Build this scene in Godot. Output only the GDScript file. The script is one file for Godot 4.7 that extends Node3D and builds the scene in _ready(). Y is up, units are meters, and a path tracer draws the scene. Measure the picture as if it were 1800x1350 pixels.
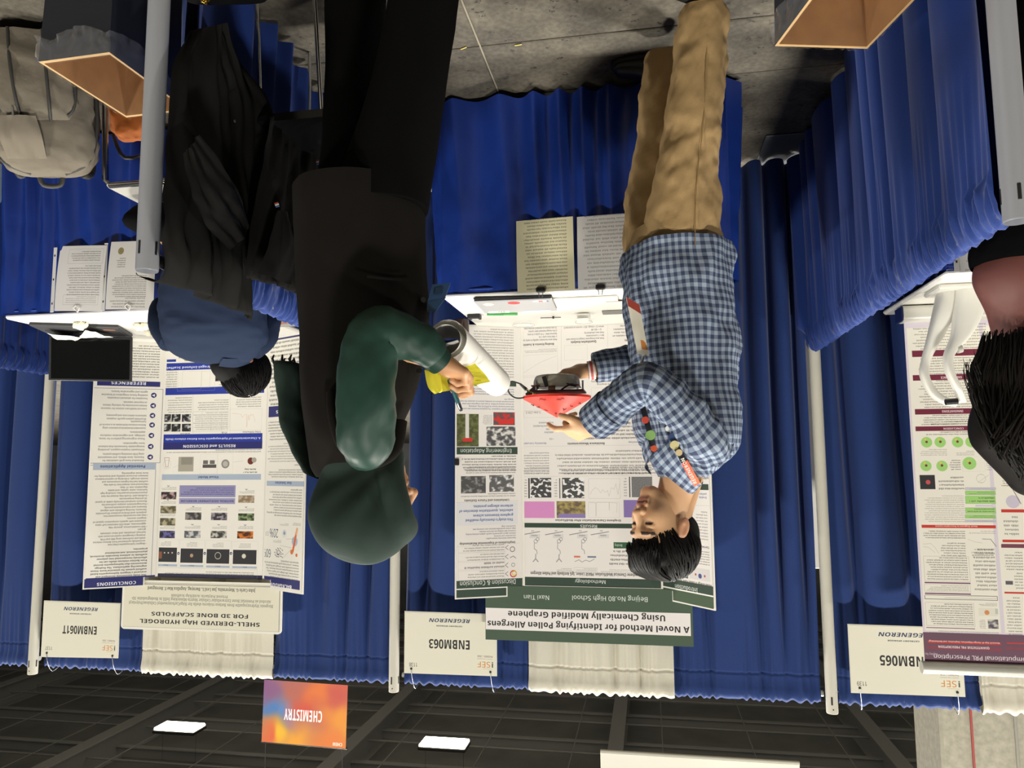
extends Node3D

# ---------------------------------------------------------------- helpers
var MT := {}
var names := {}
var noise := FastNoiseLite.new()
var fonts := {}
var atlases := {}

func hexc(h: String) -> Color:
	return Color.html(h)

func mat(c, rough := 0.8, metal := 0.0) -> StandardMaterial3D:
	var m := StandardMaterial3D.new()
	m.albedo_color = hexc(c) if c is String else c
	m.roughness = rough
	m.metallic = metal
	m.cull_mode = BaseMaterial3D.CULL_DISABLED
	return m

# matt cloth: hardly any shine
func fabric(c, rough := 0.9, shine := 0.12) -> StandardMaterial3D:
	var m := mat(c, rough)
	m.metallic_specular = shine
	return m

func numbered(called: String) -> String:
	if not names.has(called):
		names[called] = 0
		return called
	names[called] += 1
	return "%s_%03d" % [called, names[called]]

func tag(o: Node, label: String, category: String, group := "", kind := "") -> void:
	if label: o.set_meta("label", label)
	if category: o.set_meta("category", category)
	if group: o.set_meta("group", group)
	if kind: o.set_meta("kind", kind)

func thing(called: String, label: String, category: String, at := Vector3.ZERO, group := "") -> Node3D:
	var o := Node3D.new()
	o.name = numbered(called)
	add_child(o)
	o.position = at
	tag(o, label, category, group)
	return o

func part(called: String, mesh: Mesh, m: Material, parent: Node3D, at := Vector3.ZERO, b := Basis.IDENTITY) -> MeshInstance3D:
	var o := MeshInstance3D.new()
	o.name = called if parent != self else numbered(called)
	o.mesh = mesh
	o.material_override = m
	parent.add_child(o, true)
	o.transform = Transform3D(b, at)
	o.cast_shadow = GeometryInstance3D.SHADOW_CASTING_SETTING_ON
	return o

func solo(called: String, mesh: Mesh, m: Material, label: String, category: String, group := "", kind := "") -> MeshInstance3D:
	var o := part(called, mesh, m, self)
	tag(o, label, category, group, kind)
	return o

# mesh buffers: dictionary of packed arrays
func buf() -> Dictionary:
	return {"v": PackedVector3Array(), "n": PackedVector3Array(), "u": PackedVector2Array(), "c": PackedColorArray(), "i": PackedInt32Array()}

func done(b: Dictionary) -> ArrayMesh:
	var a := []
	a.resize(Mesh.ARRAY_MAX)
	a[Mesh.ARRAY_VERTEX] = b.v
	a[Mesh.ARRAY_NORMAL] = b.n
	if b.u.size() == b.v.size(): a[Mesh.ARRAY_TEX_UV] = b.u
	if b.c.size() == b.v.size(): a[Mesh.ARRAY_COLOR] = b.c
	a[Mesh.ARRAY_INDEX] = b.i
	var m := ArrayMesh.new()
	m.add_surface_from_arrays(Mesh.PRIMITIVE_TRIANGLES, a)
	return m

func face(b: Dictionary, pts: Array, uvs := []) -> void:
	var n: Vector3 = (pts[2] - pts[0]).cross(pts[1] - pts[0])
	if pts.size() > 3: n += (pts[3] - pts[0]).cross(pts[2] - pts[0])
	n = n.normalized()
	var s: int = b.v.size()
	for k in pts.size():
		b.v.append(pts[k]); b.n.append(n); b.u.append(uvs[k] if uvs else Vector2(pts[k].x + pts[k].z, pts[k].y))
	for k in range(1, pts.size() - 1):
		b.i.append(s); b.i.append(s + k); b.i.append(s + k + 1)

# box with chamfered edges
func cbox(b: Dictionary, at: Vector3, size: Vector3, r := 0.004, bs := Basis.IDENTITY) -> void:
	var h := size / 2
	r = minf(r, minf(h.x, minf(h.y, h.z)) * 0.9)
	var P := func(sx, sy, sz, ax): # corner vertex on face of axis ax
		var p := Vector3(sx * (h.x - (0.0 if ax == 0 else r)), sy * (h.y - (0.0 if ax == 1 else r)), sz * (h.z - (0.0 if ax == 2 else r)))
		return at + bs * p
	for s in [-1.0, 1.0]:
		var q := [[P.call(s, -1, -1, 0), P.call(s, 1, -1, 0), P.call(s, 1, 1, 0), P.call(s, -1, 1, 0)], [P.call(-1, s, -1, 1), P.call(-1, s, 1, 1), P.call(1, s, 1, 1), P.call(1, s, -1, 1)], [P.call(-1, -1, s, 2), P.call(1, -1, s, 2), P.call(1, 1, s, 2), P.call(-1, 1, s, 2)]]
		for f in q:
			if s > 0: f.reverse()
			ori(b, f, at)
	for s in [-1.0, 1.0]:
		for t in [-1.0, 1.0]:
			ori(b, [P.call(s, t, -1, 0), P.call(s, t, 1, 0), P.call(s, t, 1, 1), P.call(s, t, -1, 1)], at)
			ori(b, [P.call(s, -1, t, 0), P.call(s, 1, t, 0), P.call(s, 1, t, 2), P.call(s, -1, t, 2)], at)
			ori(b, [P.call(-1, s, t, 1), P.call(1, s, t, 1), P.call(1, s, t, 2), P.call(-1, s, t, 2)], at)
			for w in [-1.0, 1.0]:
				ori(b, [P.call(s, t, w, 0), P.call(s, t, w, 1), P.call(s, t, w, 2)], at)

# face turned so that it looks away from a middle point
func ori(b: Dictionary, pts: Array, mid: Vector3) -> void:
	var n: Vector3 = (pts[2] - pts[0]).cross(pts[1] - pts[0])
	var c := Vector3.ZERO
	for p in pts: c += p
	c /= pts.size()
	if n.dot(c - mid) < 0.0:
		pts = pts.duplicate()
		pts.reverse()
	face(b, pts)

func boxm(size: Vector3, r := 0.004, at := Vector3.ZERO) -> ArrayMesh:
	var b := buf()
	cbox(b, at, size, r)
	return done(b)

# grid of points with smooth normals; rows[j][i]
func grid(b: Dictionary, rows: Array, uvs: Array, wrap := false, flip := false) -> void:
	var s: int = b.v.size()
	var nj := rows.size()
	var ni: int = rows[0].size()
	for j in nj:
		for i in ni:
			var i0 := i - 1
			var i1 := i + 1
			if wrap:
				i0 = (i - 1 + ni - 1) % (ni - 1) if i == 0 else i - 1
				i1 = (i + 1) % (ni - 1) if i == ni - 1 else i + 1
			else:
				i0 = maxi(i0, 0)
				i1 = mini(i1, ni - 1)
			var du: Vector3 = rows[j][i1] - rows[j][i0]
			var dv: Vector3 = rows[mini(j + 1, nj - 1)][i] - rows[maxi(j - 1, 0)][i]
			var n := du.cross(dv).normalized()
			if flip: n = -n
			b.v.append(rows[j][i]); b.n.append(n); b.u.append(uvs[j][i])
	for j in nj - 1:
		for i in ni - 1:
			var a := s + j * ni + i
			var q := [a, a + 1, a + ni + 1, a + ni]
			if not flip: q = [a, a + ni, a + ni + 1, a + 1]
			b.i.append(q[0]); b.i.append(q[1]); b.i.append(q[2])
			b.i.append(q[0]); b.i.append(q[2]); b.i.append(q[3])

func sheet(nu: int, nv: int, f: Callable, uvs := Vector2.ONE) -> ArrayMesh:
	var rows := []
	var us := []
	for j in nv + 1:
		var r := []
		var w := []
		for i in nu + 1:
			var u := float(i) / nu
			var v := float(j) / nv
			r.append(f.call(u, v)); w.append(Vector2(u, v) * uvs)
		rows.append(r); us.append(w)
	var b := buf()
	grid(b, rows, us)
	return done(b)

func cat(p0, p1, p2, p3, t: float):
	return 0.5 * ((2.0 * p1) + (p2 - p0) * t + (2.0 * p0 - 5.0 * p1 + 4.0 * p2 - p3) * t * t + (3.0 * p1 - p0 - 3.0 * p2 + p3) * t * t * t)

# rings: [centre, half axis a, half axis b]; smooth loft with optional wrinkles
func loft(b: Dictionary, rings: Array, seg := 28, sub := 6, power := 1.0, wrinkle := 0.0, freq := 9.0, caps := true, seed := 0, squash := Vector3.ONE) -> void:
	var rows := []
	var us := []
	var n := rings.size()
	var along := 0.0
	var last := Vector3.ZERO
	noise.seed = 11 + seed
	noise.frequency = 1.0
	var mid := Vector3.ZERO
	for k in range(n - 1):
		for s in (sub + 1 if k == n - 2 else sub):
			var t := float(s) / sub
			var q := []
			for e in 3:
				q.append(cat(rings[maxi(k - 1, 0)][e], rings[k][e], rings[k + 1][e], rings[mini(k + 2, n - 1)][e], t))
			if rows.size(): along += (q[0] - last).length()
			last = q[0]
			var row := []
			var uv := []
			var peri: float = PI * (q[1].length() + q[2].length())
			for i in seg + 1:
				var a := TAU * i / seg
				var ca := cos(a)
				var sa := sin(a)
				var p: Vector3 = q[0] + q[1] * signf(ca) * pow(absf(ca), power) + q[2] * signf(sa) * pow(absf(sa), power)
				if wrinkle > 0.0:
					var d: Vector3 = (p - q[0]).normalized()
					var w := noise.get_noise_3dv(p * freq * squash) + 0.5 * noise.get_noise_3dv(p * freq * 2.3 * squash + Vector3(7, 3, 1))
					p += d * w * wrinkle
				row.append(p)
				uv.append(Vector2(peri * i / seg, along))
			row[seg] = row[0]
			rows.append(row); us.append(uv)
	grid(b, rows, us, true, loft_flip(rows))
	if caps:
		for e in [0, rows.size() - 1]:
			var c := Vector3.ZERO
			for i in seg: c += rows[e][i]
			c /= seg
			var inner: Vector3 = rows[1 if e == 0 else rows.size() - 2][0].lerp(rows[1 if e == 0 else rows.size() - 2][seg / 2], 0.5)
			for i in seg:
				ori(b, [c, rows[e][i], rows[e][i + 1]], inner)

func loft_flip(rows: Array) -> bool:
	var r: Array = rows[rows.size() / 2]
	var seg := r.size() - 1
	var c := Vector3.ZERO
	for i in seg: c += r[i]
	c /= seg
	var du: Vector3 = r[1] - r[seg - 1]
	var m := rows.size() / 2
	var dv: Vector3 = rows[mini(m + 1, rows.size() - 1)][0] - rows[maxi(m - 1, 0)][0]
	return du.cross(dv).dot(r[0] - c) < 0.0

# round tube through points; radius a number or an array
func tube(b: Dictionary, pts: Array, rad, seg := 14, sub := 1, wrinkle := 0.0, freq := 20.0, caps := true) -> void:
	var path := []
	var rr := []
	var n := pts.size()
	for k in n - 1:
		for s in sub:
			var t := float(s) / sub
			path.append(cat(pts[maxi(k - 1, 0)], pts[k], pts[k + 1], pts[mini(k + 2, n - 1)], t) if sub > 1 else pts[k])
			rr.append(lerpf(rad[k], rad[k + 1], t) if rad is Array else rad)
	path.append(pts[n - 1]); rr.append(rad[n - 1] if rad is Array else rad)
	var rings := []
	var side := Vector3.UP
	var d0: Vector3 = (path[1] - path[0]).normalized()
	if absf(d0.dot(side)) > 0.9: side = Vector3.RIGHT
	for k in path.size():
		var d: Vector3 = (path[mini(k + 1, path.size() - 1)] - path[maxi(k - 1, 0)]).normalized()
		side = (side - d * side.dot(d)).normalized()
		var up := d.cross(side)
		rings.append([path[k], side * rr[k], up * rr[k]])
	loft(b, rings, seg, 1, 1.0, wrinkle, freq, caps)

func tubem(pts: Array, rad, seg := 14, sub := 1) -> ArrayMesh:
	var b := buf()
	tube(b, pts, rad, seg, sub)
	return done(b)

# flat piece with thickness from a polygon given in 3-D (convex or star-shaped)
func plate(b: Dictionary, pts: Array, thick: Vector3) -> void:
	var c := Vector3.ZERO
	for p in pts: c += p
	c /= pts.size()
	var mid := c + thick * 0.5
	var n := pts.size()
	for i in n:
		var p: Vector3 = pts[i]
		var q: Vector3 = pts[(i + 1) % n]
		ori(b, [c, p, q], mid)
		ori(b, [c + thick, p + thick, q + thick], mid)
		ori(b, [p, q, q + thick, p + thick], mid)

# ---------------------------------------------------------------- distance fields meshed as surface nets
func smin(a: float, d: float, k: float) -> float:
	var h := maxf(k - absf(a - d), 0.0) / k
	return minf(a, d) - h * h * k * 0.25

# prim: ["c", a, b, ra, rb, k] capsule; ["e", centre, radii, basis, k] ellipsoid; a negative k carves
func field_mesh(b: Dictionary, prims: Array, cell: float, paint: Callable) -> void:
	var lo := Vector3(1e9, 1e9, 1e9)
	var hi := -lo
	var boxes := []
	for p in prims:
		var l: Vector3
		var h: Vector3
		if p[0] == "c":
			var r := maxf(p[3], p[4])
			l = p[1].min(p[2]) - Vector3.ONE * r
			h = p[1].max(p[2]) + Vector3.ONE * r
		else:
			var r2: float = maxf(p[2].x, maxf(p[2].y, p[2].z))
			l = p[1] - Vector3.ONE * r2
			h = p[1] + Vector3.ONE * r2
		var g: float = absf(p[p.size() - 1]) + cell * 2.5
		l -= Vector3.ONE * g
		h += Vector3.ONE * g
		boxes.append([l, h])
		if p[p.size() - 1] > 0.0:
			lo = lo.min(l)
			hi = hi.max(h)
	var nx := int((hi.x - lo.x) / cell) + 2
	var ny := int((hi.y - lo.y) / cell) + 2
	var nz := int((hi.z - lo.z) / cell) + 2
	var f := PackedFloat32Array()
	f.resize(nx * ny * nz)
	f.fill(0.5)
	for pi in prims.size():
		var p: Array = prims[pi]
		var k: float = p[p.size() - 1]
		var l: Vector3 = (boxes[pi][0] - lo) / cell
		var h: Vector3 = (boxes[pi][1] - lo) / cell
		var x0 := maxi(int(l.x), 0)
		var x1 := mini(int(h.x) + 1, nx - 1)
		var y0 := maxi(int(l.y), 0)
		var y1 := mini(int(h.y) + 1, ny - 1)
		var z0 := maxi(int(l.z), 0)
		var z1 := mini(int(h.z) + 1, nz - 1)
		var cap: bool = p[0] == "c"
		var A: Vector3 = p[1]
		var BA := Vector3.ZERO
		var L2 := 1.0
		var ra := 0.0
		var rd := 0.0
		var inv: Basis
		var ir := Vector3.ONE
		if cap:
			BA = p[2] - A
			L2 = maxf(BA.length_squared(), 1e-9)
			ra = p[3]
			rd = p[4] - p[3]
		else:
			inv = p[3].transposed()
			ir = Vector3.ONE / p[2]
		for y in range(y0, y1 + 1):
			for z in range(z0, z1 + 1):
				var at := (y * nz + z) * nx
				for x in range(x0, x1 + 1):
					var q := lo + Vector3(x, y, z) * cell - A
					var d: float
					if cap:
						var t := clampf(q.dot(BA) / L2, 0.0, 1.0)
						d = (q - BA * t).length() - ra - rd * t
					else:
						q = (inv * q) * ir
						var k0 := q.length()
						d = k0 * (k0 - 1.0) / maxf((q * ir).length(), 1e-6)
					var o := f[at + x]
					if k > 0.0:
						var hh := maxf(k - absf(o - d), 0.0) / k
						f[at + x] = minf(o, d) - hh * hh * k * 0.25
					else:
						d = -d
						var hh2 := maxf(-k - absf(o - d), 0.0) / -k
						f[at + x] = maxf(o, d) + hh2 * hh2 * -k * 0.25
	var idx := {}
	var s: int = b.v.size()
	var sy := nz * nx
	for y in ny - 1:
		for z in nz - 1:
			for x in nx - 1:
				var a := (y * nz + z) * nx + x
				var c0 := f[a]
				var m := 0
				if c0 < 0.0: m += 1
				if f[a + 1] < 0.0: m += 1
				if f[a + nx] < 0.0: m += 1
				if f[a + nx + 1] < 0.0: m += 1
				if f[a + sy] < 0.0: m += 1
				if f[a + sy + 1] < 0.0: m += 1
				if f[a + sy + nx] < 0.0: m += 1
				if f[a + sy + nx + 1] < 0.0: m += 1
				if m == 0 or m == 8: continue
				var sum := Vector3.ZERO
				var cnt := 0
				for e in EDGES:
					var va := f[a + e[0].x + e[0].z * nx + e[0].y * sy]
					var vb := f[a + e[1].x + e[1].z * nx + e[1].y * sy]
					if (va < 0.0) != (vb < 0.0):
						sum += Vector3(e[0]).lerp(Vector3(e[1]), va / (va - vb))
						cnt += 1
				var p := lo + (Vector3(x, y, z) + sum / cnt) * cell
				var g := Vector3(f[a + 1] + f[a + nx + 1] + f[a + sy + 1] + f[a + sy + nx + 1] - c0 - f[a + nx] - f[a + sy] - f[a + sy + nx], f[a + sy] + f[a + sy + 1] + f[a + sy + nx] + f[a + sy + nx + 1] - c0 - f[a + 1] - f[a + nx] - f[a + nx + 1], f[a + nx] + f[a + nx + 1] + f[a + sy + nx] + f[a + sy + nx + 1] - c0 - f[a + 1] - f[a + sy] - f[a + sy + 1]).normalized()
				idx[a] = b.v.size()
				b.v.append(p); b.n.append(g); b.u.append(Vector2(p.x + p.z, p.y)); b.c.append(paint.call(p, g))
	for a in idx:
		var c0 := f[a] < 0.0
		var x: int = a % nx
		var z: int = (a / nx) % nz
		var y: int = a / sy
		if y > 0 and z > 0 and c0 != (f[a + 1] < 0.0): quad(b, idx, [a, a - nx, a - nx - sy, a - sy], c0)
		if x > 0 and z > 0 and c0 != (f[a + sy] < 0.0): quad(b, idx, [a, a - 1, a - 1 - nx, a - nx], c0)
		if x > 0 and y > 0 and c0 != (f[a + nx] < 0.0): quad(b, idx, [a, a - sy, a - sy - 1, a - 1], c0)

const EDGES := [[Vector3i(0, 0, 0), Vector3i(1, 0, 0)], [Vector3i(0, 1, 0), Vector3i(1, 1, 0)], [Vector3i(0, 0, 1), Vector3i(1, 0, 1)], [Vector3i(0, 1, 1), Vector3i(1, 1, 1)], [Vector3i(0, 0, 0), Vector3i(0, 1, 0)], [Vector3i(1, 0, 0), Vector3i(1, 1, 0)], [Vector3i(0, 0, 1), Vector3i(0, 1, 1)], [Vector3i(1, 0, 1), Vector3i(1, 1, 1)], [Vector3i(0, 0, 0), Vector3i(0, 0, 1)], [Vector3i(1, 0, 0), Vector3i(1, 0, 1)], [Vector3i(0, 1, 0), Vector3i(0, 1, 1)], [Vector3i(1, 1, 0), Vector3i(1, 1, 1)]]

# normals taken anew from the faces
func renormal(b: Dictionary) -> void:
	var n := PackedVector3Array()
	n.resize(b.v.size())
	for k in range(0, b.i.size(), 3):
		var f: Vector3 = (b.v[b.i[k + 2]] - b.v[b.i[k]]).cross(b.v[b.i[k + 1]] - b.v[b.i[k]])
		for e in 3: n[b.i[k + e]] += f
	for k in n.size(): n[k] = n[k].normalized()
	b.n = n

func quad(b: Dictionary, idx: Dictionary, q: Array, inside: bool) -> void:
	for k in q:
		if not idx.has(k): return
	var w := [idx[q[0]], idx[q[1]], idx[q[2]], idx[q[3]]]
	var n: Vector3 = (b.v[w[2]] - b.v[w[0]]).cross(b.v[w[1]] - b.v[w[0]])
	if n.dot(b.n[w[0]] + b.n[w[2]]) < 0.0: w.reverse()
	b.i.append(w[0]); b.i.append(w[1]); b.i.append(w[2])
	b.i.append(w[0]); b.i.append(w[2]); b.i.append(w[3])

# ---------------------------------------------------------------- print: lettering and pictures on paper
const PX := 1.5

func font(f: String) -> SystemFont:
	if not fonts.has(f):
		var o := SystemFont.new()
		o.font_names = PackedStringArray(["Droid Serif" if f in ["e", "f"] else "Droid Sans"])
		o.font_weight = 700 if f in ["b", "f", "i"] else 400
		fonts[f] = o
	return fonts[f]

func tinted(rid: RID, size: Vector2i, page: int, col: Color) -> Image:
	var key := [rid, size.x, page, col]
	var ts := TextServerManager.get_primary_interface()
	if not atlases.has(key):
		var im := ts.font_get_texture_image(rid, size, page)
		im.convert(Image.FORMAT_RGBA8)
		var d := im.get_data()
		var r := int(col.r * 255)
		var g := int(col.g * 255)
		var bl := int(col.b * 255)
		for k in range(0, d.size(), 4):
			d[k] = r; d[k + 1] = g; d[k + 2] = bl
		atlases[key] = Image.create_from_data(im.get_width(), im.get_height(), false, Image.FORMAT_RGBA8, d)
	return atlases[key]

func letters(im: Image, x: float, base: float, w: float, cap: float, text: String, f: String, col: Color) -> void:
	var ts := TextServerManager.get_primary_interface()
	var px := clampi(int(round(cap / 0.714)), 5, 120)
	var big := clampi(int(ceil(px / 6.0)) * 6, 12, 120)
	var fo := font(f)
	var sh := ts.create_shaped_text()
	ts.shaped_text_add_string(sh, text, fo.get_rids(), big)
	var gl := ts.shaped_text_get_glyphs(sh)
	var adv := 0.0
	var sz := Vector2i(big, 0)
	for g in gl:
		adv += g.advance
		if g.font_rid.is_valid(): ts.font_render_glyph(g.font_rid, sz, g.index)
	if adv <= 1.0: return
	var clear := col
	clear.a = 0.0
	var tmp := Image.create(int(adv) + 8, int(big * 1.5), false, Image.FORMAT_RGBA8)
	tmp.fill(clear)
	var pen := 2.0
	for g in gl:
		if g.font_rid.is_valid():
			var uv := ts.font_get_glyph_uv_rect(g.font_rid, sz, g.index)
			var off := ts.font_get_glyph_offset(g.font_rid, sz, g.index)
			var page := ts.font_get_glyph_texture_idx(g.font_rid, sz, g.index)
			if page >= 0 and uv.size.x > 0:
				tmp.blend_rect(tinted(g.font_rid, sz, page, col), Rect2i(uv), Vector2i(int(pen + off.x), int(big + off.y)))
		pen += g.advance
	ts.free_rid(sh)
	if f == "i":
		var sk := Image.create(tmp.get_width() + big / 4, tmp.get_height(), false, Image.FORMAT_RGBA8)
		sk.fill(clear)
		for r in tmp.get_height():
			sk.blit_rect(tmp, Rect2i(0, r, tmp.get_width(), 1), Vector2i(int((tmp.get_height() - r) * 0.2), r))
		tmp = sk
	var ky := cap / 0.714 / big
	var kx := w / adv if w > 0 else ky
	var tw := maxi(int(tmp.get_width() * kx), 2)
	var th := maxi(int(tmp.get_height() * ky), 2)
	tmp.resize(tw, th, Image.INTERPOLATE_LANCZOS if kx > 0.6 else Image.INTERPOLATE_TRILINEAR)
	im.blend_rect(tmp, Rect2i(0, 0, tw, th), Vector2i(int(x), int(base - big * ky)))

func line(im: Image, a: Vector2, b: Vector2, t: float, col: Color) -> void:
	var n := maxi(int(a.distance_to(b) / maxf(t * 0.5, 1.0)), 1)
	for k in n + 1:
		var p := a.lerp(b, float(k) / n)
		im.fill_rect(Rect2i(int(p.x - t / 2), int(p.y - t / 2), maxi(int(t), 1), maxi(int(t), 1)), col)

func disc(im: Image, c: Vector2, r: float, col: Color, ring: float) -> void:
	for y in range(int(-r), int(r) + 1):
		var half := sqrt(maxf(r * r - y * y, 0.0))
		if ring > 0.0 and absf(y) < r - ring:
			var inner := sqrt(maxf((r - ring) * (r - ring) - y * y, 0.0))
			im.fill_rect(Rect2i(int(c.x - half), int(c.y + y), maxi(int(half - inner), 1), 1), col)
			im.fill_rect(Rect2i(int(c.x + inner), int(c.y + y), maxi(int(half - inner), 1), 1), col)
		else:
			im.fill_rect(Rect2i(int(c.x - half), int(c.y + y), int(half * 2), 1), col)

func picture(im: Image, r: Rect2i, kind: String, c1: Color, c2: Color) -> void:
	var n0 := FastNoiseLite.new()
	n0.seed = r.position.x * 31 + r.position.y
	n0.frequency = 1.0
	n0.fractal_octaves = 2
	for y in r.size.y:
		for x in r.size.x:
			var n := n0.get_noise_2d(x * 0.02, y * 0.026)
			var m := n0.get_noise_2d(x * 0.21 + 50.0, y * 0.21)
			var t := 0.5
			match kind:
				"plain": t = 0.5 + m * 0.4
				"noise": t = 0.45 + m * 0.9
				"bw": t = (0.92 if n + m * 0.12 > 0.16 else 0.18) + m * 0.25
				"sem": t = clampf((n + 0.05) * 1.6, 0.0, 1.0) + m * 0.15
				"olive": t = 0.5 + n * 1.2 + m * 0.25
				"field": t = 0.4 + n * 0.6 + m * 0.8
				_: t = 0.42 + n * 1.6 + m * 0.3
			var px := r.position.x + x
			var py := r.position.y + y
			if px >= 0 and py >= 0 and px < im.get_width() and py < im.get_height():
				im.set_pixel(px, py, c1.lerp(c2, clampf(t, 0.0, 1.0)))

func printed(key: String, paper: Color, swap := {}) -> ImageTexture:
	var d: Array = PRINT[key]
	var im := Image.create(int(d[0] * PX), int(d[1] * PX), false, Image.FORMAT_RGBA8)
	im.fill(paper)
	var rng := RandomNumberGenerator.new()
	rng.seed = key.hash()
	for c in d[2]:
		match c[0]:
			"R":
				im.fill_rect(Rect2i(int(c[1] * PX), int(c[2] * PX), int(c[3] * PX), int(c[4] * PX)), hexc(c[5]))
			"F":
				var r := Rect2(c[1] * PX, c[2] * PX, c[3] * PX, c[4] * PX)
				var t := maxi(int(c[6] * PX), 1)
				im.fill_rect(Rect2i(int(r.position.x), int(r.position.y), int(r.size.x), t), hexc(c[5]))
				im.fill_rect(Rect2i(int(r.position.x), int(r.end.y), int(r.size.x), t), hexc(c[5]))
				im.fill_rect(Rect2i(int(r.position.x), int(r.position.y), t, int(r.size.y)), hexc(c[5]))
				im.fill_rect(Rect2i(int(r.end.x), int(r.position.y), t, int(r.size.y)), hexc(c[5]))
			"T":
				var tx: String = swap.get(c[5], c[5])
				letters(im, c[1] * PX, c[2] * PX, c[3] * PX, c[4] * PX, tx, c[6], hexc(c[7]))
			"L":
				var lh: float = c[4] * PX / c[5]
				for k in c[5]:
					var x: float = c[1] * PX
					var stop: float = (c[1] + c[3] * (1.0 if k < c[5] - 1 else rng.randf_range(0.4, 0.9)) * rng.randf_range(0.88, 1.0)) * PX
					while x < stop:
						var w: float = minf(rng.randf_range(0.8, 3.6) * lh * 0.9, stop - x)
						var y: float = c[2] * PX + lh * (k + 0.3)
						var x2 := x
						while x2 < x + w:
							var hh := lh * rng.randf_range(0.34, 0.52)
							im.fill_rect(Rect2i(int(x2), int(y + lh * 0.5 - hh), maxi(int(lh * 0.16), 1), maxi(int(hh), 1)), hexc(c[6]))
							x2 += maxf(lh * 0.27, 2.0)
						x += w + lh * 0.3
			"P":
				picture(im, Rect2i(int(c[1] * PX), int(c[2] * PX), int(c[3] * PX), int(c[4] * PX)), c[5], hexc(c[6]), hexc(c[7]))
			"C":
				disc(im, Vector2(c[1], c[2]) * PX, c[3] * PX, hexc(c[4]), c[5] * PX)
			"D":
				for k in int(c[3] * PX * 2):
					var hh: float = c[3] * PX * (1.0 - k / (c[3] * PX * 2.0))
					im.fill_rect(Rect2i(int((c[1] - c[3] * 0.8) * PX) + k, int(c[2] * PX - hh), 1, maxi(int(hh * 2.0), 1)), hexc(c[4]))
			"N":
				for k in range(0, c[1].size() - 2, 2):
					line(im, Vector2(c[1][k], c[1][k + 1]) * PX, Vector2(c[1][k + 2], c[1][k + 3]) * PX, c[3] * PX, hexc(c[2]))
	return ImageTexture.create_from_image(im)

func print_mat(key: String, paper: String, swap := {}, rough := 0.55) -> StandardMaterial3D:
	var m := mat(Color.WHITE, rough)
	m.albedo_texture = printed(key, hexc(paper), swap)
	m.texture_repeat = false
	return m

# flat print on an upright rectangle a (left) to c (right), between two heights
func print_quad(b: Dictionary, a: Vector3, c: Vector3, top: float, bot: float, u0 := 0.0, u1 := 1.0, v0 := 0.0, v1 := 1.0) -> void:
	var p := [Vector3(a.x, bot, a.z), Vector3(a.x, top, a.z), Vector3(c.x, top, c.z), Vector3(c.x, bot, c.z)]
	face(b, p, [Vector2(u0, v1), Vector2(u0, v0), Vector2(u1, v0), Vector2(u1, v1)])

func noise_tex(freq: float, c1: Color, c2: Color, seed := 1, size := 512, octaves := 5) -> NoiseTexture2D:
	var t := NoiseTexture2D.new()
	t.width = size
	t.height = size
	t.seamless = true
	var n := FastNoiseLite.new()
	n.seed = seed
	n.frequency = freq
	n.fractal_octaves = octaves
	t.noise = n
	var g := Gradient.new()
	g.set_color(0, c1)
	g.set_color(1, c2)
	t.color_ramp = g
	return t

func bump_tex(freq: float, seed := 1, size := 512) -> NoiseTexture2D:
	var t := NoiseTexture2D.new()
	t.width = size
	t.height = size
	t.seamless = true
	t.as_normal_map = true
	t.bump_strength = 3.0
	var n := FastNoiseLite.new()
	n.seed = seed
	n.frequency = freq
	t.noise = n
	return t

# two crossing thread counts: a woven look
func weave(size: int, c: Color, depth: float) -> ImageTexture:
	var im := Image.create(size, size, false, Image.FORMAT_RGBA8)
	var rng := RandomNumberGenerator.new()
	rng.seed = 5
	for y in size:
		for x in size:
			var k := 1.0 - depth * (0.5 if (x / 2 + y / 2) % 2 == 0 else 0.0) - depth * rng.randf() * 0.5
			im.set_pixel(x, y, Color(c.r * k, c.g * k, c.b * k))
	return ImageTexture.create_from_image(im)

# ---------------------------------------------------------------- the place
const BAY := 1.94      # one booth, pole to pole
const RAIL := 0.91
const TABLE := 0.79

func _ready() -> void:
	noise.fractal_octaves = 2
	view_and_light()
	materials()
	hall()
	drapes()
	booths()
	boards()
	table_things()
	rail_things()
	floor_things()
	people()

func view_and_light() -> void:
	var cam := Camera3D.new()
	cam.name = "camera"
	cam.fov = 54.0449
	cam.near = 0.05
	cam.far = 200.0
	# the photographer held the camera upside down
	cam.transform = Transform3D(Basis(Vector3(-0.9842, 0.0063, -0.1771), Vector3(-0.0248, -0.9944, 0.1025), Vector3(-0.1755, 0.1052, 0.9788)), Vector3(0.7407, 1.422, 3.522))
	add_child(cam)
	cam.current = true
	var we := WorldEnvironment.new()
	we.name = "world"
	var e := Environment.new()
	e.background_mode = Environment.BG_COLOR
	e.background_color = Color(0.0, 0.0, 0.0)
	e.tonemap_mode = Environment.TONE_MAPPER_LINEAR
	e.tonemap_exposure = 1.0
	e.sdfgi_enabled = true
	e.ssao_enabled = true
	e.ssil_enabled = true
	we.environment = e
	add_child(we)
	for z in [-20.0, -11.0, -2.0, 7.0]:
		for x in [-11.0, -2.0, 7.15, 16.16]:
			if z == -20.0 and x == -2.0: continue
			ceiling_light(Vector3(x, 10.0, z))

const LAMP := 98.0

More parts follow.
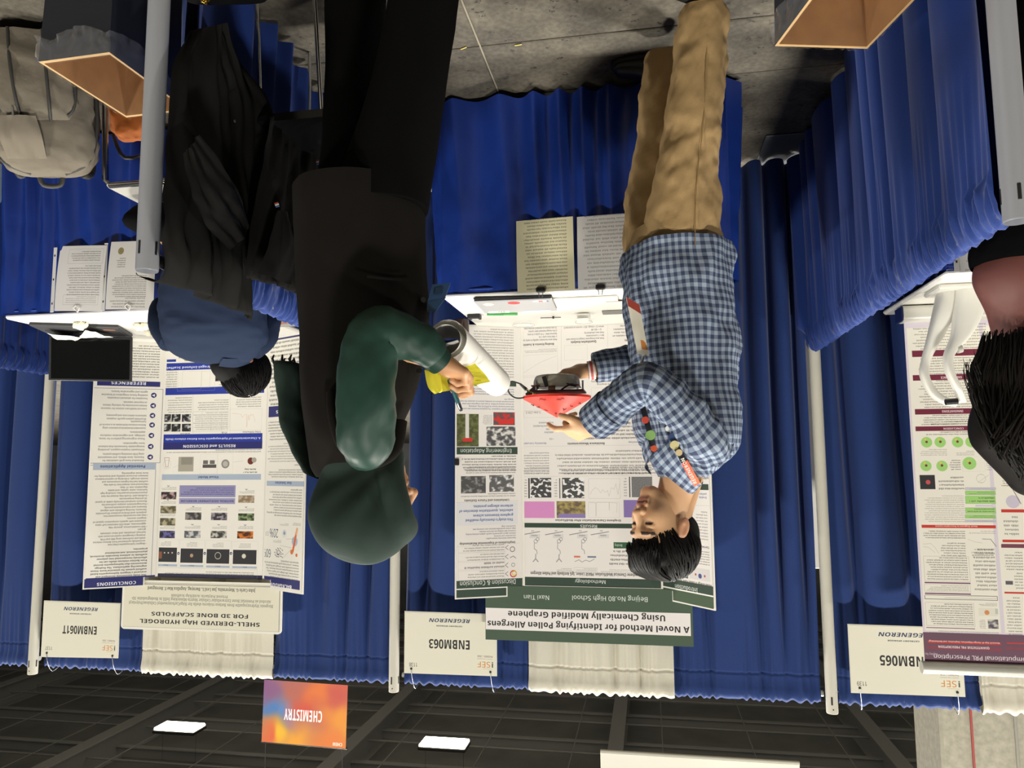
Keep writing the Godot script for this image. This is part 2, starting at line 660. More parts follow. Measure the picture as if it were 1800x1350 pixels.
func ceiling_light(at: Vector3) -> void:
	var label := "long ceiling light high over the hall, outside the picture"
	var group := "ceiling lights beyond the picture"
	if at.z == -20.0 and at.x > 10.0:
		label = "glowing ceiling light over the gap beside the ENBM061T card and shell scaffold header"
		group = ""
	elif at.z == -20.0 and at.x > 0.0:
		label = "glowing ceiling light over the ENBM063 card, beside the CHEMISTRY banner"
		group = ""
	var t := thing("ceiling_light", label, "light", at, group)
	var dark := mat("#3a3a3c", 0.6)
	part("housing", boxm(Vector3(1.5, 0.1, 0.76), 0.02, Vector3(0, 0.06, 0)), dark, t)
	for s in [-0.6, 0.6]: part("hanger", tubem([Vector3(s, 0.1, 0), Vector3(s, 1.08, 0)], 0.004, 6), dark, t)
	var glow := mat("#fff6e2", 0.5)
	glow.emission_enabled = true
	glow.emission = Color(1.0, 0.95, 0.84)
	glow.emission_energy_multiplier = 14.0
	part("diffuser", boxm(Vector3(1.44, 0.1, 0.7), 0.03, Vector3(0, -0.02, 0)), glow, t)
	var l := AreaLight3D.new()
	l.name = "lamp"
	t.add_child(l)
	l.area_size = Vector2(1.44, 0.7)
	l.position = Vector3(0, -0.09, 0)
	l.rotation_degrees.x = -90.0
	l.light_color = Color(1.0, 0.982, 0.945)
	l.light_energy = LAMP
	l.area_range = 60.0
	l.area_attenuation = 2.0
	l.shadow_enabled = true

func materials() -> void:
	var blue := fabric(Color.WHITE, 0.75, 0.3)
	blue.albedo_texture = weave(256, hexc("#2d4788"), 0.3)
	blue.uv1_triplanar = true
	blue.uv1_scale = Vector3(3.2, 3.2, 3.2)
	blue.rim_enabled = true
	blue.rim = 0.25
	blue.rim_tint = 0.6
	MT.blue = blue
	var side := fabric(Color.WHITE, 0.62, 0.35)
	side.albedo_texture = weave(256, hexc("#213f8c"), 0.25)
	side.uv1_triplanar = true
	side.uv1_scale = Vector3(3.2, 3.2, 3.2)
	side.rim_enabled = true
	side.rim = 0.3
	side.rim_tint = 0.5
	MT.side = side
	var white := mat(Color.WHITE, 0.7)
	white.albedo_texture = weave(256, hexc("#e6e1d0"), 0.12)
	white.uv1_triplanar = true
	white.uv1_scale = Vector3(3.2, 3.2, 3.2)
	MT.white_cloth = white
	var skirt := mat("#1a3686", 0.36)
	skirt.normal_enabled = true
	skirt.normal_texture = bump_tex(0.012, 4)
	skirt.normal_scale = 0.5
	skirt.uv1_triplanar = true
	skirt.uv1_scale = Vector3(2, 1.2, 2)
	MT.skirt = skirt
	MT.vinyl = mat("#e9e7df", 0.35)
	MT.pole = mat("#d5d2c4", 0.4)
	MT.post = mat("#a5a8b0", 0.38, 0.25)
	MT.steel = mat("#b8babd", 0.28, 1.0)
	MT.chrome = mat("#d8dadd", 0.12, 1.0)
	MT.dark = mat("#111113", 0.6)
	MT.black = mat("#18181a", 0.5)
	MT.foam = mat("#efece2", 0.6)
	MT.paper = mat("#ebe8e0", 0.6)
	var conc := mat(Color.WHITE, 0.75)
	conc.albedo_texture = concrete()
	conc.uv1_triplanar = true
	conc.uv1_world_triplanar = true
	conc.uv1_scale = Vector3(0.42, 0.42, 0.42)
	conc.normal_enabled = true
	conc.normal_texture = bump_tex(0.05, 9)
	conc.normal_scale = 0.15
	MT.concrete = conc

func concrete() -> ImageTexture:
	var s := 1024
	var im := Image.create(s, s, false, Image.FORMAT_RGBA8)
	var a := FastNoiseLite.new()
	a.seed = 3
	a.frequency = 0.006
	a.fractal_octaves = 5
	var g := FastNoiseLite.new()
	g.seed = 8
	g.frequency = 0.09
	var rng := RandomNumberGenerator.new()
	rng.seed = 12
	for y in s:
		for x in s:
			var k := 0.33 + a.get_noise_2d(x, y) * 0.16 + g.get_noise_2d(x, y) * 0.07 + rng.randf() * 0.03
			im.set_pixel(x, y, Color(k, k * 0.94, k * 0.82))
	for n in 620: # scuffs and pitted spots
		var p := Vector2(rng.randf() * s, rng.randf() * s)
		var d := Color(0.2, 0.19, 0.17)
		for q in rng.randi_range(2, 9):
			p += Vector2(rng.randf_range(-5, 5), rng.randf_range(-3, 3))
			im.fill_rect(Rect2i(int(p.x), int(p.y), rng.randi_range(1, 4), rng.randi_range(1, 3)), d)
	return ImageTexture.create_from_image(im)

# ---------------------------------------------------------------- hall
func hall() -> void:
	# floor slabs with joints
	var fl := Node3D.new()
	fl.name = "floor"
	add_child(fl)
	fl.set_meta("kind", "structure")
	var xs := [-32.0, 1.273, 40.0]
	var zs := [-46.0, 0.775, 1.133, 5.2, 26.0]
	for i in 2:
		for j in 4:
			var w: float = xs[i + 1] - xs[i]
			var d: float = zs[j + 1] - zs[j]
			part("slab", boxm(Vector3(w - 0.007, 0.12, d - 0.007), 0.003), MT.concrete, fl, Vector3((xs[i] + xs[i + 1]) / 2, -0.06, (zs[j] + zs[j + 1]) / 2))
	part("base_course", boxm(Vector3(72, 0.1, 72), 0.01), mat("#2b2925", 0.9), fl, Vector3(4, -0.16, -10))
	part("joint_filler", boxm(Vector3(0.006, 0.1, 71), 0.001), mat("#8d8676", 0.8), fl, Vector3(1.273, -0.052, -10))
	# hall shell
	var dark := mat(Color.WHITE, 0.9)
	dark.albedo_texture = noise_tex(0.01, hexc("#77797a"), hexc("#8c8e8e"), 4)
	dark.uv1_triplanar = true
	dark.uv1_world_triplanar = true
	dark.uv1_scale = Vector3(0.1, 0.1, 0.1)
	for w in [["wall_back", Vector3(4, 5.5, -46), Vector3(72, 11.4, 0.4)], ["wall_front", Vector3(4, 5.5, 26), Vector3(72, 11.4, 0.4)], ["wall_left", Vector3(-32, 5.5, -10), Vector3(0.4, 11.4, 72)], ["wall_right", Vector3(40, 5.5, -10), Vector3(0.4, 11.4, 72)]]:
		var o := part(w[0], boxm(w[2], 0.01), dark, self, w[1])
		o.set_meta("kind", "structure")
	var ce := Node3D.new()
	ce.name = "ceiling"
	add_child(ce)
	ce.set_meta("kind", "structure")
	part("deck", boxm(Vector3(72, 0.3, 72), 0.01), dark, ce, Vector3(4, 11.6, -10))
	var beam := mat("#a2a4a6", 0.7)
	# deep girders along the hall and lighter purlins across
	for x in [-6.6, 2.0, 10.6, 19.2, 27.8, -15.2]:
		var gb := buf()
		cbox(gb, Vector3(x, 10.55, -10), Vector3(0.5, 0.06, 72), 0.01)
		cbox(gb, Vector3(x, 11.42, -10), Vector3(0.5, 0.06, 72), 0.01)
		cbox(gb, Vector3(x, 11.0, -10), Vector3(0.08, 0.84, 72), 0.01)
		part("girder", done(gb), beam, ce)
	for k in 24:
		var z := -45.0 + k * 3.0
		var gb := buf()
		cbox(gb, Vector3(4, 11.1, z), Vector3(72, 0.05, 0.22), 0.01)
		cbox(gb, Vector3(4, 11.3, z), Vector3(72, 0.36, 0.04), 0.01)
		part("purlin", done(gb), beam, ce)
	for k in 10:
		part("sprinkler_pipe", tubem([Vector3(-32, 10.95, -43.5 + k * 3.0), Vector3(40, 10.95, -43.5 + k * 3.0)], 0.035, 8), beam, ce)
	var wires := buf()
	for k in 16:
		tube(wires, [Vector3(-14.0 + k * 2.9, 10.75, -46), Vector3(-14.0 + k * 2.9, 10.75, 26)], 0.02, 6)
	part("conduit_run", done(wires), beam, ce)
	# concrete column with a red pipe
	var col := thing("concrete_column", "square concrete column rising behind the drapes beside the ENBM065 card", "column", Vector3(-2.86, 0, -6.45))
	var cm := mat(Color.WHITE, 0.85)
	cm.albedo_texture = noise_tex(0.02, hexc("#7f7b6e"), hexc("#979384"), 7)
	cm.uv1_triplanar = true
	part("shaft", boxm(Vector3(0.9, 11.4, 0.9), 0.03, Vector3(0, 5.7, 0)), cm, col)
	part("red_pipe", tubem([Vector3(0.13, 0, 0.47), Vector3(0.13, 11.2, 0.47)], 0.013, 8), mat("#8c2f2a", 0.5), col)
	part("corner_strip", boxm(Vector3(0.03, 11.2, 0.03), 0.004, Vector3(-0.32, 5.6, 0.455)), mat("#7d7a70", 0.6), col)
	# hanging banners
	var bt := thing("hanging_banner", "orange red and blue CHEMISTRY banner hanging over the aisle", "banner", Vector3(6.62, 5.645, -9))
	var bm := mat(Color.WHITE, 0.6)
	bm.albedo_texture = chem_print()
	bm.texture_repeat = false
	var bb := buf()
	var tl := Basis(Vector3(0, 0, 1), -0.018)
	face(bb, [tl * Vector3(-0.765, -0.52, 0), tl * Vector3(-0.765, 0.51, 0), tl * Vector3(0.765, 0.51, 0), tl * Vector3(0.765, -0.52, 0)], [Vector2(0, 1), Vector2(0, 0), Vector2(1, 0), Vector2(1, 1)])
	part("cloth", done(bb), bm, bt)
	part("top_pole", tubem([tl * Vector3(-0.78, 0.51, -0.02), tl * Vector3(0.78, 0.51, -0.02)], 0.02, 8), MT.dark, bt)
	for s in [-0.7, 0.7]: part("suspension_wire", tubem([tl * Vector3(s, 0.51, -0.02), Vector3(s, 5.2, -0.02)], 0.006, 6), MT.dark, bt)
	var ws := thing("hanging_sign", "plain white hanging sign cut by the picture edge over the green header", "sign", Vector3(0.1, 5.95, -9))
	var sb := Basis(Vector3(0, 0, 1), 0.0) 
	part("cloth", boxm(Vector3(3.0, 1.2, 0.02), 0.005, Vector3(0, 0.6, 0)), mat("#e8e6da", 0.7), ws, Vector3.ZERO, sb)
	part("bottom_bar", tubem([Vector3(-1.5, 0.01, 0), Vector3(1.5, 0.01, 0)], 0.03, 8), mat("#b4b2a6", 0.5), ws, Vector3.ZERO, sb)
	for s in [-1.4, 1.4]: part("suspension_wire", tubem([Vector3(s, 1.2, 0), Vector3(s, 4.6, 0)], 0.006, 6), MT.dark, ws)

func chem_print() -> ImageTexture:
	var im := Image.create(512, 350, false, Image.FORMAT_RGBA8)
	var n := FastNoiseLite.new()
	n.seed = 21
	n.frequency = 0.004
	n.fractal_octaves = 2
	var spots := [[Vector2(80, 300), hexc("#e8b21c")], [Vector2(200, 330), hexc("#e59a20")], [Vector2(420, 330), hexc("#d8742a")], [Vector2(40, 170), hexc("#3e6fae")], [Vector2(110, 190), hexc("#4a7ab8")], [Vector2(260, 130), hexc("#c2452f")], [Vector2(330, 60), hexc("#cf6a2a")], [Vector2(480, 40), hexc("#b84a3c")], [Vector2(30, 40), hexc("#7a4a78")], [Vector2(500, 220), hexc("#d98a26")], [Vector2(30, 320), hexc("#cf5a30")], [Vector2(180, 60), hexc("#a85a4a")], [Vector2(170, 210), hexc("#9a6a86")]]
	for y in 350:
		for x in 512:
			var p := Vector2(x, y) + Vector2(n.get_noise_2d(x, y), n.get_noise_2d(x + 900, y)) * 60.0
			var c := Color(0, 0, 0)
			var w := 0.0
			for s in spots:
				var q := 1.0 / pow(p.distance_to(Vector2(512 - s[0].x, 350 - s[0].y)) + 12.0, 3.0)
				c += s[1] * q
				w += q
			c = c / w
			c.a = 1.0
			im.set_pixel(x, y, c)
	letters(im, 145, 195, 235, 62, "CHEMISTRY", "b", Color(0.96, 0.96, 0.96))
	letters(im, 20, 30, 58, 18, "CHEM", "b", Color(0.96, 0.96, 0.96))
	return ImageTexture.create_from_image(im)

# ---------------------------------------------------------------- pipe and drape
func fold(x: float, y: float, seed: float) -> float:
	# broad ridges with narrow deep valleys, drifting a little with height
	var a := x * 46.0 + seed * 2.0 + 2.6 * sin(x * 6.5 + seed * 2.0) + 0.9 * sin(x * 17.0 + seed) + 0.35 * sin(y * 1.1 + seed)
	var w := fposmod(a / TAU, 1.0)
	var valley := exp(-pow((w - 0.5) / 0.13, 2.0))
	return 0.55 + 0.25 * cos(w * TAU) - 1.45 * valley + 0.3 * sin(x * 11.0 + seed * 5.0)

func drape(x0: float, x1: float, z: float, seed: float, m: Material, label: String, group: String, bottom := 0.03, lean := 0.0) -> void:
	var rows := []
	var uvs := []
	var top := 2.455
	var ys := [-0.055, -0.02, 0.0, 0.012, 0.03, 0.05, 0.075, 0.1, 0.108, 0.112, 0.116, 0.124, 0.16, 0.24]
	for k in 30: ys.append(0.24 + (top - bottom - 0.24) * (k + 1) / 30.0)
	var nu := int((x1 - x0) * 230)
	for yy in ys:
		var r := []
		var w := []
		for i in nu + 1:
			var u := float(i) / nu
			var x := lerpf(x0, x1, u)
			var t := clampf((yy - 0.1) / 1.5, 0.0, 1.0)
			var f := fold(x, yy, seed)
			var ruff := 0.5 * sin(x * 190.0 + seed + 3.0 * sin(x * 23.0)) + 0.5 * sin(x * 113.0 + seed * 2.0)
			var d := f * (0.008 + 0.034 * clampf(t * 2.2, 0.0, 1.0)) + ruff * 0.006 * clampf(1.0 - (yy - 0.1) / 0.35, 0.0, 1.0)
			var y := top - maxf(yy, 0.0)
			var zz := z + d
			if yy < 0.0: # over the rod and down behind
				zz = z - 0.03 + yy * 0.2
				y = top - 0.012 + yy * 0.8 + ruff * 0.004
			elif yy < 0.06:
				var k: float = yy / 0.06
				zz = z + d * k + 0.012 * sin(k * PI)
				y += ruff * 0.008 * (1.0 - k)
			if absf(yy - 0.112) < 0.002: zz -= 0.007
			if yy > top - bottom - 0.02: y += 0.012 * sin(x * 9.0 + seed)
			r.append(Vector3(x + 0.004 * sin(x * 46.0) + lean * yy, y, zz)); w.append(Vector2(x, y))
		rows.append(r); uvs.append(w)
	var b := buf()
	grid(b, rows, uvs, false, false)
	solo("drape", done(b), m, label, "drape", group)

func pole(at: Vector3, high: float, r: float, m: Material, label: String, group: String, slots: bool) -> void:
	var t := thing("drape_pole" if high > 1.5 else "rail_post", label, "pole", at, group)
	var b := buf()
	tube(b, [Vector3(0, 0.01, 0), Vector3(0, high - 0.004, 0), Vector3(0, high, 0)], [r, r, r * 0.94], 28, 1, 0.0, 1.0, false)
	tube(b, [Vector3(0, high, 0), Vector3(0, high - 0.06, 0)], [r * 0.94, r * 0.9], 28, 1, 0.0, 1.0, false)
	part("tube", done(b), m, t)
	part("plug", tubem([Vector3(0, high - 0.03, 0), Vector3(0, high - 0.02, 0)], r * 0.9, 20), MT.dark, t)
	part("base_plate", boxm(Vector3(0.4, 0.008, 0.4) if high > 1.5 else Vector3(0.15, 0.008, 0.15), 0.003, Vector3(0, 0.005, 0)), mat("#6d6f72", 0.55, 0.3), t)
	for k in 4:
		var a := k * PI / 2 + 0.18
		part("slot", boxm(Vector3(0.007, 0.034, 0.004), 0.001), MT.black, t, Vector3(sin(a), 0, cos(a)) * (r - 0.0012) + Vector3(0, high - 0.055, 0), Basis(Vector3.UP, a))
	if not slots:
		part("pin_hole", boxm(Vector3(0.006, 0.006, 0.003), 0.001), MT.black, t, Vector3(0.0, high - 0.02, r - 0.001))

func drapes() -> void:
	pole(Vector3(0, 0, 0.02), 2.48, 0.024, MT.pole, "tall ivory pole beside the number card ENBM065 at its open drape edge", "", false)
	pole(Vector3(BAY, 0, 0.02), 2.48, 0.024, MT.pole, "tall ivory pole between the ENBM063 card and the shell scaffold board", "", false)
	pole(Vector3(BAY * 2, 0, 0.02), 2.48, 0.024, MT.pole, "tall ivory pole beside the number card ENBM061T", "", false)
	pole(Vector3(0, 0, 1.9), 0.947, 0.0265, MT.post, "short grey post at the near end of the rail by the dark-haired person", "", true)
	pole(Vector3(BAY, 0, 1.9), 0.947, 0.0265, MT.post, "short grey post in front of the hanging black jacket and waste box", "", true)
	var g := "back wall drapes"
	# blue and white panels; the white ones hang behind the boards
	drape(-1.75, -1.165, -0.03, 1.3, MT.blue, "blue back drape behind the maroon banner, far side of its white panel", g)
	drape(-1.16, -0.585, 0.004, 9.1, MT.white_cloth, "white back drape showing over the maroon banner", g)
	drape(-0.6, -0.035, -0.03, 2.2, MT.blue, "blue back drape behind the ENBM065 card", g, 0.03, 0.012)
	drape(0.03, 0.67, -0.03, 3.1, MT.blue, "blue back drape between the ENBM065 pole and the green header", g)
	drape(0.655, 1.305, 0.0, 4.4, MT.white_cloth, "white back drape showing over the green header board", g)
	drape(1.285, 1.905, -0.03, 5.7, MT.blue, "blue back drape behind the ENBM063 card", g)
	drape(1.97, 2.575, -0.03, 6.2, MT.blue, "blue back drape behind the head of the person in the green headscarf", g)
	drape(2.565, 3.27, 0.0, 7.8, MT.white_cloth, "white back drape showing over the shell scaffold header", g)
	drape(3.255, 3.85, -0.03, 8.6, MT.blue, "blue back drape behind the ENBM061T card", g)
	drape(3.915, 4.9, -0.03, 9.9, MT.blue, "blue back drape past the ENBM061T pole at the picture edge", g)
	for k in 4:
		var rt := solo("drape_rod", tubem([Vector3((k - 1) * BAY + 0.02, 2.42, -0.045), Vector3(k * BAY - 0.02, 2.42, -0.045)], 0.012, 10), MT.steel, ["steel rod carrying the drapes behind the maroon banner", "steel rod carrying the drapes behind the green header", "steel rod carrying the drapes behind the shell scaffold header", "steel rod carrying the drape past the ENBM061T card"][k], "rod")
		rt.set_meta("group", "drape rods")
	# neighbouring aisle seen through the slit by the pole: a plain poster board
	solo("far_poster_board", boxm(Vector3(0.9, 2.0, 0.02), 0.004, Vector3(-0.1, 1.001, -0.9)), mat("#d8d6cc", 0.6), "pale poster board glimpsed through the slit beside the ENBM065 pole", "board")
	side_drape(0.0, 1.872, 1.0, "low blue side drape gathered on the rail beside the dark-haired person", 3.3)
	side_drape(BAY, 1.79, 1.0, "low blue side drape under the hanging black jacket", 6.1)
	side_drape(BAY * 2, 1.872, 1.0, "low blue side drape ending at the ENBM061T pole", 8.8)

# gathered drape on a low rail that runs towards the viewer
func side_drape(x: float, zend: float, dir: float, label: String, seed: float) -> void:
	var t := thing("side_drape", label, "drape", Vector3(x, 0, 0))
	part("rail", tubem([Vector3(0, RAIL, 0.0), Vector3(0, RAIL, 1.876)], 0.016, 12), MT.steel, t)
	var rows := []
	var uvs := []
	var nz := 620
	# profile: down the near side, over the rail, down the far side
	var prof := []
	for k in 26: prof.append([-1.0, 0.03 + (RAIL - 0.12) * k / 25.0])
	for k in 13:
		var a := PI * k / 12.0
		prof.append([-cos(a), RAIL + 0.0 + 0.0 * a, sin(a)])
	for k in 14: prof.append([1.0, RAIL - 0.09 - (RAIL - 0.12) * k / 13.0])
	noise.seed = int(seed * 10)
	noise.frequency = 1.0
	for p in prof:
		var r := []
		var w := []
		for i in nz + 1:
			var z := -0.02 + (zend + 0.02) * i / nz
			var f := fold(z * 0.8, p[1], seed)
			var q: Vector3
			var sk := z + 0.05 * noise.get_noise_2d(z * 3.0, 5.0)
			if p.size() > 2:
				var ph: float = acos(clampf(p[0], -1.0, 1.0))
				var ruff := 0.6 * sin(sk * 230.0 + 1.6 * ph + 2.0 * sin(z * 17.0)) + 0.5 * sin(sk * 127.0 - 0.9 * ph + seed) + 0.9 * noise.get_noise_2d(z * 28.0, ph * 1.2)
				var rr := 0.03 + 0.0065 * ruff
				q = Vector3(p[0] * rr, RAIL - 0.004 + p[2] * rr * 0.95 - (0.05 + 0.012 * ruff) * (1.0 - p[2]), z)
			else:
				var near := clampf((p[1] - RAIL + 0.4) / 0.32, 0.0, 1.0)
				var ruff2 := 0.6 * sin(sk * 230.0 + 2.0 * sin(z * 17.0)) + 0.5 * sin(sk * 127.0 + seed)
				var amp: float = 0.01 + 0.022 * (1.0 - p[1] / RAIL)
				q = Vector3(p[0] * (0.024 + 0.03 * exp(-maxf(z, 0.0) / 0.07)) + f * amp + ruff2 * 0.0045 * near, p[1], z)
				if p[1] < 0.05: q.y += 0.012 * sin(z * 8.0 + seed)
			r.append(q); w.append(Vector2(z, p[1]))
		rows.append(r); uvs.append(w)
	var b := buf()
	grid(b, rows, uvs, false, true)
	part("cloth", done(b), MT.side, t)

# ---------------------------------------------------------------- tables
func booths() -> void:
	table(0.965, 0.43, "white-topped table with blue pleated skirt holding the green-headed graphene board", 1.0)
	table(2.91, 0.43, "white-topped table with blue pleated skirt holding the shell scaffold board", 4.0)
	table(-0.82, 0.43, "white-topped table with blue pleated skirt under the maroon banner", 7.0)

func table(x: float, z: float, label: String, seed: float) -> void:
	var t := thing("skirted_table", label, "table", Vector3(x, 0, 0))
	var hw := 0.54
	var z0 := 0.06
	var z1 := 0.77
	part("table_top", boxm(Vector3(hw * 2, 0.022, z1 - z0), 0.008, Vector3(0, TABLE - 0.011, (z0 + z1) / 2)), MT.vinyl, t)
	for sx in [-1, 1]:
		for zz in [z0 + 0.05, z1 - 0.06]:
			part("leg", tubem([Vector3(sx * (hw - 0.06), 0, zz), Vector3(sx * (hw - 0.06), TABLE - 0.03, zz)], 0.014, 8), MT.steel, t)
	var path := [Vector2(-hw, z0), Vector2(-hw, z1), Vector2(hw, z1), Vector2(hw, z0)]
	var rows := []
	var uvs := []
	var total := 0.0
	for k in 3: total += path[k].distance_to(path[k + 1])
	var n := 520
	noise.seed = int(seed)
	noise.frequency = 1.0
	for j in 29:
		var v := j / 28.0
		var y := lerpf(0.025, TABLE - 0.018, v)
		var r := []
		var w := []
		for i in n + 1:
			var s := total * i / n
			var k := 0
			var at := s
			while k < 2 and at > path[k].distance_to(path[k + 1]):
				at -= path[k].distance_to(path[k + 1])
				k += 1
			var dirv: Vector2 = (path[k + 1] - path[k]).normalized()
			var nor := Vector2(-dirv.y, dirv.x)
			var c: Vector2 = path[k] + dirv * at
			# pleats: soft folds of uneven width, spreading towards the hem
			var ph := s * 52.0 + 2.4 * sin(s * 9.0 + seed) + 0.5 * sin(y * 5.0 + s * 3.0)
			var ple := 1.0 - 2.0 * pow(absf(sin(ph * 0.5)), 1.5)
			var wob := sin(s * 13.0 + seed * 2.0 + 0.6 * sin(y * 4.0)) * 0.7 + noise.get_noise_2d(s * 3.0, y * 0.8)
			var amp := lerpf(0.044, 0.01, pow(v, 1.1))
			var d := 0.008 + (ple * 0.55 + wob * 0.5 + 1.0) * amp + 0.007 * noise.get_noise_2d(s * 9.0, y * 7.0) * v
			r.append(Vector3(c.x + nor.x * d, y + (0.012 * wob if j == 0 else 0.0), c.y + nor.y * d)); w.append(Vector2(s, y))
		rows.append(r); uvs.append(w)
	var b := buf()
	grid(b, rows, uvs, false, true)
	part("skirt", done(b), MT.skirt, t)
	var hb := buf()
	tube(hb, [Vector3(-hw - 0.004, TABLE - 0.03, z1 + 0.008), Vector3(hw + 0.004, TABLE - 0.03, z1 + 0.008)], 0.006, 8)
	part("skirt_band", done(hb), MT.skirt, t)

# ---------------------------------------------------------------- display boards
func panel(t: Node3D, a: Vector3, c: Vector3, top: float, bot: float, key: String, paper: String, notch := 0.0, notch_drop := 0.045, ptop := 0.0) -> void:
	if ptop == 0.0: ptop = top
	var along := (c - a).normalized()
	var n := along.cross(Vector3.UP)      # away from the viewer is minus this
	var back := -Vector3(n.x, 0, n.z) if n.z > 0.0 else Vector3(n.x, 0, n.z)
	var b := buf()
	var w := a.distance_to(c)
	var pts: Array
	var lo := top - (notch_drop if notch != 0.0 else 0.0)
	if notch > 0.0:    # cut beside the left edge
		pts = [Vector3(a.x, bot, a.z), Vector3(a.x, lo, a.z), a + along * notch + Vector3(0, lo - a.y, 0), a + along * notch + Vector3(0, top - a.y, 0), Vector3(c.x, top, c.z), Vector3(c.x, bot, c.z)]
	elif notch < 0.0:
		pts = [Vector3(a.x, bot, a.z), Vector3(a.x, top, a.z), c + along * notch + Vector3(0, top - c.y, 0), c + along * notch + Vector3(0, lo - c.y, 0), Vector3(c.x, lo, c.z), Vector3(c.x, bot, c.z)]
	else:
		pts = [Vector3(a.x, bot, a.z), Vector3(a.x, top, a.z), Vector3(c.x, top, c.z), Vector3(c.x, bot, c.z)]
	plate(b, pts, back * 0.006)
	var o := part("panel", done(b), MT.foam, t)
	var p := buf()
	var off := -back * 0.0015
	var fr := 0.006 / w
	var hh := ptop - bot
	print_quad(p, a.lerp(c, fr) + off, c.lerp(a, fr) + off, lo - (0.002 if notch == 0.0 else 0.0), bot + 0.006, fr, 1.0 - fr, (ptop - lo) / hh, 1.0 - 0.006 / hh)
	if notch > 0.0: print_quad(p, a + along * (notch + 0.006) + off, c.lerp(a, fr) + off, top - 0.006, lo, (notch + 0.006) / w, 1.0 - fr, (ptop - top + 0.006) / hh, (ptop - lo) / hh)
	if notch < 0.0: print_quad(p, a.lerp(c, fr) + off, c + along * (notch - 0.006) + off, top - 0.006, lo, fr, 1.0 + (notch - 0.006) / w, (ptop - top + 0.006) / hh, (ptop - lo) / hh)
	part("print", done(p), print_mat(key, paper), o)

func boards() -> void:
	# green board about pollen sensing
	var t := thing("trifold_board", "three-panel board with dark green headings about pollen and graphene", "display board")
	var y0 := TABLE
	panel(t, Vector3(0.493, y0, 0.35), Vector3(0.693, y0, 0.12), 2.01, y0, "g_left", "#e6e2dd", -0.06)
	panel(t, Vector3(0.693, y0, 0.12), Vector3(1.303, y0, 0.12), 1.966, y0, "g_mid", "#e6e2dd", 0.0, 0.0, 2.01)
	panel(t, Vector3(1.303, y0, 0.12), Vector3(1.586, y0, 0.25), 2.01, y0, "g_right", "#e6e2dd", 0.075)
	var clip := buf()
	cbox(clip, Vector3(1.58, 1.413, 0.245), Vector3(0.022, 0.03, 0.02), 0.003)
	part("binder_clip", done(clip), MT.black, t)
	var h := thing("header_board", "dark green header board titled A Novel Method for Identifying Pollen Allergens", "header board")
	header(h, 0.568, 1.48, 0.113, 2.207, 1.968, "g_header", "#465a48", mat("#4a5c4a", 0.6), 0.0)
	# blue and white board about scaffolds
	var s := thing("trifold_board", "three-panel white board with navy headings about shell derived bone scaffolds", "display board")
	y0 = TABLE
	panel(s, Vector3(2.322, y0, 0.2), Vector3(2.593, y0, 0.06), 2.015, y0, "n_left", "#eae7de", -0.055)
	panel(s, Vector3(2.593, y0, 0.06), Vector3(3.168, y0, 0.06), 1.975, y0, "n_mid", "#eae7de", 0.0, 0.0, 2.015)
	panel(s, Vector3(3.168, y0, 0.06), Vector3(3.452, y0, 0.22), 2.015, y0, "n_right", "#eae7de", 0.055)
	var h2 := thing("header_board", "cream header board with rounded corners titled SHELL-DERIVED HAp HYDROGEL", "header board")
	header(h2, 2.4841, 3.3432, 0.077, 2.2258, 1.9872, "n_header", "#e4e0cc", mat("#efecdf", 0.6), 0.02)
	# maroon banner on a roll-up stand
	var r := thing("tabletop_banner_stand", "tall maroon and cream research banner on a silver roll-up stand", "banner")
	var bb := buf()
	print_quad(bb, Vector3(-1.15, 0, 0.25), Vector3(-0.302, 0, 0.25), 2.2, 0.86)
	part("banner", done(bb), print_mat("r_banner", "#e8e4d8"), r)
	var tb := buf()
	tube(tb, [Vector3(-1.165, 2.222, 0.246), Vector3(-0.29, 2.222, 0.246)], 0.024, 16)
	part("top_bar", done(tb), mat("#bdbdb4", 0.4, 0.3), r)
	var cb := buf()
	loft(cb, [[Vector3(-1.17, 0.826, 0.25), Vector3(0, 0.034, 0), Vector3(0, 0, 0.045)], [Vector3(-0.29, 0.826, 0.25), Vector3(0, 0.034, 0), Vector3(0, 0, 0.045)]], 28, 2, 0.6)
	part("roller_case", done(cb), mat("#d6d5cc", 0.35, 0.2), r)
	part("end_cap", boxm(Vector3(0.008, 0.062, 0.085), 0.004, Vector3(-0.286, 0.828, 0.25)), mat("#182657", 0.5), r)
	part("support_pole", tubem([Vector3(-0.72, 0.83, 0.22), Vector3(-0.72, 2.22, 0.225)], 0.008, 8), MT.steel, r)
	# number cards hung from the rod
	card(1.881, "ENBM063", "1138", "white number card ENBM063 hung beside the green header board", 0.0)
	card(3.811, "ENBM061T", "1137", "white number card ENBM061T hung beside the shell scaffold header", 0.006)
	card(-0.072, "ENBM065", "1139", "white number card ENBM065 partly behind the maroon banner", 0.0)

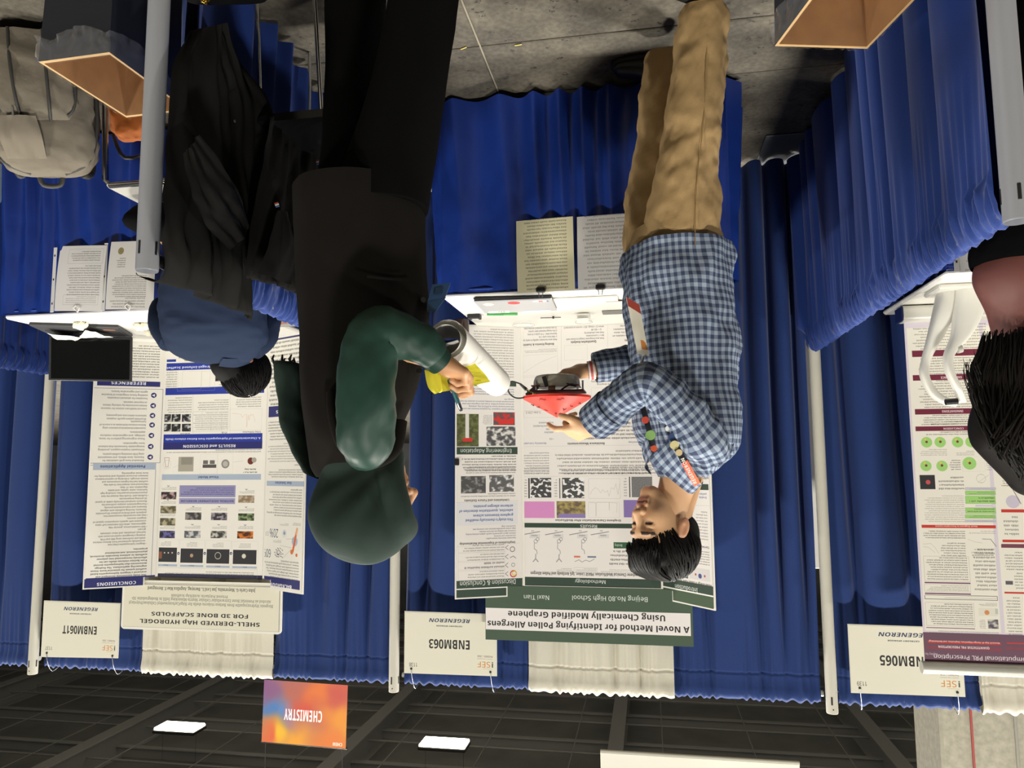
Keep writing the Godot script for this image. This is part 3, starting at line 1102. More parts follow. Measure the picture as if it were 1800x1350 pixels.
func header(t: Node3D, x0: float, x1: float, z: float, top: float, bot: float, key: String, paper: String, m: Material, round_r: float) -> void:
	var pts := []
	if round_r > 0.0:
		for cc in [[x1 - round_r, top - round_r, 0.0], [x0 + round_r, top - round_r, PI / 2], [x0 + round_r, bot + round_r, PI], [x1 - round_r, bot + round_r, PI * 1.5]]:
			for k in 6: pts.append(Vector3(cc[0] + cos(cc[2] + k * PI / 10) * round_r, cc[1] + sin(cc[2] + k * PI / 10) * round_r, z))
	else:
		pts = [Vector3(x0, bot, z), Vector3(x0, top, z), Vector3(x1, top, z), Vector3(x1, bot, z)]
	var b := buf()
	plate(b, pts, Vector3(0, 0, -0.005))
	var o := part("board", done(b), m, t)
	var p := buf()
	var e := 0.012 if round_r > 0.0 else 0.001
	print_quad(p, Vector3(x0 + e, 0, z + 0.0012), Vector3(x1 - e, 0, z + 0.0012), top - e, bot + e, e / (x1 - x0), 1 - e / (x1 - x0), e / (top - bot), 1 - e / (top - bot))
	part("print", done(p), print_mat(key, paper), o)

func card(x1: float, code: String, num: String, label: String, drop: float) -> void:
	var t := thing("number_card", label, "sign", Vector3.ZERO, "booth number cards")
	var w := 0.44
	var z := 0.05
	var b := buf()
	var x0 := x1 - w
	plate(b, [Vector3(x0, 2.107, z), Vector3(x0, 2.382 - drop, z), Vector3(x1, 2.386, z), Vector3(x1, 2.105, z)], Vector3(0, 0, -0.003))
	var o := part("board", done(b), mat("#e9e6d4", 0.6), t)
	var p := buf()
	print_quad(p, Vector3(x0 + 0.002, 0, z + 0.001), Vector3(x1 - 0.002, 0, z + 0.001), 2.38 - drop, 2.109)
	part("print", done(p), print_mat("card", "#e9e6d4", {"@CODE": code, "@NUM": num}), o)
	for hx in [x0 + 0.03, x1 - 0.035]:
		part("grommet", tubem([Vector3(hx, 2.365, z - 0.001), Vector3(hx, 2.365, z + 0.004)], 0.005, 12), MT.black, t)
		part("hanger_wire", tubem([Vector3(hx, 2.366, z + 0.004), Vector3(hx - 0.005, 2.42, z - 0.005), Vector3(hx - 0.01, 2.462, z - 0.03), Vector3(hx - 0.01, 2.45, z - 0.07)], 0.0016, 6, 3), MT.steel, t)

# ---------------------------------------------------------------- things on and at the tables
func form(key: String, paper: String, x0: float, x1: float, z: float, top: float, bot: float, label: String, clip: String, tilt := 0.0) -> void:
	var t := thing("paper_form", label, "paper", Vector3((x0 + x1) / 2, top, z), "forms hung on the table skirts")
	var hw := (x1 - x0) / 2
	var bs := Basis(Vector3(0, 0, 1), tilt)
	var rows := []
	var uvs := []
	for j in 9:
		var r := []
		var w := []
		for i in 5:
			var u := i / 4.0
			var v := j / 8.0
			r.append(bs * Vector3(lerpf(-hw, hw, u), -v * (top - bot), 0.008 * sin(v * 2.6) + 0.004 * sin(u * 3.0 + v)))
			w.append(Vector2(u, v))
		rows.append(r); uvs.append(w)
	var b := buf()
	grid(b, rows, uvs)
	part("sheet", done(b), print_mat(key, paper), t)
	if clip == "black":
		part("binder_clip", boxm(Vector3(0.034, 0.018, 0.016), 0.003, Vector3(0.02, -0.006, 0.004)), MT.black, t)
		part("clip_handle", tubem([Vector3(0.012, 0.0, 0), Vector3(0.014, 0.022, 0.004), Vector3(0.026, 0.022, 0.004), Vector3(0.028, 0.0, 0)], 0.0015, 6), MT.steel, t)
	else:
		part("binding_strip", boxm(Vector3(0.016, top - bot, 0.002), 0.0005, Vector3(hw + 0.008, -(top - bot) / 2, 0.004)), mat("#d9d8d4", 0.4), t)
		for k in 3: part("punch_hole", boxm(Vector3(0.005, 0.008, 0.002), 0.001, Vector3(hw + 0.008, -(top - bot) * (0.13 + 0.37 * k), 0.006)), MT.black, t)
		part("plastic_hook", tubem([Vector3(0.0, 0.004, 0.002), Vector3(-0.014, -0.012, 0.01), Vector3(0, -0.022, 0.012), Vector3(0.014, -0.012, 0.01), Vector3(0.0, 0.004, 0.002)], 0.0022, 6), mat("#e6e4de", 0.3), t)

func table_things() -> void:
	form("form_cream", "#ded8b4", 0.989, 1.203, 0.812, 0.79, 0.515, "cream paper form clipped to the blue skirt below the closed laptop", "black", 0.012)
	form("form_plain", "#dcdbd8", 0.775, 0.978, 0.812, 0.79, 0.515, "white paper form on the blue skirt behind the khaki trousers", "black")
	form("form_white", "#dddbd8", 2.94, 3.165, 0.815, 0.782, 0.505, "ruled white form in a punched sleeve below the open laptop", "hook", -0.05)
	form("form_seal", "#dddbd6", 2.705, 2.925, 0.815, 0.785, 0.5, "white form with a round gold seal in a punched sleeve", "hook", -0.045)
	form("form_plain", "#d6d5d2", -0.49, -0.306, 0.812, 0.79, 0.52, "white form on the skirt behind the gathered rail, by the dark-haired person", "hook")
	# closed laptop with stickers
	var lt := thing("closed_laptop", "closed silver laptop with stickers at the table edge", "laptop", Vector3(1.235, TABLE, 0.655))
	lt.rotation.y = -0.03
	part("lid", boxm(Vector3(0.3, 0.007, 0.225), 0.003, Vector3(0, 0.015, 0)), mat("#b9babd", 0.3, 0.5), lt)
	part("base", boxm(Vector3(0.3, 0.01, 0.225), 0.003, Vector3(0, 0.005, 0)), mat("#2c2d30", 0.5), lt)
	var s1 := tubem([Vector3(0.1, 0.0185, 0.06), Vector3(0.1, 0.0192, 0.06)], 0.021, 20)
	part("cream_sticker", s1, mat("#ddd6b4", 0.5), lt)
	part("red_sticker", tubem([Vector3(0.0, 0.0185, 0.07), Vector3(0.0, 0.0192, 0.07)], 0.024, 20), mat("#b8383c", 0.5), lt)
	part("tricolour_sticker", boxm(Vector3(0.06, 0.0008, 0.018), 0.0002, Vector3(-0.105, 0.019, 0.085)), mat("#e6e4e2", 0.5), lt)
	part("red_patch", boxm(Vector3(0.016, 0.0008, 0.014), 0.0002, Vector3(-0.105, 0.0196, 0.085)), mat("#c0474a", 0.5), lt)
	part("blue_patch", boxm(Vector3(0.008, 0.0008, 0.014), 0.0002, Vector3(-0.131, 0.0196, 0.085)), mat("#2b3d78", 0.5), lt)
	part("white_label", boxm(Vector3(0.085, 0.0008, 0.03), 0.0002, Vector3(0.085, 0.019, -0.092)), mat("#ebe9e0", 0.5), lt)
	part("label_writing", flat_text("ISEF", 0.014, 0.0008), mat("#6a5a42", 0.5), lt, Vector3(0.07, 0.0196, -0.087), Basis(Vector3.RIGHT, -PI / 2))
	part("clear_label", boxm(Vector3(0.11, 0.0008, 0.02), 0.0002, Vector3(-0.07, 0.019, -0.095)), mat("#b8c0d4", 0.3), lt)
	# pen and small parts
	var pn := thing("green_pen", "green capped pen beside the closed laptop", "pen")
	part("barrel", tubem([Vector3(1.265, 0.797, 0.4532), Vector3(1.386, 0.797, 0.479)], 0.0055, 12), mat("#3aa24a", 0.35), pn)
	part("cap", tubem([Vector3(1.323, 0.797, 0.4656), Vector3(1.391, 0.797, 0.4799)], 0.0066, 12), mat("#2f8f42", 0.35), pn)
	var bx := thing("black_box", "small black box with a white window beside the green pen", "box", Vector3(1.453, 0.79, 0.4449))
	part("body", boxm(Vector3(0.055, 0.02, 0.04), 0.003, Vector3(0, 0.01, 0)), MT.black, bx)
	part("window", boxm(Vector3(0.028, 0.002, 0.016), 0.0006, Vector3(-0.004, 0.0205, 0)), mat("#d9d9d6", 0.4), bx)
	var glass := mat(Color(0.95, 0.97, 0.98, 0.16), 0.06)
	glass.transparency = BaseMaterial3D.TRANSPARENCY_ALPHA
	for d in [[Vector3(1.278, 0.79, 0.2218), 0.05, "shallow clear plastic dish below the closed laptop's corner"], [Vector3(1.006, 0.79, 0.2325), 0.038, "clear plastic dish under the small white box"]]:
		var ds := thing("clear_dish", d[2], "dish", d[0], "clear dishes on the table")
		var db := buf()
		loft(db, [[Vector3(0, 0.001, 0), Vector3(d[1] * 0.9, 0, 0), Vector3(0, 0, d[1] * 0.9)], [Vector3(0, 0.012, 0), Vector3(d[1], 0, 0), Vector3(0, 0, d[1])]], 28, 2, 1.0, 0.0, 1.0, false)
		part("wall", done(db), glass, ds)
		part("rim", ring(d[1], 0.0015, 0.012), mat("#c9cbc8", 0.2), ds)
	var sb := thing("small_white_box", "small white labelled box with a lifted flap near the clear dish", "box", Vector3(0.9935, 0.79, 0.3848))
	part("body", boxm(Vector3(0.055, 0.02, 0.045), 0.003, Vector3(0, 0.016, 0)), mat("#dddcd4", 0.5), sb)
	part("flap", boxm(Vector3(0.05, 0.002, 0.03), 0.0006), mat("#e6e5de", 0.5), sb, Vector3(0.004, 0.036, 0.02), Basis(Vector3.RIGHT, 0.5))
	part("label", boxm(Vector3(0.024, 0.0006, 0.012), 0.0002, Vector3(0, 0.0266, -0.006)), MT.black, sb)
	var pb := thing("probe_lead", "thin probe lead with a black bead lying on the table", "probe")
	part("lead", tubem([Vector3(1.185, 0.794, 0.3317), Vector3(1.097, 0.794, 0.3259)], 0.0018, 6), mat("#5a5856", 0.4), pb)
	part("bead", tubem([Vector3(1.125, 0.795, 0.3372), Vector3(1.132, 0.795, 0.3387)], 0.006, 10), MT.black, pb)
	solo("paper_stack", boxm(Vector3(0.26, 0.006, 0.17), 0.001, Vector3(0.9696, 0.794, 0.6172)), mat("#e9e6da", 0.55), "flat stack of white papers between the closed laptop and checked shirt", "paper")
	solo("loose_paper", boxm(Vector3(0.12, 0.004, 0.13), 0.001, Vector3(0.8283, 0.799, 0.5571)), mat("#e2dfd4", 0.6), "loose white note sheet beside the hanging badge", "paper")
	solo("grey_card", boxm(Vector3(0.11, 0.003, 0.075), 0.0008, Vector3(0.8601, 0.793, 0.3839)), mat("#7d7c76", 0.6), "grey card on the table behind the loose white sheet", "card")
	var jar := thing("brown_jar", "dark brown jar standing at the table end behind the paper roll", "jar", Vector3(1.532, 0.79, 0.3449))
	var jb := buf()
	loft(jb, [[Vector3(0, 0, 0), Vector3(0.03, 0, 0), Vector3(0, 0, 0.03)], [Vector3(0, 0.012, 0), Vector3(0.031, 0, 0), Vector3(0, 0, 0.031)], [Vector3(0, 0.06, 0), Vector3(0.031, 0, 0), Vector3(0, 0, 0.031)], [Vector3(0, 0.07, 0), Vector3(0.024, 0, 0), Vector3(0, 0, 0.024)]], 24, 3)
	part("body", done(jb), mat("#3a2a26", 0.2), jar)
	part("lid", tubem([Vector3(0, 0.07, 0), Vector3(0, 0.085, 0)], 0.027, 20), mat("#cfccc4", 0.4), jar)
	# open laptop with napkin on the neighbouring table
	var la := Vector3(3.494, 0.8293, 0.47)
	var lb := Vector3(3.161, 0.8268, 0.33)
	la.y = TABLE + 0.016
	lb.y = TABLE + 0.016
	var lw := la.distance_to(lb)
	var lx := (la - lb).normalized()
	var lz := lx.cross(Vector3.UP)
	var op := thing("open_laptop", "open dark laptop with a black screen beside the shell scaffold board", "laptop", (la + lb) / 2)
	op.basis = Basis(lx, Vector3.UP, lz)
	part("base", boxm(Vector3(lw, 0.016, 0.24), 0.004, Vector3(0, -0.008, 0.12)), mat("#2b2c2e", 0.5), op)
	var tiltb := Basis(Vector3.RIGHT, -0.12)
	part("lid", boxm(Vector3(lw, 0.215, 0.008), 0.003, Vector3(0, 0.1075, 0)), mat("#333437", 0.45), op, Vector3.ZERO, tiltb)
	part("screen", boxm(Vector3(lw - 0.022, 0.19, 0.002), 0.0006, Vector3(0, 0.11, 0.005)), mat("#0b0d0d", 0.12), op, Vector3.ZERO, tiltb)
	part("keyboard", boxm(Vector3(lw - 0.05, 0.002, 0.1), 0.0006, Vector3(0, 0.001, 0.075)), MT.black, op)
	part("palm_sticker", boxm(Vector3(0.05, 0.001, 0.025), 0.0003, Vector3(-lw * 0.36, 0.001, 0.19)), mat("#8a5a3c", 0.5), op)
	noise.seed = 77
	noise.frequency = 1.0
	var nap := sheet(18, 12, func(u, v):
		var p := Vector3(3.381, 0.82, 0.6107).lerp(Vector3(3.186, 0.82, 0.428), u).lerp(Vector3(3.153, 0.82, 0.6491).lerp(Vector3(3.558, 0.82, 0.2676), 1.0 - u), v)
		return Vector3(p.x, 0.826 + 0.008 * noise.get_noise_2d(u * 2.0, v * 2.0) + 0.006 * sin(u * 3.0), p.z))
	solo("paper_napkin", nap, MT.paper, "creased white napkin lying over the open laptop keyboard", "napkin")
	for k in 3:
		var at: Vector3 = [Vector3(3.187, 0.8, 0.6437), Vector3(2.945, 0.8, 0.5636), Vector3(3.021, 0.795, 0.4036)][k]
		var cb := buf()
		var sz: float = [0.034, 0.04, 0.018][k]
		loft(cb, [[at + Vector3(-sz, 0, 0), Vector3(0, 0.005, 0), Vector3(0, 0, 0.006)], [at + Vector3(-sz * 0.5, 0.004, 0), Vector3(0, 0.016, 0), Vector3(0, 0, 0.02)], [at + Vector3(sz * 0.4, 0.006, 0.004), Vector3(0, 0.014, 0), Vector3(0, 0, 0.016)], [at + Vector3(sz, 0, 0), Vector3(0, 0.004, 0), Vector3(0, 0, 0.006)]], 18, 5, 1.0, 0.01, 60.0)
		solo("crumpled_tissue", done(cb), mat("#e4dfc8", 0.7), ["crumpled tissue at the front edge of the open laptop", "crumpled tissue on the table behind the navy shirt", "small tissue scrap at the foot of the shell scaffold board"][k], "tissue", "tissues on the neighbouring table")
	solo("grey_notebook", boxm(Vector3(0.2, 0.012, 0.16), 0.003, Vector3(2.285, 0.797, 0.489)), mat("#8c8c88", 0.5), "grey notebook on the table under the forearm of the seated person", "notebook")
	# white curved instrument on the banner table
	var wd := thing("curved_instrument", "white curved eye instrument with black tip before the maroon banner", "instrument")
	var wm := mat("#dcdad0", 0.35)
	var ab := buf()
	loft(ab, [[Vector3(-0.3656, 0.7753, 0.56), Vector3(0.034, 0, 0), Vector3(0, 0, 0.05)], [Vector3(-0.3443, 0.8702, 0.56), Vector3(0.036, 0, 0), Vector3(0, 0, 0.045)], [Vector3(-0.3167, 0.9611, 0.54), Vector3(0.028, 0, 0), Vector3(0, 0, 0.03)], [Vector3(-0.2875, 1.042, 0.52), Vector3(0.017, 0.004, 0), Vector3(0, 0, 0.024)], [Vector3(-0.2759, 1.106, 0.52), Vector3(0.015, 0, 0), Vector3(0, 0, 0.022)], [Vector3(-0.3013, 1.17, 0.52), Vector3(0.013, 0.008, 0), Vector3(0, 0, 0.02)], [Vector3(-0.3383, 1.203, 0.53), Vector3(0.006, 0.013, 0), Vector3(0, 0, 0.018)], [Vector3(-0.3686, 1.213, 0.54), Vector3(0.002, 0.013, 0), Vector3(0, 0, 0.018)]], 20, 5, 0.75)
	part("outer_arm", done(ab), wm, wd)
	var ib := buf()
	loft(ib, [[Vector3(-0.4189, 0.7832, 0.6), Vector3(0.05, 0, 0), Vector3(0, 0, 0.045)], [Vector3(-0.4088, 0.8811, 0.6), Vector3(0.05, 0, 0), Vector3(0, 0, 0.04)], [Vector3(-0.3806, 0.9694, 0.6), Vector3(0.034, 0, 0), Vector3(0, 0, 0.03)], [Vector3(-0.3345, 1.044, 0.6), Vector3(0.017, 0, 0), Vector3(0, 0, 0.024)], [Vector3(-0.3344, 1.106, 0.6), Vector3(0.014, 0, 0), Vector3(0, 0, 0.022)], [Vector3(-0.3605, 1.168, 0.59), Vector3(0.012, 0.004, 0), Vector3(0, 0, 0.02)], [Vector3(-0.3839, 1.213, 0.56), Vector3(0.014, 0.002, 0), Vector3(0, 0, 0.018)]], 20, 5, 0.75)
	part("inner_arm", done(ib), wm, wd)
	part("black_tip", tubem([Vector3(-0.32, 1.211, 0.58), Vector3(-0.3598, 1.208, 0.58)], 0.011, 14), mat("#1d1d1f", 0.3), wd)
	part("side_knob", tubem([Vector3(-0.3737, 1.02, 0.61), Vector3(-0.3584, 1.024, 0.61)], 0.016, 16), mat("#b5b3aa", 0.3), wd)
	part("foot", boxm(Vector3(0.16, 0.02, 0.16), 0.006, Vector3(-0.38, TABLE + 0.01, 0.57)), wm, wd)
	part("side_clip", boxm(Vector3(0.04, 0.02, 0.02), 0.006, Vector3(-0.446, 0.7719, 0.6)), wm, wd)

func flat_text(text: String, size: float, depth: float) -> Mesh:
	var m := TextMesh.new()
	m.text = text
	var f := SystemFont.new()
	f.font_names = PackedStringArray(["Droid Sans"])
	f.font_weight = 700
	m.font = f
	m.font_size = 64
	m.pixel_size = size / 46.0
	m.depth = depth
	return m

func ring(r: float, w: float, y: float) -> ArrayMesh:
	var pts := []
	for k in 33: pts.append(Vector3(cos(TAU * k / 32.0) * r, y, sin(TAU * k / 32.0) * r))
	return tubem(pts, w, 6)

# ---------------------------------------------------------------- garments and chairs at the rail
func rows_cloth(rows: Array, nu: int, nv: int, bulge: Vector3, amp: float, freq: float, seed: int, uvs := Vector2.ONE) -> ArrayMesh:
	noise.seed = seed
	noise.frequency = 1.0
	var n := rows.size()
	return sheet(nu, nv, func(u, v):
		var k := mini(int(v * (n - 1)), n - 2)
		var t: float = v * (n - 1) - k
		var a: Vector3 = cat(rows[maxi(k - 1, 0)][0], rows[k][0], rows[k + 1][0], rows[mini(k + 2, n - 1)][0], t)
		var b: Vector3 = cat(rows[maxi(k - 1, 0)][1], rows[k][1], rows[k + 1][1], rows[mini(k + 2, n - 1)][1], t)
		var f := noise.get_noise_2d(u * freq, v * freq * 0.35) + 0.5 * noise.get_noise_2d(u * freq * 2.1 + 4.0, v * freq)
		return a.lerp(b, u) + bulge * (sin(u * PI) * 0.5 + f) * amp, uvs)

func rail_things() -> void:
	var cloth := fabric("#191918", 0.85)
	var lining := fabric("#1d1d1c", 0.6, 0.25)
	var j := thing("black_jacket", "black jacket slung over the rail behind the near grey post", "jacket")
	part("shell", rows_cloth([[Vector3(2, 0.9345, 1.859), Vector3(2, 0.9408, 1.303)], [Vector3(1.935, 0.9551, 1.845), Vector3(1.935, 0.9649, 1.376)], [Vector3(1.88, 0.9026, 1.919), Vector3(1.88, 0.8833, 1.481)], [Vector3(1.86, 0.8312, 1.957), Vector3(1.86, 0.7547, 1.515)], [Vector3(1.85, 0.7207, 1.959), Vector3(1.85, 0.5405, 1.502)], [Vector3(1.85, 0.577, 1.956), Vector3(1.85, 0.352, 1.519)], [Vector3(1.85, 0.4335, 1.931), Vector3(1.85, 0.2912, 1.64)], [Vector3(1.86, 0.3036, 1.86), Vector3(1.86, 0.2225, 1.751)]], 40, 60, Vector3(-1, 0, 0.1), 0.04, 3.2, 15), cloth, j)
	part("lapel", rows_cloth([[Vector3(1.79, 0.698, 1.994), Vector3(1.79, 0.6234, 1.936)], [Vector3(1.785, 0.7751, 1.979), Vector3(1.785, 0.6743, 1.829)], [Vector3(1.79, 0.8309, 1.899), Vector3(1.79, 0.7157, 1.735)], [Vector3(1.81, 0.8583, 1.748), Vector3(1.81, 0.7683, 1.658)]], 14, 30, Vector3(-1, 0, 0), 0.012, 3.0, 25), lining, j)
	for p in [Vector3(1.79, 0.5239, 1.786), Vector3(1.8, 0.5655, 1.635)]: part("snap_button", tubem([p, p + Vector3(-0.004, 0, 0.002)], 0.004, 10), MT.chrome, j)
	# chair against the rail with a dark jacket over its back
	var c := thing("black_chair", "black seat chair with thin chrome legs beside the person in black", "chair", Vector3(1.69, 0, 1.39))
	var seat := buf()
	loft(seat, [[Vector3(0, 0.425, -0.17), Vector3(0.15, 0, 0), Vector3(0, 0.015, 0)], [Vector3(0, 0.43, 0), Vector3(0.19, 0, 0), Vector3(0, 0.02, 0)], [Vector3(0, 0.428, 0.15), Vector3(0.185, 0, 0), Vector3(0, 0.02, 0)], [Vector3(0, 0.42, 0.2), Vector3(0.14, 0, 0), Vector3(0, 0.012, 0)]], 28, 6, 0.6)
	part("seat", done(seat), mat("#0f0f10", 0.18), c)
	for p in [[Vector3(-0.05, 0.42, 0.19), Vector3(-0.02, 0.0, 0.2)], [Vector3(0.15, 0.42, 0.17), Vector3(0.17, 0.0, 0.18)], [Vector3(-0.14, 0.42, -0.15), Vector3(-0.17, 0.0, -0.18)], [Vector3(0.15, 0.42, -0.15), Vector3(0.17, 0.0, -0.18)]]:
		part("leg", tubem([p[0], p[1]], 0.0065, 10), MT.chrome, c)
	part("backrest", rows_cloth([[Vector3(0.17, 0.86, 0.17), Vector3(0.17, 0.86, -0.17)], [Vector3(0.16, 0.7, 0.18), Vector3(0.16, 0.7, -0.18)], [Vector3(0.15, 0.56, 0.17), Vector3(0.15, 0.56, -0.17)]], 12, 12, Vector3(1, 0, 0), 0.02, 0.5, 3), MT.black, c)
	for s in [-0.16, 0.16]: part("back_upright", tubem([Vector3(0.15, 0.42, s), Vector3(0.175, 0.86, s)], 0.007, 8), MT.chrome, c)
	var d := thing("dark_coat", "dark coat with tricolour tabs draped over the chair back by the rail", "coat")
	part("shell", rows_cloth([[Vector3(1.86, 0.8586, 1.583), Vector3(1.86, 0.8347, 1.272)], [Vector3(1.83, 0.9055, 1.633), Vector3(1.83, 0.8707, 1.291)], [Vector3(1.8, 0.8857, 1.675), Vector3(1.8, 0.8243, 1.294)], [Vector3(1.79, 0.8099, 1.685), Vector3(1.79, 0.6723, 1.192)], [Vector3(1.78, 0.6756, 1.666), Vector3(1.78, 0.5166, 1.199)], [Vector3(1.78, 0.5337, 1.639), Vector3(1.78, 0.3534, 1.206)], [Vector3(1.79, 0.4303, 1.613), Vector3(1.79, 0.2112, 1.19)]], 30, 40, Vector3(-1, 0, 0.2), 0.02, 4.0, 41), cloth, d)
	part("panel_fold", rows_cloth([[Vector3(1.77, 0.9043, 1.68), Vector3(1.77, 0.8905, 1.489)], [Vector3(1.75, 0.8225, 1.666), Vector3(1.75, 0.7908, 1.498)], [Vector3(1.74, 0.7137, 1.627), Vector3(1.74, 0.7001, 1.576)]], 10, 16, Vector3(-1, 0, 0), 0.008, 3.0, 43), fabric("#1f1f1e", 0.85), d)
	for q in [[Vector3(1.73, 0.7082, 1.656), 0.4], [Vector3(1.73, 0.6144, 1.442), 0.0], [Vector3(1.73, 0.4117, 1.391), 0.2], [Vector3(1.73, 0.4838, 1.404), 0.2]]:
		var tb := Basis(Vector3(0, 0, 1), q[1]) * Basis(Vector3.UP, -0.4)
		for k in 3:
			part("tricolour_tab", boxm(Vector3(0.011, 0.0045, 0.003), 0.0005), mat(["#34507e", "#dedcd8", "#a83c34"][k], 0.6), d, q[0] + tb * Vector3(0, -0.0047 * (k - 1), 0), tb)
	# handbag with a gilt chain
	var h := thing("black_handbag", "black leather handbag with a gold chain on the floor under the jacket", "handbag", Vector3(1.79, 0, 1.84))
	var hb := buf()
	loft(hb, [[Vector3(0, 0.0, 0), Vector3(0.13, 0, 0.02), Vector3(0, 0, 0.055)], [Vector3(0, 0.08, 0), Vector3(0.135, 0, 0.02), Vector3(0, 0, 0.06)], [Vector3(0, 0.17, 0), Vector3(0.12, 0, 0.02), Vector3(0, 0, 0.045)], [Vector3(0, 0.22, 0), Vector3(0.1, 0, 0.015), Vector3(0, 0, 0.02)]], 28, 6, 0.7, 0.006, 14.0)
	part("body", done(hb), mat("#0e0e0f", 0.22), h)
	var gold := mat("#c9a24a", 0.25, 1.0)
	for k in 26:
		var a := k / 25.0
		var p := Vector3(lerpf(0.13, -0.02, a), 0.2 + 0.035 * absf(sin(a * PI * 2.5)), 0.045 + 0.02 * sin(a * 9.0))
		var lk := buf()
		var pts := []
		for m in 9: pts.append(Vector3(cos(TAU * m / 8.0) * 0.0085, sin(TAU * m / 8.0) * 0.0055, 0))
		tube(lk, pts, 0.0018, 6)
		part("chain_link", done(lk), gold, h, p, Basis(Vector3(0.3, 1, 0.2).normalized(), k * 1.5))

# ---------------------------------------------------------------- things on the floor
func waste_box(at: Vector3, turn: float, w: float, d: float, high: float, label: String) -> void:
	var t := thing("waste_box", label, "bin", at, "lined waste boxes")
	t.rotation.y = turn
	var out := mat("#141722", 0.6)
	var ins := mat(Color.WHITE, 0.8)
	ins.albedo_texture = noise_tex(0.05, hexc("#96662a"), hexc("#a87636"), 3, 256)
	ins.uv1_triplanar = true
	var hw := w / 2
	var hd := d / 2
	var s := 0.94
	var q := [[-hw, -hd, hw, -hd], [hw, -hd, hw, hd], [hw, hd, -hw, hd], [-hw, hd, -hw, -hd]]
	for e in q:
		var b := buf()
		face(b, [Vector3(e[0] * s, 0.005, e[1] * s), Vector3(e[0], high, e[1]), Vector3(e[2], high, e[3]), Vector3(e[2] * s, 0.005, e[3] * s)])
		part("side", done(b), out, t)
		var c := buf()
		var k := 1.0 - 0.007 / minf(hw, hd)
		face(c, [Vector3(e[0] * s * k, 0.008, e[1] * s * k), Vector3(e[2] * s * k, 0.008, e[3] * s * k), Vector3(e[2] * k, high, e[3] * k), Vector3(e[0] * k, high, e[1] * k)])
		part("inner_side", done(c), ins, t)
		var r := buf()
		face(r, [Vector3(e[0], high, e[1]), Vector3(e[2], high, e[3]), Vector3(e[2] * k, high, e[3] * k), Vector3(e[0] * k, high, e[1] * k)])
		part("rim", done(r), mat("#a98a5c", 0.6), t)
	part("bottom", boxm(Vector3(w * s, 0.006, d * s), 0.001, Vector3(0, 0.004, 0)), ins, t)
	# clear liner folded over the rim
	var film := mat(Color(0.97, 0.98, 1.0, 0.05), 0.05)
	film.transparency = BaseMaterial3D.TRANSPARENCY_ALPHA
	noise.seed = int(at.x * 100)
	noise.frequency = 1.0
	var per := [Vector2(-hw, -hd), Vector2(hw, -hd), Vector2(hw, hd), Vector2(-hw, hd), Vector2(-hw, -hd)]
	var fold_over := sheet(120, 10, func(u, v):
		var f: float = u * 4.0
		var i := mini(int(f), 3)
		var p: Vector2 = per[i].lerp(per[i + 1], f - i)
		var n := noise.get_noise_2d(u * 40.0, v * 1.4)
		var drop: float = (0.05 + 0.03 * absf(sin(u * 17.0))) * v
		var o: float = 1.0 + (0.012 + 0.09 * v * (0.5 + n)) * clampf(v * 5.0, 0.0, 1.0) + 0.01
		return Vector3(p.x * o, high + 0.003 - drop + 0.006 * n, p.y * o))
	part("liner_fold", fold_over, film, t)
	var inner := sheet(100, 8, func(u, v):
		var f: float = u * 4.0
		var i := mini(int(f), 3)
		var p: Vector2 = per[i].lerp(per[i + 1], f - i)
		var n := noise.get_noise_2d(u * 30.0 + 9.0, v * 2.0)
		var o: float = 0.93 - 0.06 * v - 0.05 * absf(n)
		return Vector3(p.x * o, high + 0.002 - (high - 0.03) * v, p.y * o))
	part("liner", inner, film, t)

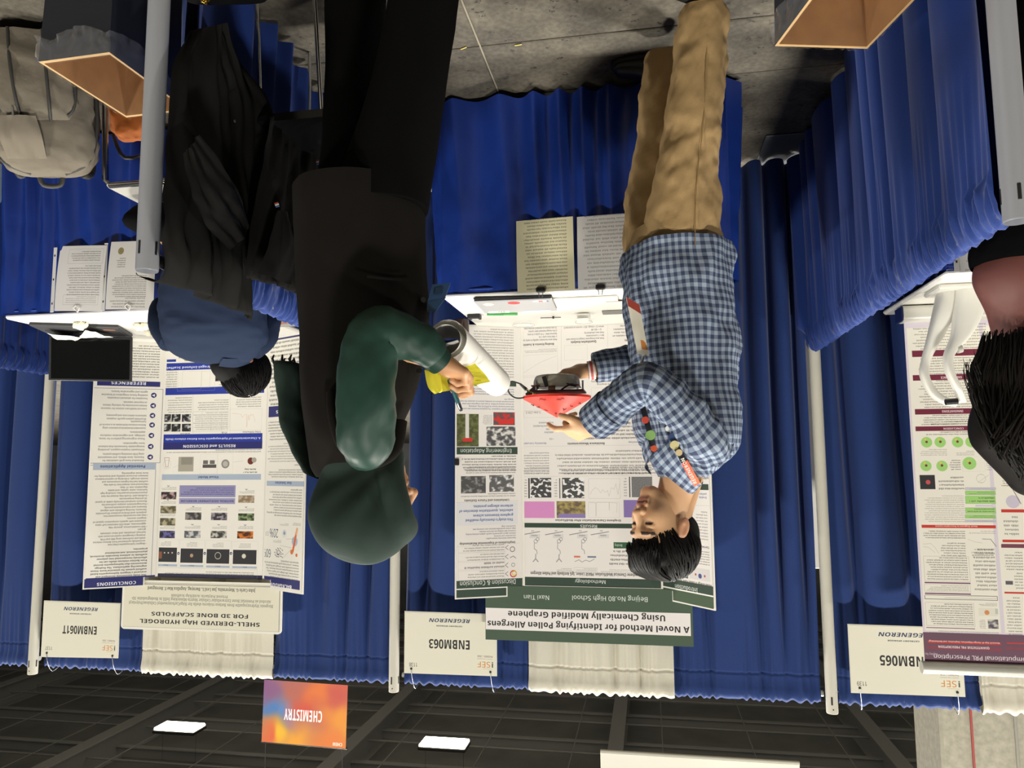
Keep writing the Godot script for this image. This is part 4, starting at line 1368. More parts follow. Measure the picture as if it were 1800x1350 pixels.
func floor_things() -> void:
	waste_box(Vector3(2.185, 0, 1.725), 0.03, 0.215, 0.33, 0.36, "dark waste box with a clear liner behind the near grey post")
	waste_box(Vector3(0.235, 0, 1.735), -0.24, 0.245, 0.34, 0.36, "dark waste box with a clear liner beside the low side drape")
	for q in [[Vector3(1.329, 0.003, 1.14), 0.4, "pale straw scrap on the concrete beside the light floor joint"], [Vector3(1.141, 0.003, 1.125), 0.1, "pale straw scrap on the concrete along the dark floor joint"]]:
		var sc := buf()
		cbox(sc, q[0], Vector3(0.026, 0.003, 0.004), 0.001, Basis(Vector3.UP, q[1]))
		solo("straw_scrap", done(sc), mat("#d8c468", 0.6), q[2], "litter", "scraps on the floor")
	# backpack
	var b := thing("grey_backpack", "light grey backpack with dark zips standing behind the waste box", "backpack", Vector3(2.72, 0, 1.46))
	b.rotation = Vector3(-0.1, -0.55, 0.12)
	var fab := fabric("#716a5e", 0.75, 0.2)
	fab.normal_enabled = true
	fab.normal_texture = bump_tex(0.02, 6)
	fab.normal_scale = 0.6
	fab.uv1_triplanar = true
	fab.uv1_scale = Vector3(4, 4, 4)
	var bb := buf()
	loft(bb, [[Vector3(0, 0.01, 0), Vector3(0.16, 0, 0), Vector3(0, 0, 0.1)], [Vector3(0, 0.1, 0), Vector3(0.17, 0, 0), Vector3(0, 0, 0.12)], [Vector3(0, 0.26, 0), Vector3(0.165, 0, 0), Vector3(0, 0, 0.115)], [Vector3(0, 0.38, 0), Vector3(0.15, 0, 0), Vector3(0, 0, 0.09)], [Vector3(0, 0.44, -0.01), Vector3(0.11, 0, 0), Vector3(0, 0, 0.05)], [Vector3(0, 0.455, -0.01), Vector3(0.06, 0, 0), Vector3(0, 0, 0.02)]], 36, 8, 0.62, 0.01, 12.0)
	part("main_body", done(bb), fab, b)
	var fp := buf()
	loft(fp, [[Vector3(0, 0.03, 0.1), Vector3(0.12, 0, 0), Vector3(0, 0, 0.05)], [Vector3(0, 0.15, 0.105), Vector3(0.125, 0, 0), Vector3(0, 0, 0.055)], [Vector3(0, 0.27, 0.09), Vector3(0.11, 0, 0), Vector3(0, 0, 0.045)], [Vector3(0, 0.31, 0.08), Vector3(0.08, 0, 0), Vector3(0, 0, 0.02)]], 30, 6, 0.6, 0.012, 16.0)
	part("front_pocket", done(fp), fab, b)
	part("flap", rows_cloth([[Vector3(0.1, 0.42, 0.07), Vector3(-0.01, 0.42, 0.075)], [Vector3(0.11, 0.36, 0.112), Vector3(-0.01, 0.36, 0.12)], [Vector3(0.1, 0.3, 0.128), Vector3(0.0, 0.3, 0.135)]], 12, 10, Vector3(0, 0, 1), 0.006, 2.0, 9), fabric("#7c7467", 0.7, 0.2), b)
	var zip := mat("#33322f", 0.6)
	for sx in [-1.0, 1.0]:
		part("zip", tubem([Vector3(0.165 * sx, 0.05, 0.05), Vector3(0.168 * sx, 0.2, 0.05), Vector3(0.155 * sx, 0.34, 0.045), Vector3(0.12 * sx, 0.42, 0.03), Vector3(0.05 * sx, 0.452, 0.01)], 0.006, 8, 5), zip, b)
		part("zip", tubem([Vector3(0.118 * sx, 0.05, 0.125), Vector3(0.12 * sx, 0.18, 0.13), Vector3(0.105 * sx, 0.27, 0.115), Vector3(0.05 * sx, 0.305, 0.1)], 0.005, 8, 5), zip, b)
		part("shoulder_strap", tubem([Vector3(0.09 * sx, 0.43, -0.06), Vector3(0.11 * sx, 0.4, -0.13), Vector3(0.12 * sx, 0.2, -0.15), Vector3(0.15 * sx, 0.05, -0.1)], 0.016, 10, 5), zip, b)
	for q in [[-0.045, 0.162], [0.05, 0.16]]: part("zip", tubem([Vector3(q[0], 0.03, q[1] - 0.012), Vector3(q[0] * 1.02, 0.15, q[1]), Vector3(q[0] * 0.95, 0.26, q[1] - 0.02), Vector3(q[0] * 0.8, 0.31, q[1] - 0.06)], 0.005, 8, 5), zip, b)
	part("zip_pull", boxm(Vector3(0.006, 0.03, 0.004), 0.001, Vector3(0.06, 0.29, 0.14)), MT.steel, b)
	part("side_mesh_pocket", boxm(Vector3(0.012, 0.14, 0.13), 0.005, Vector3(-0.166, 0.09, 0.0)), mat("#6f695e", 0.9), b)
	part("grab_handle", tubem([Vector3(-0.035, 0.44, -0.03), Vector3(-0.025, 0.478, -0.035), Vector3(0.025, 0.478, -0.035), Vector3(0.035, 0.44, -0.03)], 0.008, 8, 4), zip, b)
	# chrome chair of the seated person
	var c := thing("chrome_chair", "grey seat chair with bent chrome frame under the seated person in navy", "chair", Vector3(2.42, 0, 1.06))
	part("seat", boxm(Vector3(0.38, 0.022, 0.36), 0.01, Vector3(0, 0.43, 0)), mat("#b4b2aa", 0.5), c)
	for s in [-1.0, 1.0]:
		part("leg", tubem([Vector3(0.2, 0.0, 0.2 * s), Vector3(0.18, 0.42, 0.19 * s), Vector3(0.16, 0.44, 0.19 * s), Vector3(-0.18, 0.44, 0.19 * s), Vector3(-0.2, 0.42, 0.19 * s), Vector3(-0.22, 0.0, 0.2 * s)], 0.0105, 10), MT.chrome, c)
	var og := thing("orange_bag", "orange cloth bag on the floor behind the waste box", "bag", Vector3(2.56, 0, 1.16))
	var ob := buf()
	loft(ob, [[Vector3(0, 0, 0), Vector3(0.09, 0, 0), Vector3(0, 0, 0.05)], [Vector3(0, 0.1, 0), Vector3(0.1, 0, 0), Vector3(0, 0, 0.06)], [Vector3(0, 0.2, 0), Vector3(0.085, 0, 0), Vector3(0, 0, 0.045)], [Vector3(0, 0.235, 0), Vector3(0.05, 0, 0), Vector3(0, 0, 0.015)]], 24, 6, 0.8, 0.012, 18.0)
	part("body", done(ob), mat("#a85a1e", 0.8), og)
	part("handle", tubem([Vector3(-0.07, 0.2, 0.03), Vector3(-0.1, 0.28, 0.02), Vector3(0.02, 0.31, 0.02), Vector3(0.07, 0.22, 0.03)], 0.007, 8, 4), MT.black, og)
	var wb := thing("water_bottle", "blue and white water bottle at the picture edge behind the backpack", "bottle", Vector3(3.722, 0, 0.5667) + Vector3(0.02, 0, 0))
	var wbb := buf()
	loft(wbb, [[Vector3(0, 0, 0), Vector3(0.03, 0, 0), Vector3(0, 0, 0.03)], [Vector3(0, 0.15, 0), Vector3(0.031, 0, 0), Vector3(0, 0, 0.031)], [Vector3(0, 0.19, 0), Vector3(0.014, 0, 0), Vector3(0, 0, 0.014)], [Vector3(0, 0.21, 0), Vector3(0.013, 0, 0), Vector3(0, 0, 0.013)]], 20, 5)
	part("body", done(wbb), mat("#9fb4c4", 0.15), wb)
	part("label", tubem([Vector3(0, 0.07, 0), Vector3(0, 0.13, 0)], 0.0315, 20), mat("#3a6ea8", 0.4), wb)
	part("cap", tubem([Vector3(0, 0.208, 0), Vector3(0, 0.225, 0)], 0.0145, 14), mat("#e6e6e2", 0.4), wb)

# ---------------------------------------------------------------- people
func lin(h: String) -> Color:
	return hexc(h).srgb_to_linear()

func skin_mat() -> StandardMaterial3D:
	var m := mat(Color.WHITE, 0.5)
	m.vertex_color_use_as_albedo = true
	m.subsurf_scatter_enabled = true
	m.subsurf_scatter_strength = 0.06
	return m

# head in its own axes: x forward, y up, z to the person's left
func head_prims(o: Vector3, B: Basis, s := 1.0) -> Array:
	var P := func(f: float, u: float, w: float) -> Vector3: return o + B * (Vector3(f, u, w) * s)
	var R := func(f: float, u: float, w: float) -> Vector3: return Vector3(f, u, w) * s
	var a := [["e", P.call(-0.012, 0.036, 0), R.call(0.094, 0.088, 0.075), B, 0.02], ["e", P.call(0.028, -0.02, 0), R.call(0.062, 0.078, 0.061), B, 0.03], ["e", P.call(0.034, -0.075, 0), R.call(0.05, 0.036, 0.046), B, 0.03], ["c", P.call(0.07, -0.099, -0.01), P.call(0.07, -0.099, 0.01), 0.016 * s, 0.016 * s, 0.02],
		["c", P.call(-0.03, -0.06, 0), P.call(-0.055, -0.17, 0), 0.056 * s, 0.058 * s, 0.03], ["c", P.call(0.08, 0.022, -0.032), P.call(0.08, 0.022, 0.032), 0.012 * s, 0.012 * s, 0.018]]
	for w in [-1.0, 1.0]:
		a.append(["e", P.call(0.056, -0.03, 0.036 * w), R.call(0.03, 0.03, 0.024), B, 0.02])
		a.append(["e", P.call(0.093, 0.004, 0.031 * w), R.call(0.014, 0.012, 0.018), B, -0.012])
		a.append(["e", P.call(0.074, 0.002, 0.031 * w), R.call(0.0135, 0.0125, 0.0165), B, 0.004])
		a.append(["e", P.call(-0.008, -0.008, 0.074 * w), R.call(0.02, 0.032, 0.011), B * Basis(Vector3.FORWARD, 0.2), 0.006])
		a.append(["e", P.call(-0.003, -0.004, 0.087 * w), R.call(0.010, 0.018, 0.007), B, -0.004])
	a += [["c", P.call(0.084, 0.008, 0), P.call(0.106, -0.03, 0), 0.009 * s, 0.0125 * s, 0.012], ["c", P.call(0.096, -0.036, -0.012), P.call(0.096, -0.036, 0.012), 0.0085 * s, 0.0085 * s, 0.006], ["c", P.call(0.088, -0.058, -0.018), P.call(0.088, -0.058, 0.018), 0.007 * s, 0.007 * s, 0.008], ["c", P.call(0.086, -0.071, -0.015), P.call(0.086, -0.071, 0.015), 0.0075 * s, 0.0075 * s, 0.008], ["c", P.call(0.099, -0.0645, -0.02), P.call(0.099, -0.0645, 0.02), 0.003 * s, 0.003 * s, -0.003]]
	return a

func head_paint(o: Vector3, B: Basis, skin: Color, s := 1.0) -> Callable:
	var inv := B.transposed()
	var lip := skin.lerp(lin("#8a4038"), 0.55)
	var brow := lin("#2a211c")
	return func(p: Vector3, _n: Vector3) -> Color:
		var q := inv * (p - o) / s
		var z := absf(q.z)
		if q.x > 0.062:
			if q.y > 0.022 - 0.15 * maxf(z - 0.03, 0.0) and q.y < 0.031 - 0.15 * maxf(z - 0.03, 0.0) and z > 0.014 and z < 0.05: return brow
			if q.y > -0.006 and q.y < 0.0015 and z > 0.018 and z < 0.044: return lin("#1c1412")
			if q.y > -0.079 and q.y < -0.052 and z < 0.024 - absf(q.y + 0.0645) * 0.5 and q.x > 0.082: return lin("#3c1714") if absf(q.y + 0.0645) < 0.0022 else lip
			if q.y < -0.038 and q.y > -0.044 and z > 0.004 and z < 0.013: return skin.lerp(lin("#4a2018"), 0.6)
		if z > 0.075 and q.y < 0.03 and q.y > -0.045: return skin.lerp(lin("#c4705a"), 0.3)
		return skin

# hand: palm and five bent fingers; d along the hand, n out of the palm, t towards the thumb
func hand_prims(w: Vector3, d: Vector3, n: Vector3, t: Vector3, curl: Array, s := 1.0) -> Array:
	var a := [["c", w, w + d * 0.03 * s, 0.026 * s, 0.026 * s, 0.015]]
	for k in 4:
		var off := (0.03 - 0.02 * k) * s
		var base := w + d * (0.086 - 0.004 * absf(k - 1.2)) * s + t * off
		a.append(["c", w + d * 0.02 * s + t * off * 0.55, base, 0.0165 * s, 0.0125 * s, 0.012])
		var p := base
		var ang := 0.0
		var ln: Array = [[0.044, 0.027, 0.021], [0.048, 0.03, 0.022], [0.045, 0.028, 0.021], [0.035, 0.021, 0.019]][k]
		for m in 3:
			ang += curl[k + 1] * [0.8, 1.0, 0.7][m]
			var q: Vector3 = p + (d * cos(ang) + n * sin(ang)).rotated(n, 0.05 * (1.2 - k)) * ln[m] * s
			a.append(["c", p, q, (0.0098 - 0.0009 * m) * s, (0.0092 - 0.0011 * m) * s, 0.0035])
			p = q
	var b := w + d * 0.022 * s + t * 0.022 * s + n * 0.006 * s
	var dv := (d * 0.62 + t * 0.7 + n * 0.25).normalized()
	var m1 := b + dv * 0.04 * s
	var dv2 := (dv.lerp((d * 0.9 + n * 0.45).normalized(), curl[0])).normalized()
	var m2 := m1 + dv2 * 0.032 * s
	var m3 := m2 + dv2.lerp((d * 0.7 + n * 0.6 - t * 0.3).normalized(), curl[0] * 0.7).normalized() * 0.026 * s
	a += [["c", b, m1, 0.017 * s, 0.0125 * s, 0.014], ["c", m1, m2, 0.0118 * s, 0.0105 * s, 0.004], ["c", m2, m3, 0.0105 * s, 0.0085 * s, 0.003]]
	return a

func frame(yaw_deg: float, pitch_deg: float, roll_deg := 0.0) -> Basis:
	# yaw from +x towards +z; pitch positive looks down
	var y := deg_to_rad(yaw_deg)
	var f := Vector3(cos(y), 0, sin(y))
	var side := Vector3.UP.cross(f) * 1.0     # to the person's left
	side = Vector3(f.z, 0, -f.x)
	var p := deg_to_rad(pitch_deg)
	var F := f * cos(p) + Vector3.DOWN * sin(p)
	var U := Vector3.UP * cos(p) + f * sin(p)
	var B := Basis(F, U, side)
	return B * Basis(Vector3.RIGHT, deg_to_rad(roll_deg))

# fine locks laid over a skull, flowing away from the crown
func strands(b: Dictionary, o: Vector3, B: Basis, rad: Vector3, count: int, seed: int, la: float, lb: float, low: float, s := 1.0) -> void:
	var rng := RandomNumberGenerator.new()
	rng.seed = seed
	var crown := Vector3(-0.55, 0.83, 0.05).normalized()
	var mid := Vector3(-0.02, 0.046, 0)
	for k in count:
		var u := rng.randf_range(low, 1.0)
		var th := rng.randf_range(-PI, PI)
		var rr := sqrt(maxf(1.0 - u * u, 0.0))
		var dir := Vector3(cos(th) * rr, u, sin(th) * rr)
		var ln := rng.randf_range(la, lb)
		var pts := []
		var ra := []
		var lift := rng.randf_range(0.985, 1.02)
		var sway := Vector3(rng.randf_range(-0.3, 0.3), 0, rng.randf_range(-0.3, 0.3))
		var ok := true
		for m in 5:
			var p := mid + dir * rad * (lift + 0.012 * m * m / 16.0 * rng.randf_range(0.2, 1.6))
			if p.x > 0.03 and p.y < 0.052 + 0.02 * sin(p.z * 90.0): ok = m > 2
			if absf(p.z) > 0.06 and p.x > -0.025 and p.y < 0.02: ok = false
			pts.append(o + B * (p * s))
			ra.append((0.0034 - 0.0006 * m) * s)
			var flow := (dir - crown).normalized() + sway * 0.5 + Vector3(0.15, -0.25, 0)
			flow = (flow - dir * flow.dot(dir)).normalized()
			dir = (dir + flow * ln / 4.0 / 0.1).normalized()
		if ok: tube(b, pts, ra, 5, 1)

func shirt_mat() -> StandardMaterial3D:
	var im := Image.create(128, 128, false, Image.FORMAT_RGBA8)
	var rng := RandomNumberGenerator.new()
	rng.seed = 2
	for y in 128:
		for x in 128:
			var a := 1 if (x / 16) % 2 == 0 else 0
			var b := 1 if (y / 16) % 2 == 0 else 0
			var c: Color = [hexc("#9aa6b4"), hexc("#6d798e"), hexc("#3f475c")][a + b]
			var k := 0.94 + 0.1 * rng.randf()
			im.set_pixel(x, y, Color(c.r * k, c.g * k, c.b * k))
	var m := fabric(Color.WHITE, 0.8, 0.2)
	m.albedo_texture = ImageTexture.create_from_image(im)
	m.uv1_scale = Vector3(1 / 0.088, 1 / 0.088, 1)
	return m

func people() -> void:
	boy()
	woman()
	seated()
	edge_person()

func boy() -> void:
	var F := Vector3(0.927, 0, 0.375)
	var S := Vector3(-0.375, 0, 0.927)
	var t := thing("person", "smiling person in blue checked shirt and khaki trousers showing a red cone", "person")
	var o := Vector3(0.702, 1.617, 1.24)
	var B := frame(40, 13, -3)
	var skin := lin("#cfa27a")
	var hp := Vector3(0.627, 0.835, 1.24)
	var ch := Vector3(0.6279, 1.257, 1.24)
	var nk := Vector3(0.6467, 1.453, 1.24)
	var rs := Vector3(0.5796, 1.368, 1.4)
	var ls := Vector3(0.6679, 1.371, 1.09)
	var re := Vector3(0.7316, 1.207, 1.48)
	var rw := Vector3(0.8975, 1.318, 1.36)
	var le := Vector3(0.7683, 1.101, 1.05)
	var lw := Vector3(0.9302, 1.121, 1.07)
	var body := buf()
	var pr := [["c", hp, ch, 0.1, 0.1, 0.05], ["c", ch, nk, 0.1, 0.05, 0.05], ["c", ls, rs, 0.045, 0.045, 0.04], ["c", rs, re, 0.042, 0.036, 0.03], ["c", re, rw, 0.036, 0.026, 0.02], ["c", ls, le, 0.04, 0.034, 0.03], ["c", le, lw, 0.034, 0.025, 0.02], ["c", Vector3(0.6263, 0.8048, 1.32), Vector3(0.593, 0.4572, 1.35), 0.07, 0.05, 0.03], ["c", Vector3(0.593, 0.4572, 1.35), Vector3(0.5524, 0.1568, 1.37), 0.05, 0.035, 0.02], ["c", Vector3(0.6967, 0.7555, 1.16), Vector3(0.6809, 0.3697, 1.13), 0.07, 0.05, 0.03], ["c", Vector3(0.6809, 0.3697, 1.13), Vector3(0.6593, 0.1139, 1.12), 0.05, 0.035, 0.02], ["c", nk, o, 0.052, 0.05, 0.03]]
	field_mesh(body, pr, 0.016, func(_p, _n): return skin)
	field_mesh(body, head_prims(o, B, 1.0), 0.0036, head_paint(o, B, skin))
	# pointing right hand
	var hd := (Vector3(0.9828, 1.341, 1.3) - rw).normalized()
	var toward := (Vector3(1.023, 1.299, 1.22) - Vector3(0.985, 1.34, 1.28)).normalized()
	var pn := (toward - hd * toward.dot(hd)).normalized()
	var th := hd.cross(pn)
	if th.z > 0: th = -th
	field_mesh(body, hand_prims(rw, hd, pn, -th, [0.9, 0.3, 1.25, 1.35, 1.4], 0.92), 0.0032, func(_p, _n): return skin)
	# left hand under the instrument
	var hd2 := (Vector3(1.013, 1.131, 1.12) - lw).normalized()
	var pn2 := (Vector3.UP * 0.9 + Vector3(0, 0, 0.4)).normalized()
	pn2 = (pn2 - hd2 * pn2.dot(hd2)).normalized()
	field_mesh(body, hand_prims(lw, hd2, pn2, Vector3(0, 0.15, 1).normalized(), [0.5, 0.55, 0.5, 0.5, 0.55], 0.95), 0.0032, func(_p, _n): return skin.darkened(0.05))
	part("body", done(body), skin_mat(), t)
	# hair
	var hb := buf()
	var hpz := [["e", o + B * Vector3(-0.02, 0.046, 0), Vector3(0.1, 0.093, 0.083), B, 0.012], ["e", o + B * Vector3(-0.055, -0.005, 0), Vector3(0.058, 0.06, 0.068), B, 0.02], ["e", o + B * Vector3(0.03, 0.09, 0), Vector3(0.05, 0.036, 0.06), B, 0.02]]
	hpz.append(["e", o + B * Vector3(0.09, -0.01, 0), Vector3(0.078, 0.072, 0.09), B, -0.012])
	for w in [-1.0, 1.0]: hpz.append(["e", o + B * Vector3(0.0, -0.035, 0.085 * w), Vector3(0.035, 0.05, 0.03), B, -0.01])
	field_mesh(hb, hpz, 0.0042, func(_p, _n): return Color.WHITE)
	hb.c = PackedColorArray()
	strands(hb, o, B, Vector3(0.104, 0.096, 0.086), 900, 4, 0.04, 0.09, -0.45)
	var rng := RandomNumberGenerator.new()
	rng.seed = 8
	for k in 260: # fringe combed over the brow
		var w := rng.randf_range(-0.066, 0.066)
		var e := rng.randf_range(0.047, 0.068) + 0.012 * absf(sin(w * 70.0))
		var x1 := 0.088 - w * w * 5.5
		var lift := rng.randf_range(-0.003, 0.004)
		tube(hb, [o + B * Vector3(0.0, 0.14 + lift, w * 0.8), o + B * Vector3(0.05 + lift, 0.126 + lift, w * 0.92), o + B * Vector3(x1 - 0.006 + lift, 0.095, w), o + B * Vector3(x1 + 0.004, e, w + rng.randf_range(-0.012, 0.012))], [0.0032, 0.0034, 0.0028, 0.0008], 5, 3)
	var hm := fabric("#0d0b0a", 0.5, 0.3)
	part("hair", done(hb), hm, t)
	# shirt
	var sm := shirt_mat()
	var sh := buf()
	var tor := []
	for q in [[Vector3(0.6458, 0.7864, 1.24), 0.152, 0.195], [Vector3(0.6453, 0.8867, 1.24), 0.148, 0.192], [Vector3(0.6405, 1.009, 1.24), 0.142, 0.19], [Vector3(0.6328, 1.147, 1.24), 0.138, 0.195], [Vector3(0.6314, 1.266, 1.24), 0.138, 0.2], [Vector3(0.6276, 1.358, 1.24), 0.122, 0.2], [Vector3(0.6311, 1.42, 1.24), 0.09, 0.155], [Vector3(0.6421, 1.463, 1.24), 0.06, 0.075]]:
		tor.append([q[0], F * q[1], S * q[2]])
	loft(sh, tor, 56, 10, 0.86, 0.02, 6.0, false, 3, Vector3(1, 0.7, 1))
	tube(sh, [Vector3(0.5794, 1.383, 1.37), Vector3(0.6079, 1.341, 1.43), Vector3(0.6673, 1.269, 1.47), Vector3(0.7198, 1.214, 1.485), Vector3(0.7651, 1.217, 1.47), Vector3(0.8208, 1.256, 1.43), Vector3(0.8761, 1.3, 1.385)], [0.068, 0.068, 0.06, 0.055, 0.054, 0.053, 0.052], 28, 8, 0.012, 13.0, false)
	tube(sh, [Vector3(0.6592, 1.363, 1.1), Vector3(0.6985, 1.215, 1.06), Vector3(0.7648, 1.103, 1.04), Vector3(0.8327, 1.099, 1.05), Vector3(0.9063, 1.112, 1.065)], [0.062, 0.058, 0.057, 0.055, 0.05], 28, 6, 0.008, 14.0, false)
	part("shirt", done(sh), sm, t)
	var cf := buf()
	tube(cf, [Vector3(0.8374, 1.269, 1.415), Vector3(0.8898, 1.309, 1.375)], [0.056, 0.054], 28, 1, 0.003, 20.0, false)
	part("cuff", done(cf), sm, t)
	var cl := rows_cloth([[Vector3(0.7364, 1.41, 1.36), Vector3(0.6796, 1.354, 1.4)], [Vector3(0.7088, 1.442, 1.345), Vector3(0.6632, 1.398, 1.42)], [Vector3(0.6651, 1.481, 1.32), Vector3(0.6364, 1.442, 1.4)], [Vector3(0.624, 1.512, 1.27), Vector3(0.5967, 1.481, 1.33)], [Vector3(0.6054, 1.511, 1.2), Vector3(0.5813, 1.476, 1.2)]], 10, 26, Vector3(0, 0, 1), 0.004, 3.0, 5, Vector2(0.06, 0.2))
	part("collar", cl, sm, t)
	part("collar", rows_cloth([[Vector3(0.73, 1.41, 1.33), Vector3(0.7445, 1.347, 1.31)], [Vector3(0.7484, 1.436, 1.25), Vector3(0.7588, 1.382, 1.25)], [Vector3(0.7323, 1.464, 1.17), Vector3(0.7483, 1.419, 1.17)]], 8, 14, Vector3(-1, 0, 0), 0.004, 3.0, 6, Vector2(0.05, 0.1)), sm, t)
	# trousers
	var tm := fabric(Color.WHITE, 0.82, 0.2)
	tm.albedo_texture = weave(128, hexc("#b5976a"), 0.14)
	tm.uv1_scale = Vector3(6, 6, 1)
	var tr := buf()
	loft(tr, [[Vector3(0.6343, 0.8522, 1.24), F * 0.11, S * 0.145], [Vector3(0.6423, 0.7812, 1.24), F * 0.13, S * 0.165], [Vector3(0.6456, 0.719, 1.24), F * 0.12, S * 0.15]], 36, 6, 0.9, 0.006, 8.0)
	var near := []
	for q in [[Vector3(0.6293, 0.8265, 1.3), 0.1], [Vector3(0.6243, 0.7366, 1.32), 0.107], [Vector3(0.6164, 0.6201, 1.33), 0.098], [Vector3(0.5996, 0.5237, 1.345), 0.084], [Vector3(0.5909, 0.44, 1.35), 0.086], [Vector3(0.5673, 0.2902, 1.36), 0.08], [Vector3(0.5543, 0.1654, 1.37), 0.074], [Vector3(0.5493, 0.1053, 1.372), 0.066]]:
		near.append([q[0], F * q[1], S * (q[1] * 0.95)])
	loft(tr, near, 44, 12, 0.92, 0.011, 9.0, false, 5, Vector3(1, 0.8, 1))
	var far := []
	for q in [[Vector3(0.7032, 0.7982, 1.17), 0.1], [Vector3(0.7018, 0.6814, 1.16), 0.098], [Vector3(0.6963, 0.544, 1.14), 0.09], [Vector3(0.6809, 0.3697, 1.13), 0.074], [Vector3(0.6651, 0.1919, 1.12), 0.067], [Vector3(0.6567, 0.0878, 1.115), 0.062]]:
		far.append([q[0], F * q[1], S * (q[1] * 0.95)])
	loft(tr, far, 44, 12, 0.92, 0.011, 9.0, false, 6, Vector3(1, 0.8, 1))
	part("trousers", done(tr), tm, t)
	var seam := buf()
	tube(seam, [Vector3(0.5971, 0.8218, 1.42), Vector3(0.5957, 0.7704, 1.422), Vector3(0.5892, 0.6572, 1.425), Vector3(0.5768, 0.559, 1.425), Vector3(0.5653, 0.4789, 1.43), Vector3(0.5547, 0.3314, 1.435), Vector3(0.5466, 0.2163, 1.44)], 0.0013, 6, 4)
	part("side_seam", done(seam), mat("#8f7346", 0.8), t)
	shoe(t, Vector3(0.5774, 0, 0.965) + Vector3(-0.03, 0, 0), Vector3(0.99, 0, -0.1), 1.0)
	shoe(t, Vector3(0.5, 0, 1.395), Vector3(0.96, 0, 0.25), 1.0)
	# wristband
	var wbnd := buf()
	tube(wbnd, [lw.lerp(le, 0.02), lw.lerp(le, 0.15)], 0.031, 24, 1, 0.0, 1.0, false)
	part("wristband", done(wbnd), mat("#e2d8d4", 0.5), t)
	part("wristband_mark", tubem([lw.lerp(le, 0.06), lw.lerp(le, 0.11)], 0.0315, 24), mat("#b84a48", 0.5), t)
	# lanyard and badge
	var ly := thing("lanyard", "orange lanyard with pins and a white badge worn over the checked shirt", "lanyard")
	var st := buf()
	ribbon(st, [Vector3(0.6104, 1.482, 1.4), Vector3(0.6309, 1.45, 1.462), Vector3(0.6469, 1.42, 1.478)], Vector3(0.82, 0.5, 0.15), 0.0095)
	part("orange_strap", done(st), mat("#e2571c", 0.55), ly)
	var st2 := buf()
	ribbon(st2, [Vector3(0.6468, 1.42, 1.476), Vector3(0.6648, 1.384, 1.476), Vector3(0.6786, 1.349, 1.474), Vector3(0.6921, 1.308, 1.468)], Vector3(0.86, 0.42, 0.15), 0.0085)
	ribbon(st2, [Vector3(0.7235, 1.388, 1.385), Vector3(0.7347, 1.338, 1.4), Vector3(0.7459, 1.291, 1.405), Vector3(0.7545, 1.258, 1.4)], Vector3(0.95, 0.26, 0.15), 0.008)
	part("strap", done(st2), mat("#2c2f38", 0.6), ly)
	part("strap_lettering", flat_text("REGENERON", 0.0095, 0.001), mat("#f2ece4", 0.5), ly, Vector3(0.6356, 1.444, 1.472), facing((Vector3(0.6186, 1.475, 1.44) - Vector3(0.6488, 1.414, 1.46)).normalized() * -1.0, Vector3(0.1, 0.3, 1)))
	for q in [[Vector3(0.661, 1.395, 1.482), "#c8b48a", 0.009], [Vector3(0.6722, 1.375, 1.482), "#c9c08c", 0.012], [Vector3(0.6759, 1.354, 1.48), "#2b3d66", 0.012], [Vector3(0.6856, 1.331, 1.478), "#dcdcd8", 0.009], [Vector3(0.6967, 1.308, 1.472), "#b0482c", 0.007], [Vector3(0.7334, 1.346, 1.418), "#7aa05a", 0.014], [Vector3(0.7462, 1.304, 1.415), "#b8402e", 0.01], [Vector3(0.725, 1.382, 1.4), "#c4502c", 0.009]]:
		part("pin", tubem([q[0], q[0] + Vector3(-0.001, 0.001, 0.004)], q[2], 16), mat(q[1], 0.35), ly)
	var bd := buf()
	plate(bd, [Vector3(0.7906, 0.9492, 1.38), Vector3(0.7539, 0.9866, 1.44), Vector3(0.7312, 1.133, 1.46), Vector3(0.7622, 1.117, 1.4)], Vector3(0.001, 0, -0.002))
	part("badge_card", done(bd), mat("#e6e0cc", 0.5), ly)
	var bs := buf()
	plate(bs, [Vector3(0.7906, 0.9497, 1.382), Vector3(0.7539, 0.987, 1.442), Vector3(0.7498, 1.014, 1.446), Vector3(0.7862, 0.9772, 1.386)], Vector3(0, 0, 0.0012))
	part("badge_footer", done(bs), mat("#a8442c", 0.5), ly)
	var bs2 := buf()
	plate(bs2, [Vector3(0.7532, 1.083, 1.426), Vector3(0.7409, 1.09, 1.446), Vector3(0.7369, 1.117, 1.456), Vector3(0.7507, 1.108, 1.43)], Vector3(0, 0, 0.0015))
	part("badge_emblem", done(bs2), mat("#d88a3c", 0.5), ly)
	part("badge_clip", tubem([Vector3(0.7465, 1.13, 1.44), Vector3(0.7532, 1.152, 1.44), Vector3(0.7552, 1.17, 1.435)], 0.004, 8), MT.chrome, ly)
	cone_device()

func facing(x: Vector3, n: Vector3) -> Basis:
	var z := (n - x * n.dot(x)).normalized()
	return Basis(x, z.cross(x), z)

func ribbon(b: Dictionary, pts: Array, across: Vector3, half: float) -> void:
	var a := across.normalized() * half
	var rows := []
	var uvs := []
	for k in pts.size():
		rows.append([pts[k] - a, pts[k] + a]); uvs.append([Vector2(0, k), Vector2(1, k)])
	grid(b, rows, uvs)

